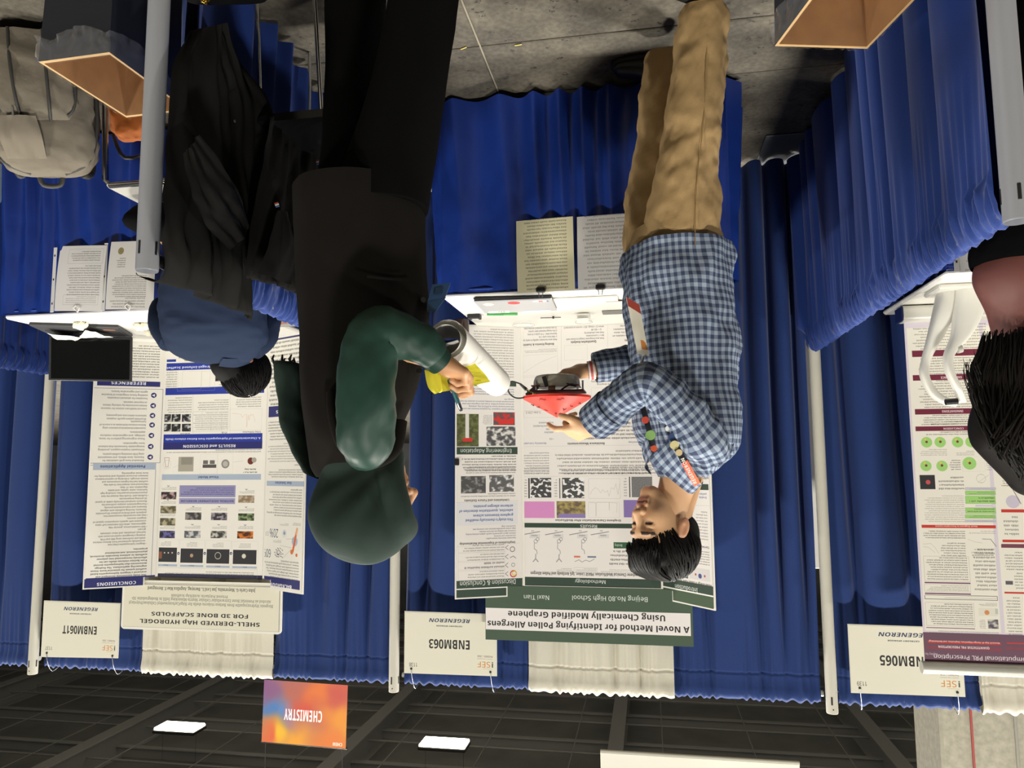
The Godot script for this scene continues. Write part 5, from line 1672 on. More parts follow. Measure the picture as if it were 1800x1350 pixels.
func shoe(t: Node3D, heel: Vector3, d: Vector3, s: float) -> void:
	var sd := d.cross(Vector3.UP)
	var b := buf()
	var rg := []
	for q in [[0.0, 0.02, 0.03, 0.02], [0.02, 0.05, 0.037, 0.048], [0.08, 0.052, 0.038, 0.05], [0.15, 0.04, 0.043, 0.038], [0.21, 0.033, 0.046, 0.03], [0.26, 0.028, 0.04, 0.024], [0.283, 0.022, 0.02, 0.014]]:
		rg.append([heel + d * q[0] * s + Vector3(0, q[1] * s, 0), sd * q[2] * s, Vector3.UP * q[3] * s])
	loft(b, rg, 24, 6, 0.85)
	var o := part("shoe", done(b), mat("#141415", 0.4), t)
	var sb := buf()
	var sr := []
	for q in [[-0.004, 0.028], [0.06, 0.038], [0.15, 0.044], [0.22, 0.047], [0.27, 0.036], [0.29, 0.014]]:
		sr.append([heel + d * q[0] * s + Vector3(0, 0.011, 0), sd * q[1] * s, Vector3.UP * 0.011])
	loft(sb, sr, 20, 5, 0.5)
	part("sole", done(sb), mat("#1f1f20", 0.7), o)

func cone_device() -> void:
	var c := Vector3(1.021, 1.214, 1.15)
	var t := thing("cone_instrument", "red cone topped sensing instrument held in the person's hands", "instrument", c)
	var red := mat("#e23a2c", 0.42)
	var b := buf()
	var R := 0.108
	loft(b, [[Vector3(0, -0.004, 0), Vector3(R, 0, 0), Vector3(0, 0, R)], [Vector3(0, 0.004, 0), Vector3(R * 1.0, 0, 0), Vector3(0, 0, R * 1.0)]], 40, 1, 1.0, 0.0, 1.0, false)
	loft(b, [[Vector3(0, 0.004, 0), Vector3(R, 0, 0), Vector3(0, 0, R)], [Vector3(0, 0.034, 0), Vector3(R * 0.5, 0, 0), Vector3(0, 0, R * 0.5)], [Vector3(0, 0.063, 0), Vector3(0.003, 0, 0), Vector3(0, 0, 0.003)]], 40, 2, 1.0, 0.0, 1.0, false)
	loft(b, [[Vector3(0, -0.004, 0), Vector3(R, 0, 0), Vector3(0, 0, R)], [Vector3(0, 0.0, 0), Vector3(0.01, 0, 0), Vector3(0, 0, 0.01)]], 40, 1, 1.0, 0.0, 1.0, false)
	part("cone", done(b), red, t)
	var ink := buf()
	var rng := RandomNumberGenerator.new()
	rng.seed = 9
	for k in 9:   # handwritten strokes
		var th: float = [0.25, 0.5, 0.75, 1.2, 1.55, 1.8, 2.2, 2.5, 2.8][k]
		var h0: float = [0.3, 0.45, 0.6, 0.12, 0.82, 0.14, 0.6, 0.45, 0.3][k]
		var pts := []
		for m in 5:
			var a := th + (m - 2) * 0.06
			var h := clampf(h0 + rng.randf_range(-0.05, 0.05), 0.02, 0.95)
			var rr := R * (1.0 - h) + 0.002
			pts.append(Vector3(cos(a) * rr, 0.005 + 0.058 * h + 0.001, sin(a) * rr))
		tube(ink, pts, 0.0011, 5, 2)
	part("marker_writing", done(ink), mat("#3a1414", 0.6), t)
	var dk := mat("#5a1a1e", 0.5)
	part("circuit_board", boxm(Vector3(0.17, 0.006, 0.1), 0.001, Vector3(-0.005, -0.018, 0.0)), dk, t)
	part("lower_board", boxm(Vector3(0.15, 0.004, 0.09), 0.001, Vector3(0.0, -0.034, 0.01)), dk, t)
	for q in [Vector3(-0.085, -0.02, 0.03), Vector3(-0.07, -0.02, 0.045), Vector3(0.06, -0.02, 0.045)]:
		part("standoff", tubem([q, q + Vector3(0, -0.03, 0)], 0.003, 8), MT.steel, t)
	part("chip_module", boxm(Vector3(0.045, 0.012, 0.03), 0.002), mat("#3a4a3c", 0.5), t, Vector3(0.075, -0.02, 0.03), Basis(Vector3(0, 0, 1), 0.7))
	for k in 5: part("pin_header", boxm(Vector3(0.004, 0.006, 0.004), 0.0006), mat("#c4b27a", 0.3, 0.8), t, Vector3(0.064 + k * 0.006, -0.008 - 0.004 * k, 0.048))
	var tub := mat("#a9a596", 0.3)
	var cb := buf()
	loft(cb, [[Vector3(0, -0.032, 0.0), Vector3(0.074, 0, 0), Vector3(0, 0, 0.07)], [Vector3(0, -0.05, 0.0), Vector3(0.074, 0, 0), Vector3(0, 0, 0.07)], [Vector3(0, -0.066, 0.0), Vector3(0.069, 0, 0), Vector3(0, 0, 0.066)], [Vector3(0, -0.07, 0.0), Vector3(0.06, 0, 0), Vector3(0, 0, 0.058)]], 40, 4, 1.0, 0.0015, 40.0)
	part("round_container", done(cb), tub, t)
	part("strap", boxm(Vector3(0.012, 0.034, 0.003), 0.001), MT.black, t, Vector3(0.028, -0.045, 0.069), Basis(Vector3(0, 0, 1), 0.3))
	part("wire_bundle", tubem([Vector3(-0.02, -0.02, 0.05), Vector3(-0.05, -0.035, 0.065), Vector3(-0.065, -0.03, 0.05), Vector3(-0.03, -0.04, 0.06)], 0.003, 8, 4), MT.black, t)
	part("cable", tubem([Vector3(1.108, 1.214, 1.19) - c, Vector3(1.143, 1.217, 1.2) - c, Vector3(1.164, 1.202, 1.21) - c, Vector3(1.166, 1.179, 1.22) - c, Vector3(1.157, 1.167, 1.22) - c, Vector3(1.144, 1.168, 1.21) - c, Vector3(1.124, 1.177, 1.2) - c, Vector3(1.108, 1.196, 1.19) - c], 0.0024, 8, 5), MT.black, t)
	part("plug", tubem([Vector3(1.131, 1.173, 1.2) - c, Vector3(1.113, 1.19, 1.19) - c], [0.0035, 0.006], 10), MT.black, t)

func woman() -> void:
	var F := Vector3(-0.94, 0, -0.342)
	var S := Vector3(-0.342, 0, 0.94)
	var t := thing("person", "person in dark green headscarf, long black vest and black trousers", "person")
	var o := Vector3(1.406, 1.527, 1.75)
	var B := frame(203, 4)
	var skin := lin("#b98a62")
	var ls := Vector3(1.351, 1.369, 1.92)
	var le := Vector3(1.333, 1.143, 1.97)
	var lw := Vector3(1.209, 1.188, 1.86)
	var nk := Vector3(1.465, 1.419, 1.73)
	var ch := Vector3(1.457, 1.24, 1.72)
	var hp := Vector3(1.458, 0.8402, 1.72)
	var body := buf()
	field_mesh(body, [["c", hp, ch, 0.09, 0.09, 0.05], ["c", ch, nk, 0.09, 0.045, 0.04], ["c", nk, o, 0.045, 0.045, 0.03], ["c", ls, le, 0.034, 0.03, 0.02], ["c", le, lw, 0.028, 0.024, 0.01], ["c", ls, Vector3(1.558, 1.356, 1.55), 0.04, 0.04, 0.03], ["c", Vector3(1.558, 1.356, 1.55), Vector3(1.55, 1.07, 1.5), 0.04, 0.035, 0.03], ["c", Vector3(1.499, 0.7202, 1.69), Vector3(1.504, -0.0656, 1.66), 0.045, 0.035, 0.02], ["c", Vector3(1.377, 0.7641, 1.79), Vector3(1.244, 0.07, 1.835), 0.05, 0.035, 0.02]], 0.018, func(_p, _n): return skin)
	field_mesh(body, head_prims(o, B, 0.95), 0.004, head_paint(o, B, skin, 0.95))
	var hd := (Vector3(1.173, 1.207, 1.84) - lw).normalized()
	var pn := (Vector3(1.178, 1.246, 1.8) - Vector3(1.173, 1.207, 1.84)).normalized()
	pn = (pn - hd * pn.dot(hd)).normalized()
	field_mesh(body, hand_prims(lw, hd, pn, Vector3(0.1, 0.2, -1).normalized(), [0.8, 1.15, 1.25, 1.3, 1.3], 0.9), 0.0032, func(_p, _n): return skin)
	part("body", done(body), skin_mat(), t)
	# headscarf
	var hj := buf()
	var G := func(f, u, w): return o + B * Vector3(f, u, w)
	var hs := [["e", G.call(-0.018, 0.034, 0), Vector3(0.112, 0.1, 0.09), B, 0.03], ["e", G.call(-0.07, 0.0, 0), Vector3(0.082, 0.09, 0.08), B, 0.04], ["c", G.call(-0.035, -0.06, 0), G.call(-0.05, -0.12, 0), 0.07, 0.066, 0.05], ["c", G.call(0.02, -0.1, 0), G.call(0.005, -0.16, 0), 0.058, 0.062, 0.04]]
	var arc := [[0.088, 0.056, 0.0], [0.087, 0.05, 0.025], [0.081, 0.04, 0.045], [0.074, 0.02, 0.06], [0.068, -0.01, 0.066], [0.062, -0.04, 0.066], [0.058, -0.07, 0.06], [0.058, -0.095, 0.046], [0.06, -0.115, 0.026], [0.062, -0.12, 0.0]]
	for k in arc.size() - 1:
		for w in [-1.0, 1.0]:
			hs.append(["c", G.call(arc[k][0] - 0.012, arc[k][1], arc[k][2] * w), G.call(arc[k + 1][0] - 0.012, arc[k + 1][1], arc[k + 1][2] * w), 0.02, 0.02, 0.03])
	hs.append(["e", G.call(0.118, -0.045, 0), Vector3(0.062, 0.068, 0.05), B, -0.01])
	field_mesh(hj, hs, 0.006, func(_p, _n): return Color.WHITE)
	hj.c = PackedColorArray()
	var hinv := B.transposed()
	for k in hj.v.size(): # folds running from the chin over the cheek to the crown and nape
		var q: Vector3 = hinv * (hj.v[k] - o)
		var away := Vector2(q.x - 0.07, q.y + 0.13)
		var ang := away.angle()
		var wgt := clampf((away.length() - 0.05) / 0.1, 0.0, 1.0) * clampf(absf(q.z) / 0.03, 0.0, 1.0)
		hj.v[k] += hj.n[k] * 0.0036 * wgt * (sin(ang * 8.0 + q.z * 25.0) + 0.5 * sin(ang * 17.0 + 1.0 - q.z * 18.0))
	renormal(hj)
	var gm := fabric("#27342f", 0.75, 0.25)
	part("headscarf", done(hj), gm, t)
	var tail := buf()
	loft(tail, [[Vector3(1.557, 1.458, 1.68), Vector3(0.05, -0.02, 0.02), Vector3(0, 0, 0.05)], [Vector3(1.607, 1.396, 1.66), Vector3(0.045, -0.02, 0.02), Vector3(0, 0, 0.06)], [Vector3(1.651, 1.32, 1.64), Vector3(0.035, -0.01, 0.02), Vector3(0, 0, 0.07)], [Vector3(1.674, 1.242, 1.63), Vector3(0.03, 0, 0.01), Vector3(0, 0, 0.075)], [Vector3(1.685, 1.172, 1.63), Vector3(0.032, 0, 0), Vector3(0, 0, 0.08)], [Vector3(1.689, 1.149, 1.63), Vector3(0.03, 0, 0), Vector3(0, 0, 0.075)]], 26, 6, 0.9, 0.006, 12.0)
	var o2 := part("scarf_tail", done(tail), gm, t)
	for k in 9:
		var p := Vector3(1.691, 1.15, 1.63) + Vector3(-0.03 + 0.0075 * k, 0.004, 0.05 * sin(k * 2.0))
		part("tassel", tubem([p, p + Vector3(0.004 * sin(k * 3.0), -0.014, 0.004), p + Vector3(0.006 * cos(k * 2.0), -0.024, 0.0)], [0.003, 0.0035, 0.002], 8), mat("#141a18", 0.7), o2)
	# blouse sleeves
	var bl := fabric("#213a31", 0.45, 0.3)
	var sv := buf()
	tube(sv, [Vector3(1.377, 1.404, 1.87), Vector3(1.357, 1.369, 1.93), Vector3(1.343, 1.278, 1.965), Vector3(1.335, 1.178, 1.97), Vector3(1.319, 1.135, 1.965), Vector3(1.277, 1.136, 1.93), Vector3(1.238, 1.153, 1.9), Vector3(1.215, 1.179, 1.875)], [0.035, 0.064, 0.067, 0.061, 0.058, 0.054, 0.047, 0.034], 30, 8, 0.007, 8.0, false)
	part("sleeve", done(sv), bl, t)
	var cu := buf()
	tube(cu, [Vector3(1.223, 1.171, 1.88), Vector3(1.204, 1.19, 1.858)], [0.0345, 0.032], 26, 1, 0.0015, 30.0, false)
	part("cuff", done(cu), bl, t)
	var sv2 := buf()
	tube(sv2, [Vector3(1.551, 1.38, 1.56), Vector3(1.564, 1.234, 1.5), Vector3(1.54, 1.084, 1.48), Vector3(1.424, 1.078, 1.52)], [0.06, 0.064, 0.06, 0.045], 24, 5, 0.007, 11.0)
	part("far_sleeve", done(sv2), bl, t)
	# long vest
	var vm := fabric("#1b1917", 0.88)
	var vs := buf()
	var vr := []
	for q in [[Vector3(1.459, 0.7326, 1.73), 0.168, 0.2], [Vector3(1.456, 0.8131, 1.73), 0.168, 0.2], [Vector3(1.451, 0.9334, 1.73), 0.166, 0.195], [Vector3(1.443, 1.052, 1.73), 0.164, 0.19], [Vector3(1.446, 1.169, 1.73), 0.154, 0.19], [Vector3(1.455, 1.255, 1.73), 0.14, 0.188], [Vector3(1.466, 1.334, 1.73), 0.116, 0.18], [Vector3(1.473, 1.384, 1.73), 0.1, 0.15], [Vector3(1.483, 1.426, 1.73), 0.084, 0.105], [Vector3(1.496, 1.452, 1.73), 0.058, 0.07]]:
		vr.append([q[0], F * q[1], S * q[2]])
	loft(vs, vr, 48, 8, 0.9, 0.006, 5.0, false, 8, Vector3(1, 0.5, 1))
	part("vest", done(vs), vm, t)
	part("armhole_band", tubem([Vector3(1.44, 1.259, 1.92), Vector3(1.424, 1.325, 1.94), Vector3(1.401, 1.385, 1.935), Vector3(1.36, 1.417, 1.895), Vector3(1.316, 1.39, 1.86), Vector3(1.307, 1.321, 1.84)], 0.016, 12, 5), vm, t)
	var hem := buf()
	loft(hem, [[Vector3(1.459, 0.7341, 1.73), F * 0.166, S * 0.198], [Vector3(1.459, 0.7463, 1.73), F * 0.12, S * 0.14]], 40, 1)
	part("vest_hem", done(hem), vm, t)
	part("pocket_welt", rows_cloth([[Vector3(1.36, 0.9999, 1.928), Vector3(1.272, 0.995, 1.845)], [Vector3(1.36, 0.9938, 1.93), Vector3(1.272, 0.9887, 1.847)]], 10, 3, Vector3(0, 0, 1), 0.001, 1.0, 2), vm, t)
	for p in [Vector3(1.267, 1.028, 1.8), Vector3(1.275, 1.2, 1.8)]: part("button", tubem([p, p + Vector3(-0.003, 0, 0.006)], 0.0065, 14), mat("#1e1e20", 0.3), t)
	# trousers
	var tm := fabric("#0b0b0b", 0.92)
	var tr := buf()
	var la := []
	for q in [[Vector3(1.504, 0.7544, 1.7), 0.1], [Vector3(1.504, 0.6415, 1.69), 0.08], [Vector3(1.505, 0.4134, 1.68), 0.074], [Vector3(1.504, 0.1445, 1.67), 0.083], [Vector3(1.505, -0.0794, 1.66), 0.1]]: la.append([q[0], F * q[1], S * q[1] * 1.05])
	loft(tr, la, 30, 7, 0.95, 0.006, 5.0, true, 9, Vector3(1, 0.4, 1))
	var lb := []
	for q in [[Vector3(1.389, 0.7892, 1.78), 0.122], [Vector3(1.357, 0.6774, 1.79), 0.11], [Vector3(1.309, 0.5132, 1.81), 0.096], [Vector3(1.262, 0.2763, 1.83), 0.086], [Vector3(1.236, 0.0596, 1.84), 0.1]]: lb.append([q[0], F * q[1], S * q[1] * 1.05])
	loft(tr, lb, 30, 7, 0.95, 0.006, 5.0, true, 12, Vector3(1, 0.4, 1))
	part("trousers", done(tr), tm, t)
	shoe(t, Vector3(1.56, 0, 1.68), Vector3(-0.95, 0, -0.3), 0.9)
	shoe(t, Vector3(1.4, 0, 1.86), Vector3(-0.95, 0, -0.3), 0.9)
	# rolled poster, pad, pen and card in the hand
	var rp := thing("poster_roll", "thick white paper roll tucked under the hand of the person in black", "paper roll")
	var ra := Vector3(1.195, 1.132, 1.84)
	var rb := Vector3(1.186, 1.177, 1.3)
	var ob := buf()
	tube(ob, [ra, ra.lerp(rb, 0.5), rb], [0.047, 0.045, 0.042], 36, 1, 0.0, 1.0, false)
	tube(ob, [rb, rb + (rb - ra).normalized() * 0.004], [0.042, 0.026], 36, 1, 0.0, 1.0, false)
	var rollm := fabric("#e9e7e0", 0.6, 0.3)
	rollm.backlight_enabled = true
	rollm.backlight = Color(0.5, 0.5, 0.48)
	part("outer_sheet", done(ob), rollm, rp)
	var ax := (rb - ra).normalized()
	var up := (Vector3.UP - ax * ax.y).normalized()
	var sd := ax.cross(up)
	var inn := buf()
	var ir := []
	for k in 3: ir.append([ra + ax * (-0.004 + 0.12 * k) + up * 0.002 + sd * 0.004, up * 0.037, sd * 0.037])
	loft(inn, ir, 30, 1, 1.0, 0.0, 1.0, false)
	part("inner_sheet", done(inn), rollm, rp)
	part("blue_folder", boxm(Vector3(0.056, 0.006, 0.2), 0.002), mat("#223a86", 0.4), rp, ra + ax * 0.088 + up * 0.004, Basis(sd, up, -ax))
	part("printed_sheet", boxm(Vector3(0.056, 0.003, 0.2), 0.001), mat("#b5b4b2", 0.6), rp, ra + ax * 0.086 + up * 0.014 - sd * 0.002, Basis(sd, up, -ax) * Basis(Vector3(0, 0, 1), 0.25))
	var yp := thing("yellow_sheets", "bright yellow ruled sheets held between hand and white roll", "paper")
	var ym := rows_cloth([[Vector3(1.25, 1.19, 1.83), Vector3(1.169, 1.162, 1.72)], [Vector3(1.247, 1.225, 1.83), Vector3(1.139, 1.196, 1.7)], [Vector3(1.225, 1.256, 1.82), Vector3(1.124, 1.218, 1.69)]], 16, 12, Vector3(0, 0.3, 1), 0.006, 2.0, 31)
	var yel := fabric("#f2e84c", 0.7, 0.2)
	yel.backlight_enabled = true
	yel.backlight = Color(0.4, 0.38, 0.08)
	part("sheet", ym, yel, yp)
	part("corner_sheet", rows_cloth([[Vector3(1.248, 1.203, 1.845), Vector3(1.21, 1.217, 1.84)], [Vector3(1.24, 1.243, 1.845), Vector3(1.206, 1.249, 1.84)], [Vector3(1.225, 1.26, 1.84), Vector3(1.211, 1.257, 1.84)]], 6, 8, Vector3(0, 0, 1), 0.004, 2.0, 32), yel, yp)
	for k in 4: part("ruled_line", tubem([Vector3(1.196, 1.198, 1.765) + Vector3(0.0, 0.01 * k, -0.002), Vector3(1.143, 1.198, 1.71) + Vector3(0.0, 0.01 * k, 0.004)], 0.0006, 4), mat("#b8a83a", 0.6), yp)
	var pen := thing("teal_pen", "teal pen with silver tip pointing up from the fist", "pen")
	var p0 := Vector3(1.198, 1.224, 1.81)
	var p1 := Vector3(1.176, 1.296, 1.78)
	part("barrel", tubem([p0, p0.lerp(p1, 0.75)], 0.0056, 12), mat("#1c5a5e", 0.35), pen)
	part("silver_tip", tubem([p0.lerp(p1, 0.74), p0.lerp(p1, 0.93)], [0.0056, 0.0045], 12), MT.chrome, pen)
	part("rubber_end", tubem([p0.lerp(p1, 0.92), p1], [0.0048, 0.0035], 12), MT.black, pen)
	part("clip", tubem([p0.lerp(p1, 0.72) + Vector3(-0.006, 0.002, 0.004), p0.lerp(p1, 0.4) + Vector3(-0.007, 0.002, 0.005)], 0.0012, 6), MT.chrome, pen)
	var bc := thing("blue_card", "translucent blue card sticking out at the vest front", "card")
	var cb2 := buf()
	plate(cb2, [Vector3(1.272, 1.015, 1.74), Vector3(1.261, 0.9748, 1.74), Vector3(1.219, 0.9678, 1.72), Vector3(1.234, 1.006, 1.72)], Vector3(0, 0, -0.002))
	plate(cb2, [Vector3(1.277, 1.042, 1.735), Vector3(1.274, 1.011, 1.735), Vector3(1.231, 1.004, 1.72), Vector3(1.256, 1.041, 1.725)], Vector3(0, 0, -0.002))
	part("card", done(cb2), mat("#33567f", 0.4), bc)
	var cb3 := buf()
	plate(cb3, [Vector3(1.256, 1, 1.737), Vector3(1.253, 0.9832, 1.737), Vector3(1.234, 0.9796, 1.73), Vector3(1.237, 0.9969, 1.73)], Vector3(0, 0, 0.0015))
	part("print", done(cb3), mat("#264668", 0.4), bc)

func seated() -> void:
	var t := thing("person", "seated person in navy polo shirt bending forward with back turned", "person")
	var Rv := Vector3(0.984, 0, 0.177)
	var Bk := Vector3(-0.177, 0, 0.984)
	var skin := lin("#9a6a48")
	var o := Vector3(2.33, 1.006, 0.78)
	var B := frame(235, 48)
	var nk := Vector3(2.323, 0.9901, 0.86)
	var ls := Vector3(2.23, 0.9263, 0.86)
	var le := Vector3(2.209, 0.8517, 0.84)
	var lw := Vector3(2.141, 0.8184, 0.7)
	var rs := Vector3(2.472, 0.9314, 0.97)
	var body := buf()
	field_mesh(body, [["c", Vector3(2.27, 0.6214, 1.08), Vector3(2.321, 0.8776, 1), 0.07, 0.07, 0.05], ["c", Vector3(2.321, 0.8776, 1), nk, 0.07, 0.045, 0.05], ["c", nk, o, 0.05, 0.05, 0.03], ["c", ls, rs, 0.035, 0.035, 0.03], ["c", ls, le, 0.036, 0.034, 0.03], ["c", le, lw, 0.035, 0.028, 0.02], ["c", rs, Vector3(2.511, 0.7938, 0.95), 0.028, 0.028, 0.02], ["c", Vector3(2.36, 0.53, 1.06), Vector3(2.08, 0.5, 0.92), 0.07, 0.055, 0.03], ["c", Vector3(2.08, 0.5, 0.92), Vector3(2.1, 0.08, 0.95), 0.05, 0.04, 0.03], ["c", Vector3(2.5, 0.53, 1.0), Vector3(2.28, 0.5, 0.88), 0.07, 0.055, 0.03], ["c", Vector3(2.28, 0.5, 0.88), Vector3(2.3, 0.08, 0.9), 0.05, 0.04, 0.03]], 0.018, func(_p, _n): return skin)
	field_mesh(body, head_prims(o, B, 0.95), 0.006, head_paint(o, B, skin, 0.95))
	field_mesh(body, hand_prims(lw, Vector3(-0.85, -0.05, -0.5).normalized(), Vector3.DOWN, Vector3(0.5, 0, -0.85).normalized(), [0.4, 0.35, 0.35, 0.35, 0.35], 0.95), 0.005, func(_p, _n): return skin)
	part("body", done(body), skin_mat(), t)
	var hb := buf()
	var hz := [["e", o + B * Vector3(-0.02, 0.046, 0), Vector3(0.098, 0.09, 0.083), B, 0.012], ["e", o + B * Vector3(-0.06, -0.02, 0), Vector3(0.055, 0.075, 0.07), B, 0.02], ["e", o + B * Vector3(0.1, -0.03, 0), Vector3(0.08, 0.08, 0.09), B, -0.012]]
	field_mesh(hb, hz, 0.0055, func(_p, _n): return Color.WHITE)
	hb.c = PackedColorArray()
	strands(hb, o, B, Vector3(0.102, 0.094, 0.086), 700, 14, 0.03, 0.07, -0.6)
	part("hair", done(hb), fabric("#090808", 0.6, 0.25), t)
	var nav := fabric("#222c40", 0.85, 0.2)
	var sh := buf()
	var rg := []
	for q in [[Vector3(2.236, 0.5722, 1.12), 0.16, 0.11], [Vector3(2.271, 0.7061, 1.08), 0.178, 0.12], [Vector3(2.312, 0.839, 1.02), 0.19, 0.12], [Vector3(2.324, 0.9277, 0.98), 0.192, 0.115], [Vector3(2.347, 0.979, 0.94), 0.178, 0.09], [Vector3(2.356, 1.017, 0.9), 0.13, 0.06], [Vector3(2.34, 1.031, 0.87), 0.07, 0.05]]:
		rg.append([q[0], Rv * q[1], Bk * q[2]])
	loft(sh, rg, 44, 8, 0.85, 0.008, 8.0, true, 4, Vector3(0.5, 1.6, 1))
	tube(sh, [Vector3(2.225, 0.9683, 0.9), Vector3(2.206, 0.9272, 0.86), Vector3(2.205, 0.8681, 0.83), Vector3(2.207, 0.8347, 0.81)], [0.06, 0.062, 0.058, 0.054], 22, 5, 0.005, 12.0)
	tube(sh, [Vector3(2.502, 0.9522, 0.97), Vector3(2.555, 0.8808, 0.95), Vector3(2.588, 0.8024, 0.9)], [0.055, 0.06, 0.055], 22, 5, 0.005, 12.0)
	part("polo_shirt", done(sh), nav, t)
	part("collar", rows_cloth([[Vector3(2.355, 1.043, 0.9), Vector3(2.304, 1.022, 0.955)], [Vector3(2.299, 1.046, 0.87), Vector3(2.258, 1.02, 0.93)], [Vector3(2.251, 1.027, 0.85), Vector3(2.229, 0.9989, 0.9)]], 8, 14, Vector3(0, 0.3, 1), 0.003, 2.0, 8), nav, t)
	var tr := buf()
	loft(tr, [[Vector3(2.246, 0.6286, 1.1), Rv * 0.16, Bk * 0.11], [Vector3(2.44, 0.55, 1.08), Rv * 0.17, Bk * 0.14], [Vector3(2.44, 0.49, 1.06), Rv * 0.16, Bk * 0.13]], 30, 5, 0.9)
	for q in [[Vector3(2.36, 0.55, 1.06), Vector3(2.08, 0.52, 0.92), Vector3(2.1, 0.08, 0.95)], [Vector3(2.5, 0.55, 1.0), Vector3(2.28, 0.5, 0.9), Vector3(2.3, 0.08, 0.92)]]:
		tube(tr, [q[0], q[0].lerp(q[1], 0.6), q[1], q[1].lerp(q[2], 0.25), q[2]], [0.09, 0.085, 0.075, 0.07, 0.055], 22, 4, 0.004, 8.0)
	part("trousers", done(tr), fabric("#0e0e0f", 0.9), t)
	shoe(t, Vector3(2.15, 0, 0.99), Vector3(-0.8, 0, -0.6), 0.72)
	shoe(t, Vector3(2.35, 0, 0.96), Vector3(-0.95, 0, -0.3), 0.72)

func edge_person() -> void:
	var t := thing("person", "person with long dark hair at the picture edge before the maroon banner", "person")
	var skin := lin("#6e4238")
	var o := Vector3(-0.3192, 1.27, 1.162)
	var B := frame(255, 8)
	var body := buf()
	field_mesh(body, [["c", Vector3(-0.3091, 1.088, 1.204), o, 0.05, 0.05, 0.03], ["c", Vector3(-0.3016, 1.072, 1.207), Vector3(-0.3138, 0.8971, 1.224), 0.06, 0.085, 0.05], ["c", Vector3(-0.3028, 1.024, 1.212), Vector3(-0.247, 0.9077, 1.214), 0.05, 0.052, 0.06], ["c", Vector3(-0.3107, 1.024, 1.21), Vector3(-0.4128, 0.9185, 1.224), 0.05, 0.05, 0.06], ["c", Vector3(-0.3138, 0.8971, 1.224), Vector3(-0.3617, 0.4605, 1.282), 0.1, 0.1, 0.06], ["c", Vector3(-0.3617, 0.4605, 1.282), Vector3(-0.3755, -0.0918, 1.339), 0.1, 0.08, 0.06], ["c", Vector3(-0.4128, 0.9185, 1.224), Vector3(-0.4384, 0.6381, 1.301), 0.04, 0.035, 0.03], ["c", Vector3(-0.4384, 0.6381, 1.301), Vector3(-0.26, 0.5803, 1.441), 0.035, 0.028, 0.02]], 0.012, func(_p, _n): return skin)
	field_mesh(body, head_prims(o, B, 0.95), 0.007, head_paint(o, B, skin, 0.95))
	field_mesh(body, hand_prims(Vector3(-0.26, 0.5803, 1.441), Vector3(0.7, -0.1, 0.6).normalized(), Vector3.DOWN, Vector3(0.4, 0, -0.9).normalized(), [0.4, 0.4, 0.4, 0.4, 0.4], 0.9), 0.005, func(_p, _n): return skin.lightened(0.1))
	part("body", done(body), skin_mat(), t)
	var hb := buf()
	var rng := RandomNumberGenerator.new()
	rng.seed = 3
	var hz := [["e", o + Vector3(0.0, 0.02, 0), Vector3(0.125, 0.14, 0.125), Basis.IDENTITY, 0.02], ["c", Vector3(-0.2738, 1.17, 1.222), Vector3(-0.286, 1.112, 1.236), 0.075, 0.055, 0.04], ["c", Vector3(-0.2633, 1.343, 1.185), Vector3(-0.3236, 1.455, 1.162), 0.1, 0.07, 0.05]]
	field_mesh(hb, hz, 0.0052, func(_p, _n): return Color.WHITE)
	hb.c = PackedColorArray()
	part("hair", done(hb), fabric("#100d0b", 0.55, 0.25), t)
	var loose := buf()
	for k in 700: # long locks falling from the crown to the nape
		var u := rng.randf()
		var a := Vector3(-0.3849, 1.562, 1.211).lerp(Vector3(-0.1658, 1.37, 1.322), rng.randf()) + Vector3(rng.randf_range(-0.02, 0.03), rng.randf_range(-0.02, 0.02), rng.randf_range(0.0, 0.05))
		var m := Vector3(-0.1307, 1.237, 1.291).lerp(Vector3(-0.2832, 1.244, 1.33), u) + Vector3(0, rng.randf_range(-0.03, 0.03), rng.randf_range(-0.015, 0.01))
		var e := Vector3(-0.1934, 1.094, 1.265).lerp(Vector3(-0.305, 1.089, 1.307), u) + Vector3(rng.randf_range(-0.02, 0.02), rng.randf_range(-0.03, 0.05), rng.randf_range(-0.01, 0.01))
		tube(loose, [a, a.lerp(m, 0.5) + Vector3(0.018, 0.014, 0.025), m, m.lerp(e, 0.6) + Vector3(0.004, 0, 0.01), e], [0.003, 0.0038, 0.0036, 0.0028, 0.001], 5, 2)
	for k in 30:
		var a := Vector3(-0.1325, 1.238, 1.301) + Vector3(rng.randf_range(-0.02, 0.01), rng.randf_range(-0.05, 0.06), rng.randf_range(-0.02, 0.02))
		tube(loose, [a, a + Vector3(0.012, -0.03, 0.01), a + Vector3(rng.randf_range(0.0, 0.02), -0.065, 0.005)], [0.0016, 0.0013, 0.0005], 5, 3)
	part("long_locks", done(loose), fabric("#15120f", 0.5, 0.3), t)
	var top := buf()
	var e := Vector3(0.984, 0, 0.177)
	var k2 := Vector3(-0.177, 0, 0.984)
	loft(top, [[Vector3(-0.3144, 0.8748, 1.226), e * 0.13, k2 * 0.11], [Vector3(-0.3343, 0.8335, 1.227), e * 0.155, k2 * 0.125], [Vector3(-0.3525, 0.738, 1.234), e * 0.16, k2 * 0.13], [Vector3(-0.3722, 0.4514, 1.261), e * 0.15, k2 * 0.13], [Vector3(-0.3778, 0.2283, 1.284), e * 0.16, k2 * 0.14]], 36, 6, 0.9, 0.006, 8.0, false, 7)
	part("top", done(top), fabric("#0b0b0c", 0.9), t)
	var tr := buf()
	loft(tr, [[Vector3(-0.3774, 0.2443, 1.282), e * 0.16, k2 * 0.14], [Vector3(-0.3826, 0.0372, 1.304), e * 0.14, k2 * 0.13], [Vector3(-0.3869, -0.138, 1.322), e * 0.13, k2 * 0.12]], 28, 5, 0.9)
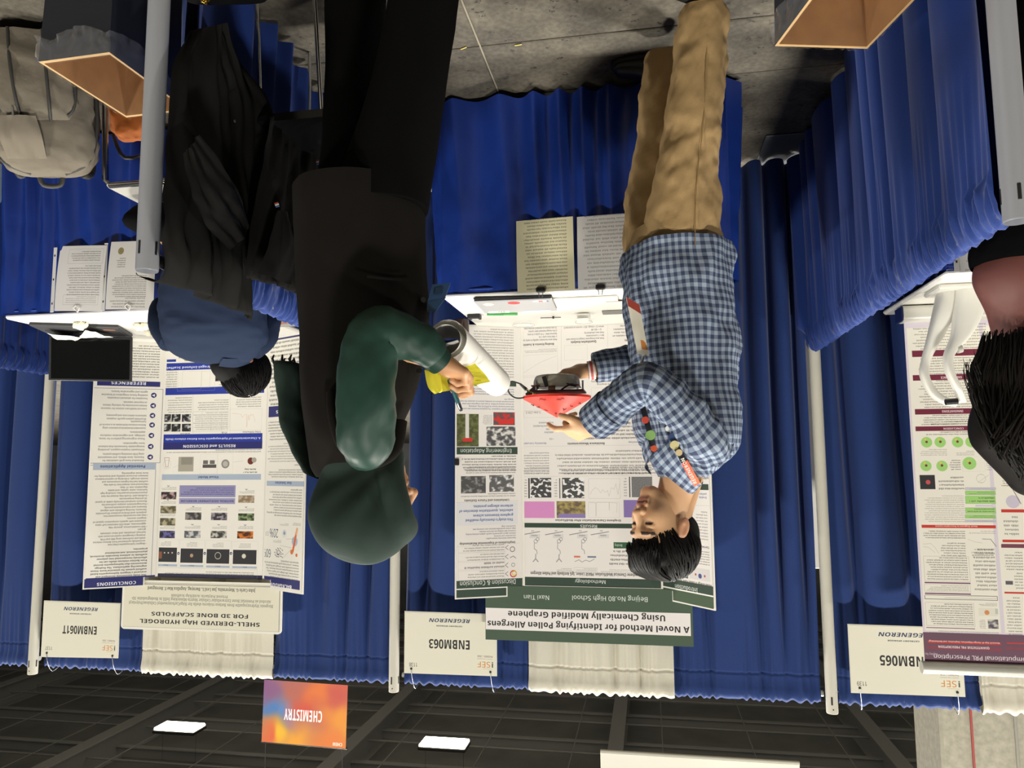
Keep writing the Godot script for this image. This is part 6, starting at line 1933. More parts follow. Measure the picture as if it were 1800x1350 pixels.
	part("trousers", done(tr), fabric("#0c0c0d", 0.9), t)


# ---------------------------------------------------------------- what is printed: millimetres on each sheet
const PRINT := {
	"g_left": [305, 1220, [["R",0,0,305,52,"#43573f"], ["R",0,52,305,5,"#f4f3ee"], ["R",4,58,301,36,"#2f4437"], ["T",90,76,136,17.4,"Introduction","s","#f4f4f0"], ["T",12,100,237,9.0,"Pollen Allergy: A Global Public Health Issue","b","#2a2a2a"], ["P",20,110,117,48,"plain","#cfcccb","#dedbd8"], ["C",76,126,10,"#44508a",0], ["C",101,130,5,"#b0544c",0], ["C",50,129,5,"#b0544c",0], ["P",145,108,59,47,"noise","#1f2c38","#4c6672"], ["R",158,114,27,8,"#d0b23c"], ["L",20,171,87,60,6,"#55534f"], ["N",[14,242,107,235],"#aaa7a2",1], ["T",19,250,46,8.2,"Current","b","#2a2a2a"], ["L",25,270,65,122,10,"#55534f"], ["N",[12,414,105,412],"#aaa7a2",1], ["T",105,426,27,8.4,"Research","b","#2a2a2a"], ["T",23,449.4,104,8.0,"Enable accurate","s","#3a4f8e"], ["T",23,463.6,42,8.0,"pollen","s","#3a4f8e"], ["R",12,476,123,24,"#2f4437"], ["T",58,497,47,13.9,"Detection","s","#f4f4f0"], ["L",11,512,96,492,22,"#55534f"]]],
	"g_mid": [610, 1220, [["R",0,0,610,48,"#23302a"], ["R",6,48,598,34,"#2f4437"], ["T",242,74,137,14.6,"Methodology","s","#f4f4f0"], ["T",91,106,488,13.3,"Graphene Chemical Modification: PBASE Linker, IgG Antibody and Pollen Allergen","b","#2a2a2a"], ["F",281,104,102,23,"#999999",1], ["L",285,108,94,17,3,"#777777"], ["L",125,107,145,16,2,"#55534f"], ["L",394,106,75,18,3,"#55534f"], ["L",124,136,104,72,4,"#55534f"], ["R",355,170,28,8,"#d8795f"], ["R",285,171,38,7,"#6a7a92"], ["N",[379,153,361,161,348,151,331,160,314,154,293,165],"#888888",2], ["N",[536,283,615,268],"#6b6b6b",3], ["R",534,253,48,19,"#d6d4d2"], ["T",545,268,29,6.9,"Graphene","s","#555555"], ["T",560,289,13,6.0,"SiO2","s","#555555"], ["N",[431,284,510,269],"#6b6b6b",3], ["R",429,254,48,19,"#d6d4d2"], ["T",440,269,28,6.8,"Graphene","s","#555555"], ["T",455,290,13,6.0,"SiO2","s","#555555"], ["N",[323,285,401,270],"#6b6b6b",3], ["R",321,255,47,19,"#d6d4d2"], ["T",331,270,28,6.8,"Graphene","s","#555555"], ["T",346,291,13,6.0,"SiO2","s","#555555"], ["N",[228,285,306,271],"#6b6b6b",3], ["R",227,256,47,19,"#d6d4d2"], ["T",237,271,28,6.8,"Graphene","s","#555555"], ["T",252,292,13,5.9,"SiO2","s","#555555"], ["C",554,239,9,"#777777",2], ["C",546,248,8,"#777777",2], ["N",[560,233,561,207,550,199,548,184],"#777777",2], ["C",449,241,9,"#777777",2], ["C",441,249,8,"#777777",2], ["N",[455,234,456,209,445,200,443,186],"#777777",2], ["C",341,242,9,"#777777",2], ["C",333,251,8,"#777777",2], ["N",[347,236,348,210,337,202,335,187],"#777777",2], ["N",[554,182,555,163,544,150],"#9a9a9a",4], ["N",[555,163,566,150],"#9a9a9a",4], ["N",[449,183,450,164,439,152],"#9a9a9a",4], ["N",[450,164,461,151],"#9a9a9a",4], ["R",101,213,106,27,"#2f5a3c"], ["T",168,231,34,10.5,"Bonding","s","#f0f0ea"], ["R",15,300,603,21,"#2f4437"], ["T",275,315,78,14.8,"Results","s","#f4f4f0"], ["T",171,338,293,8.9,"Graphene Characterization After Modification","b","#2a2a2a"], ["P",467,343,143,74,"plain","#cf86bd","#d993c8"], ["P",329,344,129,74,"olive","#6a5a48","#a89a5c"], ["R",329,344,120,19,"#8a78b0"], ["F",178,347,136,67,"#b5b2ae",1], ["N",[191,370,188,411,222,413,223,377,224,414,280,413,282,349,283,411,312,414],"#8a8a8a",1], ["P",77,348,83,76,"plain","#7a66a4","#9480bb"], ["P",481,434,94,88,"bw","#1c1c1c","#f6f6f6"], ["P",333,432,99,90,"bw","#222222","#fafafa"], ["F",173,430,139,88,"#999999",1], ["N",[175,496,183,449,192,496,201,470,212,479,223,440,229,466,240,457,251,470,259,455,270,472,285,479,300,462,305,449],"#8a8a8a",1], ["P",33,436,90,90,"noise","#555555","#999999"], ["R",579,431,7,91,"#333333"], ["R",440,431,4,90,"#333333"], ["R",129,436,5,90,"#333333"], ["L",592,433,17,85,7,"#55534f"], ["L",455,434,12,84,7,"#55534f"], ["L",145,436,13,87,7,"#55534f"], ["N",[616,529,9,532],"#aaa7a2",1], ["L",35,534,441,39,3,"#55534f"], ["L",489,538,124,35,5,"#55534f"], ["L",-21,534,497,114,7,"#55534f"], ["L",490,536,126,104,9,"#55534f"], ["N",[628,665,-36,667],"#aaa7a2",1], ["T",236,680,168,10.2,"Resistance Measurements","b","#2a2a2a"], ["T",499,683,119,7.9,"Resistivity Calculation","s","#4a5a86"], ["T",69,683,64,7.8,"Experimental Design","s","#4a5a86"], ["T",467,702.1,20,8.3,"r = R A/L","s","#555a66"], ["T",467,731.7,42,8.3,"resistivity (Ohm.m)","s","#555a66"], ["T",467,746.4,35,8.3,"resistance (Ohm)","s","#555a66"], ["T",467,761.2,93,8.3,"cross-sectional area of the conductor (m2)","s","#555a66"], ["T",467,776.0,68,8.3,"the length of the conductor (m)","s","#555a66"], ["L",92,689,239,67,4,"#55534f"], ["T",120,769,84,9.6,"Significance level","b","#2a2a2a"], ["F",367,796,235,32,"#b9b5b0",1], ["T",524,826,69,11.1,"5.04e-239.5","s","#777777"], ["F",227,827,65,99,"#b9b5b0",1], ["T",200,959,94,8.0,"lower than pre-doping.","s","#555555"], ["T",203,945,64,6.7,"re-doping","s","#555555"], ["N",[629,984,-45,972],"#aaa7a2",1], ["F",444,989,168,133,"#b9b5b0",1], ["N",[607,1002,537,1044,512,1056,449,1079],"#9a9a9a",1], ["N",[609,1084,531,1087,449,1088],"#c9a9a0",1], ["F",308,1056,104,69,"#b9b5b0",1], ["L",449,1095,153,19,3,"#55534f"], ["N",[426,1222,429,984],"#aaa7a2",1], ["N",[214,1220,219,983],"#aaa7a2",1], ["T",459,1139,149,9.4,"Binding Kinetics & Stability","b","#2a2a2a"], ["T",265,1144,117,10.5,"Quantitative Analysis","b","#2a2a2a"], ["T",97,1143,42,8.6,"Selectivity","b","#2a2a2a"], ["T",445,1158.5,173,7.7,"Peak area increases rapidly in early cycles","s","#4a4a52"], ["T",445,1172.3,84,7.7,"(~18% from cycle 1-3)","s","#4a4a52"], ["T",445,1186.1,137,7.7,"Optimal after ~7-8 cycles (~8 min)","s","#4a4a52"], ["T",445,1199.9,133,7.7,"(<2% change between later cycles)","s","#4a4a52"], ["T",445,1213.8,153,7.7,"15 min chosen as standard sensing time","s","#4a4a52"], ["T",230,1156.8,173,7.5,"Peak area (integrated charge) increases with","s","#4a4a52"], ["T",230,1170.3,82,7.5,"Bet v 1 concentration","s","#4a4a52"], ["T",230,1183.8,90,7.5,"Peak area calculated by","s","#4a4a52"], ["T",230,1197.2,59,7.5,"    Q = I(E) dE","s","#4a4a52"], ["T",230,1210.7,184,7.5,"where Q = charge, I(E) = current at potential E","s","#4a4a52"], ["T",230,1224.1,126,7.5,"Ca increasing minor relationship","s","#4a4a52"], ["L",112,1153,83,60,4,"#55534f"]]],
	"g_right": [311, 1220, [["R",0,0,311,40,"#2f4437"], ["R",0,40,311,5,"#f4f3ee"], ["R",6,45,299,34,"#2f4437"], ["T",35,76,255,21.2,"Discussion & Conclusion","s","#f4f4f0"], ["F",86,82,210,43,"#b9b5b0",1], ["L",91,85,188,35,3,"#55534f"], ["N",[73,110,85,101,73,91],"#8d8a86",3], ["F",86,120,210,42,"#b9b5b0",1], ["L",90,123,188,35,2,"#55534f"], ["N",[73,148,85,138,73,128],"#8d8a86",3], ["F",86,157,211,42,"#b9b5b0",1], ["L",90,160,188,34,3,"#55534f"], ["N",[72,185,85,176,73,166],"#8d8a86",3], ["F",85,197,211,41,"#b9b5b0",1], ["L",90,200,188,34,3,"#55534f"], ["N",[72,225,84,216,72,206],"#8d8a86",3], ["C",48,99,16,"#c23a2c",5], ["C",44,101,11,"#e0c040",4], ["C",52,207,12,"#555555",3], ["C",49,138,9,"#999999",3], ["N",[62,171,48,177,37,168],"#777777",3], ["N",[308,226,20,234],"#aaa7a2",1], ["T",37,243,254,9.8,"Implications of Exponential Relationship","b","#2a2a2a"], ["T",34,260.5,137,5.9,"Exponential relationship between pollen","s","#4a4f66"], ["T",34,270.9,102,5.9,"concentration and resistivity","s","#4a4f66"], ["T",34,281.4,229,5.9,"Indicates signal is governed by specific antigen-antibody binding","s","#4a4f66"], ["T",34,291.8,169,5.9,"Consistent with binding-site saturation behavior","s","#4a4f66"], ["T",34,302.3,197,5.9,"Helps achieve quantitative detection over extremely wide","s","#4a4f66"], ["T",34,312.8,67,5.9,"concentration range","s","#4a4f66"], ["R",26,317,277,102,"#dcdcde"], ["T",46,344.7,218,11.3,"This study's chemically modified","b","#3a4f8e"], ["T",46,364.9,184,11.3,"graphene biosensors achieve","b","#3a4f8e"], ["T",46,385.2,246,11.3,"selective, quantitative detection of","b","#3a4f8e"], ["T",46,405.4,184,11.3,"airborne allergen proteins.","b","#3a4f8e"], ["N",[310,419,23,423],"#aaa7a2",1], ["T",64,431,205,9.9,"Limitations and Future Outlooks","b","#2a2a2a"], ["L",37,439,264,20,2,"#55534f"], ["P",43,463,114,75,"sem","#5a5a5a","#e8e8e8"], ["P",173,458,113,76,"sem","#4a4a4a","#9a9a9a"], ["L",36,544,251,34,4,"#55534f"], ["L",32,553,256,75,6,"#55534f"], ["R",25,631,288,33,"#2f4437"], ["T",50,655,238,17.7,"Engineering Adaptation","s","#f4f4f0"], ["P",205,666,109,146,"field","#3d3a22","#7a8a4c"], ["R",249,693,17,119,"#d9d7d2"], ["R",233,688,45,16,"#c9302c"], ["P",34,669,135,88,"tech","#4d4d4f","#d8d6d2"], ["P",37,763,100,59,"tech","#545456","#c9302c"], ["R",45,766,69,25,"#c9302c"], ["L",142,765,45,44,8,"#55534f"], ["T",39,839.2,258,6.3,"Portable system integration: The graphene biosensor was connected","s","#44507a"], ["T",39,850.4,210,6.3,"with environmental sensors & ESP32-S3 chip, achieving","s","#44507a"], ["T",39,861.7,242,6.3,"10-minute testing workflow. It was also integrated with other","s","#44507a"], ["T",39,872.9,250,6.3,"environmental sensors & humidity sensors to calculate the total","s","#44507a"], ["T",39,884.1,48,6.3,"energy risk.","s","#44507a"], ["T",39,906.6,242,6.3,"Station now provides daily health awareness to 1,800 students","s","#44507a"], ["T",39,917.9,242,6.3,"learning staff at Beijing No.80 High School and has increased","s","#44507a"], ["T",39,929.1,210,6.3,"teacher attendance rate during allergy season by 80%.","s","#44507a"], ["R",29,940,284,21,"#2f4437"], ["T",67,959,182,13.5,"References","s","#f4f4f0"], ["L",41,977,208,231,19,"#55534f"]]],
	"g_header": [912, 234, [["R",11,44,900,93,"#ece8e6"], ["T",15,82,888,25.0,"A Novel Method for Identifying Pollen Allergens","b","#1c1c1c"], ["T",113,126,696,24.6,"Using Chemically Modified Graphene","b","#1c1c1c"], ["T",186,199,334,19.1,"Beijing No.80 High School","s","#eef0ea"], ["T",618,197,119,18.9,"Naxi Tian","s","#eef0ea"]]],
	"n_left": [305, 1215, [["R",20,18,279,42,"#26296b"], ["T",79,33,191,19.2,"BACKGROUND","b","#f2f2f2"], ["T",30,64.2,221,7.3,"The human bone is a hierarchical composite","s","#3a3a40"], ["T",30,77.2,232,7.3,"composed of approximately 60% hydroxyapatite","s","#3a3a40"], ["T",30,90.1,247,7.3,"mineral phase, 20% collagen and organic matrix,","s","#3a3a40"], ["T",30,103.1,253,7.3,"and the remaining water and trace elements. This","s","#3a3a40"], ["T",30,116.1,258,7.3,"structure provides both strength and flexibility.","s","#3a3a40"], ["T",30,129.1,279,7.3,"However, current bone graft substitutes fail to fully","s","#3a3a40"], ["T",30,142.0,142,7.3,"replicate this composition.","s","#3a3a40"], ["C",67,235,22,"#a9b7cc",0], ["N",[51,291,65,240,79,190],"#d86a34",12], ["N",[51,294,56,269],"#e6b27c",10], ["C",87,185,11,"#d8763c",0], ["C",51,173,8,"#d8763c",0], ["C",193,175,19,"#8a8a92",1], ["C",147,267,17,"#8a8a92",1], ["C",147,269,11,"#a9b7cc",0], ["C",147,269,4,"#5a6f92",0], ["N",[186,176,179,172],"#2a2a40",3], ["N",[202,168,194,165],"#2a2a40",3], ["N",[192,189,184,186],"#2a2a40",3], ["N",[178,162,170,159],"#2a2a40",3], ["N",[223,177,215,174],"#2a2a40",3], ["N",[164,192,156,188],"#2a2a40",3], ["N",[195,168,188,165],"#2a2a40",3], ["N",[201,185,193,182],"#2a2a40",3], ["N",[173,171,165,168],"#2a2a40",3], ["N",[218,166,210,162],"#2a2a40",3], ["N",[180,199,172,195],"#2a2a40",3], ["N",[191,170,183,167],"#2a2a40",3], ["N",[205,180,197,176],"#2a2a40",3], ["N",[175,180,167,176],"#2a2a40",3], ["N",[207,159,199,156],"#2a2a40",3], ["N",[198,198,190,194],"#2a2a40",3], ["N",[165,160,157,156],"#2a2a40",3], ["N",[204,174,196,171],"#2a2a40",3], ["N",[182,185,174,181],"#2a2a40",3], ["N",[193,159,186,155],"#2a2a40",3], ["N",[212,190,204,187],"#2a2a40",3], ["N",[159,174,152,171],"#2a2a40",3], ["N",[178,211,88,204],"#555",1], ["N",[163,148,92,197],"#555",1], ["N",[130,243,66,247],"#555",1], ["T",248,187,70,37.3,"60%","s","#33485e"], ["T",194,285,69,39.7,"20%","s","#33485e"], ["L",24,307,64,14,3,"#55534f"], ["L",116,303,70,12,3,"#55534f"], ["L",268,248,44,26,4,"#55534f"], ["L",170,221,68,14,4,"#55534f"], ["T",18,353.3,212,6.8,"Hydroxyapatite-based materials provide high","s","#3a3a40"], ["T",18,365.5,272,6.8,"stiffness but lack flexibility and biological signaling","s","#3a3a40"], ["T",18,377.7,217,6.8,"while polymer and hydrogel systems provide a","s","#3a3a40"], ["T",18,389.8,217,6.8,"hydrated environment but are weak in mineral","s","#3a3a40"], ["T",18,402.0,252,6.8,"content and osteoconductivity. As a result, neither","s","#3a3a40"], ["T",18,414.2,227,6.8,"material alone can properly mimic natural bone","s","#3a3a40"], ["T",18,426.3,257,6.8,"extracellular matrix. In addition, most conventional","s","#3a3a40"], ["T",18,438.5,232,6.8,"scaffolds are produced using simple fabrication","s","#3a3a40"], ["T",18,450.7,227,6.8,"methods with limited control over porosity and","s","#3a3a40"], ["T",18,462.9,252,6.8,"internal structure, reducing their effectiveness in","s","#3a3a40"], ["T",18,475.0,89,6.8,"bone regeneration.","s","#3a3a40"], ["R",6,489,318,24,"#a9b6c8"], ["T",98,510,131,11.9,"Our Solution","b","#26407e"], ["T",13,535.4,248,6.2,"This study develops a 3D-printed composite","s","#3a3a40"], ["T",13,546.5,277,6.2,"scaffold system combining hydroxyapatite (HAp),","s","#3a3a40"], ["T",13,557.5,271,6.2,"hydrogel, and biodegradable polymers to better","s","#3a3a40"], ["T",13,568.5,194,6.2,"replicate natural bone structure.","s","#3a3a40"], ["T",11,591,72,6.4,"The scaffold integrates:","s","#3a3a40"], ["L",5,600,303,96,8,"#55534f"], ["L",24,705,290,112,8,"#55534f"], ["R",13,822,303,53,"#26296b"], ["T",29,854,209,15.4,"OBJECTIVES","b","#f2f2f2"], ["L",38,873,265,344,16,"#55534f"], ["R",26,1201,307,49,"#26296b"]]],
	"n_mid": [575, 1215, [["R",0,0,575,58,"#1a1c40"], ["F",33,43,563,43,"#b8b5ad",1], ["L",52,47,522,26,3,"#55534f"], ["R",37,90,130,10,"#a9b6c8"], ["T",87,99,28,5.3,"Phase 1","s","#3a4678"], ["R",40,110,125,68,"#2f2f33"], ["L",72,186,65,24,4,"#55534f"], ["F",32,85,140,134,"#c4c1ba",1], ["R",181,91,126,10,"#a9b6c8"], ["T",229,100,28,5.4,"Phase 2","s","#3a4678"], ["R",184,111,122,69,"#2f2f33"], ["L",217,188,61,24,4,"#55534f"], ["F",176,86,137,135,"#c4c1ba",1], ["R",323,92,126,10,"#a9b6c8"], ["T",371,101,28,5.4,"Phase 3","s","#3a4678"], ["R",326,112,122,69,"#2f2f33"], ["L",360,189,59,24,4,"#55534f"], ["F",318,87,137,136,"#c4c1ba",1], ["R",465,93,125,11,"#a9b6c8"], ["T",513,102,29,5.4,"Phase 4","s","#3a4678"], ["R",469,114,121,70,"#2f2f33"], ["L",503,191,58,24,4,"#55534f"], ["F",460,88,137,137,"#c4c1ba",1], ["C",107,148,11,"#d8d2c4",0], ["C",246,148,17,"#c9c4b4",3], ["C",388,147,9,"#b89a78",0], ["R",551,130,18,34,"#8a5a42"], ["C",537,158,4,"#d8c8b8",0], ["C",516,158,4,"#d8c8b8",0], ["C",495,159,4,"#d8c8b8",0], ["C",176,160,7,"#26295f",0], ["D",176,160,3.5,"#f0f0f0"], ["C",317,158,7,"#26295f",0], ["D",317,158,3.5,"#f0f0f0"], ["C",460,156,7,"#26295f",0], ["D",460,156,3.5,"#f0f0f0"], ["P",61,233,85,35,"tech","#4a2a14","#d87a2c"], ["L",62,277,85,16,3,"#55534f"], ["N",[100,299,105,295,110,299],"#2a2f60",2], ["P",59,319,85,35,"tech","#2c3a22","#8a9a70"], ["L",60,363,85,16,3,"#55534f"], ["N",[98,386,103,382,108,385],"#2a2f60",2], ["P",60,405,86,36,"tech","#8a7458","#b8aa98"], ["L",61,449,85,17,3,"#55534f"], ["N",[99,472,104,468,109,472],"#2a2f60",2], ["P",202,233,86,35,"tech","#3a3a38","#c8c4bc"], ["L",203,277,86,16,3,"#55534f"], ["N",[242,299,247,296,252,299],"#2a2f60",2], ["P",203,320,87,36,"tech","#2f2c30","#9a94a0"], ["L",204,365,86,16,3,"#55534f"], ["N",[243,387,247,384,253,387],"#2a2f60",2], ["P",344,232,88,35,"tech","#555860","#c8c6c4"], ["L",346,277,87,16,3,"#55534f"], ["N",[384,299,389,295,395,299],"#2a2f60",2], ["P",343,321,88,36,"tech","#3c3a3a","#8a8680"], ["L",345,365,87,17,3,"#55534f"], ["N",[384,388,389,384,394,388],"#2a2f60",2], ["P",484,230,89,36,"tech","#24242c","#6a66a8"], ["L",486,274,88,16,3,"#55534f"], ["N",[526,297,531,293,536,297],"#2a2f60",2], ["P",484,292,89,36,"tech","#55503c","#b0a888"], ["L",486,337,88,16,3,"#55534f"], ["N",[525,360,530,356,535,360],"#2a2f60",2], ["P",483,352,89,36,"tech","#5a543e","#aaa084"], ["L",485,397,88,17,3,"#55534f"], ["N",[525,420,530,416,535,420],"#2a2f60",2], ["P",484,421,89,37,"tech","#2a2226","#b89a94"], ["L",486,466,89,17,3,"#55534f"], ["N",[525,489,530,485,536,489],"#2a2f60",2], ["R",163,399,305,29,"#9a98bc"], ["T",168,418,290,10.4,"MATERIAL DEVELOPMENT WORKFLOW","b","#3c3c78"], ["R",162,432,306,58,"#8f8cb6"], ["T",169,449.0,289,5.7,"The project followed a systematic biomaterials engineering","s","#34346a"], ["T",169,459.2,274,5.7,"workflow that integrated material synthesis, structural","s","#34346a"], ["T",169,469.5,240,5.7,"characterization, scaffold fabrication, hydrogel","s","#34346a"], ["T",169,479.7,210,5.7,"incorporation, and performance evaluation.","s","#34346a"], ["R",28,517,561,28,"#a9b6c8"], ["T",254,536,113,11.5,"Visual Model","b","#26407e"], ["T",48,557,75,5.7,"95 wt% PLA +","b","#333"], ["T",54,572,62,6.7,"5wt% HAp","b","#333"], ["C",86,608,17,"#6a2f24",0], ["C",68,613,13,"#a8a29a",0], ["F",181,548,83,96,"#c9c6c0",1], ["F",265,548,94,96,"#c9c6c0",1], ["C",222,595,22,"#8a8680",0], ["C",222,595,14,"#b8b4ae",0], ["R",271,576,75,17,"#55524f"], ["R",280,595,27,19,"#6a6764"], ["R",317,595,27,19,"#6a6764"], ["R",396,559,84,73,"#a8a394"], ["R",402,593,63,37,"#8e8b80"], ["C",543,594,22,"#9a98a0",1], ["N",[532,628,559,628,550,582,537,582,532,628],"#a87a6a",2], ["N",[180,604,128,609],"#999",1], ["N",[509,579,478,591],"#999",1], ["L",33,649,557,19,2,"#55534f"], ["R",26,668,563,45,"#26296b"], ["T",167,691,290,13.5,"RESULTS and DISCUSSION","b","#f2f2f2"], ["R",27,704,561,41,"#23379a"], ["T",35,725,522,9.6,"A. Characterization of Hydroxyapatite from Batissa violacea Shells","b","#eef0f8"], ["T",34,755,99,7.7,"X-Ray Diffraction","e","#333"], ["T",217,754,31,7.3,"FT-IR","e","#333"], ["T",420,751,57,6.8,"SEM-EDS","e","#333"], ["F",33,760,173,106,"#b8b5b0",1], ["N",[69,800,75,829,83,839,88,832,96,839,101,810,107,837,113,774,116,840,130,833,138,825,146,840,157,841,194,847],"#c97a70",1], ["F",215,759,195,98,"#8a8a8a",1], ["N",[218,837,409,840],"#9a9a9a",1], ["N",[217,817,408,820],"#9a9a9a",1], ["N",[216,795,407,798],"#9a9a9a",1], ["N",[215,776,406,778],"#9a9a9a",1], ["N",[356,761,360,856],"#9a9a9a",1], ["N",[308,760,311,855],"#9a9a9a",1], ["N",[249,759,253,854],"#9a9a9a",1], ["L",218,763,188,92,9,"#888888"], ["P",419,758,50,39,"sem","#1e1e1e","#c8c8c8"], ["P",421,807,50,39,"sem","#1e1e1e","#c8c8c8"], ["P",476,759,51,39,"sem","#1e1e1e","#c8c8c8"], ["P",478,808,51,39,"sem","#1e1e1e","#c8c8c8"], ["P",530,760,51,39,"sem","#1e1e1e","#c8c8c8"], ["P",532,808,51,39,"sem","#1e1e1e","#c8c8c8"], ["L",40,872,138,56,5,"#55534f"], ["L",216,861,176,57,5,"#55534f"], ["L",419,850,140,84,7,"#55534f"], ["N",[201,742,208,941],"#aaa",1], ["N",[406,747,414,941],"#aaa",1], ["R",24,944,561,36,"#23379a"], ["T",34,960,194,9.7,"B. 3D Printing Compatibility","b","#eef0f8"], ["P",26,1008,267,74,"tech","#181818","#6a6258"], ["L",27,974,258,32,3,"#55534f"], ["F",294,963,208,109,"#c0bdb8",1], ["F",370,970,107,92,"#b0a9a6",1], ["F",322,976,47,85,"#b0a9a6",1], ["L",508,970,65,107,9,"#55534f"], ["R",28,1070,558,37,"#23379a"], ["T",55,1089,522,11.3,"C. Characteristics of Hydrogel-Infused Scaffold","b","#eef0f8"], ["R",517,1114,61,13,"#23379a"], ["L",34,1096,473,150,10,"#55534f"]]],
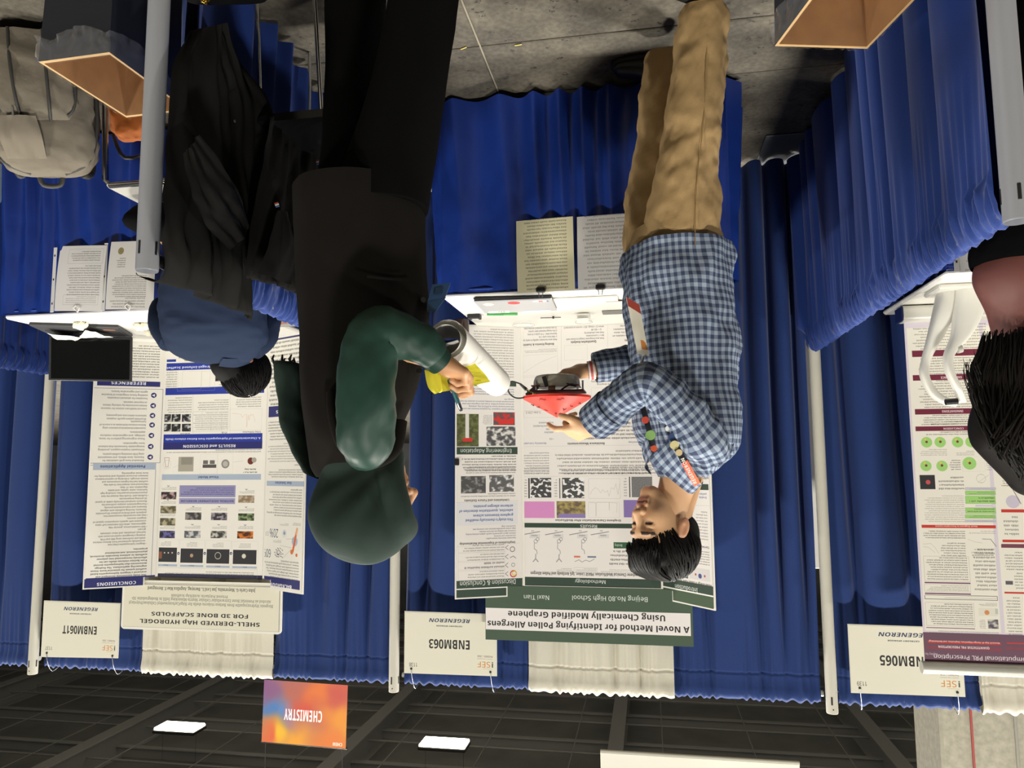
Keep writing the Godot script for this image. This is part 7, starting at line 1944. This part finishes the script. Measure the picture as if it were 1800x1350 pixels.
	"n_right": [326, 1215, [["F",25,-6,320,599,"#6d6c8a",2], ["R",31,4,289,44,"#26296b"], ["R",8,8,306,44,"#26296b"], ["T",90,29,175,15.0,"CONCLUSIONS","b","#f2f2f2"], ["T",46,60.2,225,7.8,"This study successfully developed and","b","#3a3a3e"], ["T",46,74.2,249,7.8,"evaluated a biogenic hydroxyapatite-based","b","#3a3a3e"], ["T",46,88.2,249,7.8,"scaffold system for potential bone tissue","b","#3a3a3e"], ["T",46,102.2,231,7.8,"engineering applications. The findings","b","#3a3a3e"], ["T",46,116.2,237,7.8,"demonstrate that hydroxyapatite derived","b","#3a3a3e"], ["T",46,130.2,213,7.8,"from Batissa violacea shells can be","b","#3a3a3e"], ["T",46,144.2,225,7.8,"effectively incorporated into polymer","b","#3a3a3e"], ["T",46,158.2,256,7.8,"scaffolds to achieve favorable structural,","b","#3a3a3e"], ["T",46,172.2,189,7.8,"physicochemical, and mechanical","b","#3a3a3e"], ["T",46,186.2,67,7.8,"properties.","b","#3a3a3e"], ["T",53,211.0,173,7.8,"• Biogenic hydroxyapatite (HAp) was","s","#3a3a3e"], ["T",53,224.9,237,7.8,"  successfully synthesized from Batissa violacea","s","#3a3a3e"], ["T",53,238.8,208,7.8,"  shells and confirmed using XRD and FTIR,","s","#3a3a3e"], ["T",53,252.6,217,7.8,"  showing a hexagonal crystal structure with","s","#3a3a3e"], ["T",53,266.5,208,7.8,"  hydroxyl, phosphate, and minor carbonate","s","#3a3a3e"], ["T",53,280.3,44,7.8,"  groups.","s","#3a3a3e"], ["T",53,294.2,173,7.8,"• SEM revealed porous, granular HAp","s","#3a3a3e"], ["T",53,308.1,232,7.8,"  agglomerates, while EDS indicated Ca/P ratios","s","#3a3a3e"], ["T",53,321.9,242,7.8,"  consistent with apatitic composition typical of","s","#3a3a3e"], ["T",53,335.8,94,7.8,"  biogenic sources.","s","#3a3a3e"], ["T",53,349.6,198,7.8,"• HAp was successfully incorporated into","s","#3a3a3e"], ["T",53,363.5,232,7.8,"  polylactic acid (PLA) to produce 3D-printable","s","#3a3a3e"], ["T",53,377.4,212,7.8,"  filaments, forming scaffolds with aligned","s","#3a3a3e"], ["T",53,391.2,198,7.8,"  filaments and interconnected porosity.","s","#3a3a3e"], ["T",53,405.1,208,7.8,"• Thermogravimetric analysis confirmed the","s","#3a3a3e"], ["T",53,418.9,237,7.8,"  filaments remained thermally stable at typical","s","#3a3a3e"], ["T",53,432.8,133,7.8,"  3D printing temperatures.","s","#3a3a3e"], ["T",53,446.7,212,7.8,"• Scaffolds with 10 wt% HAp showed the best","s","#3a3a3e"], ["T",53,460.5,217,7.8,"  physicochemical properties, including high","s","#3a3a3e"], ["T",53,474.4,183,7.8,"  hydration, water uptake, and stable","s","#3a3a3e"], ["T",53,488.2,133,7.8,"  degradation over 21 days.","s","#3a3a3e"], ["T",53,502.1,203,7.8,"• Mechanical tests showed that 10 wt% HAp","s","#3a3a3e"], ["T",53,516.0,212,7.8,"  scaffolds had the highest compressive and","s","#3a3a3e"], ["T",53,529.8,242,7.8,"  tensile strength, indicating an optimal balance","s","#3a3a3e"], ["T",53,543.7,247,7.8,"  between structural stability and bioactivity for","s","#3a3a3e"], ["T",53,557.5,128,7.8,"  bone tissue engineering.","s","#3a3a3e"], ["R",25,570,283,32,"#a9b6c8"], ["T",72,593,203,12.7,"Potential Applications","b","#26336b"], ["C",54,632,13,"#26296b",0], ["D",54,632,7.5,"#e9e5e0"], ["T",81,620.2,188,9.1,"Biomedical bone graft substitutes for","s","#44444a"], ["T",81,636.4,208,9.1,"fractures, bone defects, and osteoporosis","s","#44444a"], ["T",81,652.6,188,9.1,"using ECM-mimicking scaffold systems.","s","#44444a"], ["C",54,685,13,"#26296b",0], ["D",54,685,7.5,"#e9e5e0"], ["T",81,673.5,208,9.1,"Orthopedic implant support, providing","s","#44444a"], ["T",81,689.7,208,9.1,"biodegradable frameworks that enhance","s","#44444a"], ["T",81,706.0,101,9.1,"bone regeneration.","s","#44444a"], ["C",53,740,13,"#26296b",0], ["D",53,740,7.5,"#e9e5e0"], ["T",80,728.4,209,9.1,"Tissue engineering platform for bone,","s","#44444a"], ["T",80,744.7,203,9.1,"cartilage, and regenerative medicine","s","#44444a"], ["T",80,761.0,73,9.1,"applications.","s","#44444a"], ["C",52,793,13,"#26296b",0], ["D",52,793,7.5,"#e9e5e0"], ["T",79,781.0,195,9.2,"Sustainable biomaterial production using","s","#44444a"], ["T",79,797.3,209,9.2,"Batissa violacea shell waste as a source of","s","#44444a"], ["T",79,813.7,73,9.2,"hydroxyapatite.","s","#44444a"], ["C",52,840,13,"#26296b",0], ["D",52,840,7.5,"#e9e5e0"], ["T",78,827.5,180,9.2,"3D-printed patient-specific implants","s","#44444a"], ["T",78,843.9,185,9.2,"tailored to defect size and geometry.","s","#44444a"], ["C",51,890,13,"#26296b",0], ["D",51,890,7.5,"#e9e5e0"], ["T",78,877.8,210,9.2,"Low-cost healthcare solution for resource-","s","#44444a"], ["T",78,894.3,200,9.2,"limited communities by reducing reliance","s","#44444a"], ["T",78,910.7,110,9.2,"on imported materials.","s","#44444a"], ["C",50,943,13,"#26296b",0], ["D",50,943,7.5,"#e9e5e0"], ["T",77,930.3,184,9.2,"Foundation for advanced composites,","s","#44444a"], ["T",77,946.8,210,9.2,"enabling future integration of bioactive","s","#44444a"], ["T",77,963.3,168,9.2,"agents and regenerative factors.","s","#44444a"], ["F",7,603,315,370,"#6d6c8a",2], ["R",22,986,287,26,"#26296b"], ["T",85,1010,161,15.5,"REFERENCES","b","#f2f2f2"], ["L",30,1027,250,171,13,"#55534f"], ["R",28,1217,207,1,"#23379a"]]],
	"n_header": [859, 239, [["F",12,11,839,209,"#3a3a52",2], ["T",109,52,646,19.2,"SHELL-DERIVED HAp HYDROGEL","b","#222226"], ["T",169,88,523,18.4,"FOR 3D BONE SCAFFOLDS","b","#222226"], ["T",45,136,773,13.8,"Biogenic Hydroxyapatite from Batissa violacea shells for HAp/Carboxymethyl Cellulose/Polyvinyl","e","#55534e"], ["T",56,157,749,13.8,"Alcohol as Potential Bone Extracellular Cellular Matrix-Mimicking Infill in Biodegradable 3D-","e","#55534e"], ["T",283,175,305,13.0,"Printed Polylactic Acid/HAp Scaffolds","e","#55534e"], ["T",140,209,579,15.3,"John Carlo G. Mayormita, Jan Lexl L. Bacuyag, Angelica Mae F. Berengued","f","#44423e"]]],
	"r_banner": [848, 1340, [["R",0,0,848,1340,"#d6cdd8"], ["R",4,0,844,112,"#6a4a5c"], ["T",424,29,390,15.6,"and Computational PRL Prescription","s","#f2eef0"], ["T",798,34,46,8.8,"Kayley Xu","s","#d8ccd4"], ["R",569,118,271,1200,"#e8e4d8"], ["R",20,118,535,1200,"#e8e4d8"], ["R",569,48,269,13,"#84404f"], ["T",612,64,183,9.1,"QUANTITATIVE PRL PRESCRIPTION","b","#f0e8ea"], ["R",572,72,261,8,"#c23a30"], ["T",575,82,254,5.5,"Research Gap #1: Design Objectives, Inspiration, and Methodology","b","#f6d8d0"], ["R",360,56,197,10,"#84404f"], ["R",359,78,193,5,"#c23a30"], ["L",578,91,250,30,5,"#55534f"], ["R",660,129,175,3,"#6a3a62"], ["F",659,138,174,89,"#8a8580",1], ["L",664,141,161,84,10,"#55534f"], ["P",576,133,37,35,"tech","#55505a","#c8c4bc"], ["L",622,131,22,35,6,"#55534f"], ["C",614,193,9,"#d08a54",0], ["P",576,180,67,30,"plain","#dcd8cc","#e2decf"], ["R",574,188,10,20,"#b8c4b8"], ["C",614,193,9,"#d08a54",0], ["L",576,217,66,13,3,"#55534f"], ["F",572,239,260,15,"#5a5a60",2], ["L",577,244,249,4,1,"#55534f"], ["R",666,259,166,5,"#6a3a62"], ["F",666,269,166,27,"#8a8580",1], ["L",673,271,155,23,4,"#55534f"], ["R",665,300,166,5,"#6a3a62"], ["F",665,309,164,95,"#8a8580",1], ["L",672,312,149,91,10,"#55534f"], ["L",572,272,79,168,11,"#55534f"], ["R",345,267,202,7,"#c23a30"], ["L",495,96,50,160,14,"#55534f"], ["R",514,301,26,14,"#5a555e"], ["L",479,282,29,67,6,"#55534f"], ["L",474,353,65,75,7,"#55534f"], ["R",332,441,214,13,"#74404f"], ["R",330,463,210,8,"#c23a30"], ["L",675,403,90,57,6,"#55534f"], ["N",[829,452,799,454,785,439,773,416],"#8a8a8a",1], ["N",[829,442,807,439,786,419],"#8a8a8a",1], ["N",[611,474,582,473,564,446],"#777",2], ["N",[664,472,637,462,614,459],"#888",1], ["L",576,405,81,32,3,"#55534f"], ["L",673,472,153,34,4,"#55534f"], ["L",563,492,97,15,2,"#55534f"], ["R",560,515,269,12,"#c23a30"], ["T",624,525,154,5.9,"Novel: Diagnosis to Prescription System","b","#f6d8d0"], ["L",669,536,148,108,13,"#55534f"], ["R",559,539,109,8,"#c8c4d8"], ["F",559,539,109,8,"#6a7a5a",1], ["L",563,541,100,3,2,"#55534f"], ["R",558,553,109,15,"#9ccf74"], ["F",558,553,109,15,"#6a7a5a",1], ["L",562,555,99,10,2,"#55534f"], ["R",556,572,109,22,"#9ccf74"], ["F",556,572,109,22,"#6a7a5a",1], ["L",561,575,99,18,2,"#55534f"], ["R",554,610,108,30,"#9ccf74"], ["F",554,610,108,30,"#6a7a5a",1], ["L",558,613,98,25,2,"#55534f"], ["R",552,644,109,16,"#9ccf74"], ["F",552,644,109,16,"#6a7a5a",1], ["L",556,646,99,11,2,"#55534f"], ["R",550,664,110,9,"#c8c4d8"], ["F",550,664,110,9,"#6a7a5a",1], ["L",555,666,100,4,2,"#55534f"], ["R",568,599,60,7,"#c8c4d8"], ["P",769,667,56,56,"plain","#2a2a2c","#303032"], ["C",795,694,9,"#c05050",0], ["L",665,661,96,58,4,"#55534f"], ["C",601,708,17,"#8a8a8a",1], ["N",[613,694,573,722],"#8a8a8a",1], ["C",639,768,25,"#9ccf74",0], ["C",638,769,5,"#7a3426",0], ["C",643,779,4,"#e0c850",0], ["C",740,758,21,"#9ccf74",0], ["C",740,760,5,"#7a3426",0], ["C",744,770,4,"#e0c850",0], ["C",799,759,21,"#9ccf74",0], ["C",798,760,5,"#7a3426",0], ["C",803,770,4,"#e0c850",0], ["C",628,852,21,"#9ccf74",0], ["C",628,853,5,"#7a3426",0], ["C",633,863,4,"#e0c850",0], ["C",677,852,21,"#9ccf74",0], ["C",677,854,5,"#7a3426",0], ["C",682,863,4,"#e0c850",0], ["C",741,853,21,"#9ccf74",0], ["C",740,854,5,"#7a3426",0], ["C",745,864,4,"#e0c850",0], ["C",791,853,21,"#9ccf74",0], ["C",791,854,5,"#7a3426",0], ["C",795,864,4,"#e0c850",0], ["R",555,786,26,5,"#6e2038"], ["F",583,736,81,58,"#d0ccc4",1], ["L",561,738,16,40,5,"#55534f"], ["L",672,740,40,44,5,"#55534f"], ["L",553,807,43,68,9,"#55534f"], ["L",619,798,72,21,3,"#55534f"], ["L",719,798,103,29,4,"#55534f"], ["L",551,879,262,18,2,"#55534f"], ["R",541,898,288,19,"#6e2038"], ["T",649,911,76,8.0,"CONCLUSION","b","#f0e8ea"], ["L",563,920,227,19,2,"#55534f"], ["R",363,794,170,14,"#c23a30"], ["R",379,577,158,12,"#c23a30"], ["C",493,618,25,"#c8c0d0",0], ["N",[491,668,465,610],"#5a5060",2], ["L",468,676,64,35,4,"#55534f"], ["L",464,727,68,64,6,"#55534f"], ["R",387,462,153,10,"#c23a30"], ["R",388,441,157,15,"#74404f"], ["L",481,485,55,81,5,"#55534f"], ["L",590,920,219,44,5,"#55534f"], ["R",561,965,266,22,"#6e2038"], ["T",647,981,79,9.4,"INNOVATIONS","b","#f0e8ea"], ["L",603,988,205,116,11,"#55534f"], ["R",557,1102,270,23,"#6e2038"], ["T",643,1117,79,9.5,"SIGNIFICANCE","b","#f0e8ea"], ["L",555,1122,257,84,8,"#55534f"], ["R",550,1199,274,26,"#6e2038"], ["L",544,1224,275,107,9,"#55534f"]]],
	"card": [444, 278, [["T",118,253,201,17.1,"REGENERON","i","#2f3c5e"], ["T",161,222,127,5.8,"CATEGORY SPONSOR","b","#2c3140"], ["T",123,156,203,41.6,"@CODE","b","#262626"], ["T",379,44,42,17.1,"@NUM","s","#333333"], ["R",16,36,6,19,"#4a5a52"], ["R",16,57,6,5,"#4a5a52"], ["T",26,62,63,25.4,"SEF","s","#d88a3c"], ["T",17,90,74,8.3,"PHOENIX | 2026","s","#7a5a58"], ["T",18,76,73,3.2,"SOCIETY FOR SCIENCE","s","#8a8a86"], ["T",18,31,45,2.5,"REGENERON","s","#b08a5a"]]],
	"form_cream": [224, 278, [["L",27,4,171,402,30,"#77766a"]]],
	"form_white": [245, 280, [["F",12,202,181,63,"#8a8a8a",1], ["L",27,211,160,47,5,"#55534f"], ["F",22,27,178,41,"#8a8a8a",1], ["L",33,32,158,32,4,"#55534f"], ["L",18,64,170,132,13,"#55534f"]]],
	"form_seal": [235, 288, [["C",179,247,15,"#8d8257",0], ["C",179,247,11,"#a39866",2], ["L",149,174,46,45,5,"#55534f"], ["L",39,49,169,95,11,"#55534f"], ["L",42,5,174,47,4,"#55534f"]]],
	"form_plain": [178, 278, [["L",20,-2,140,391,26,"#8a8a8a"]]],
}
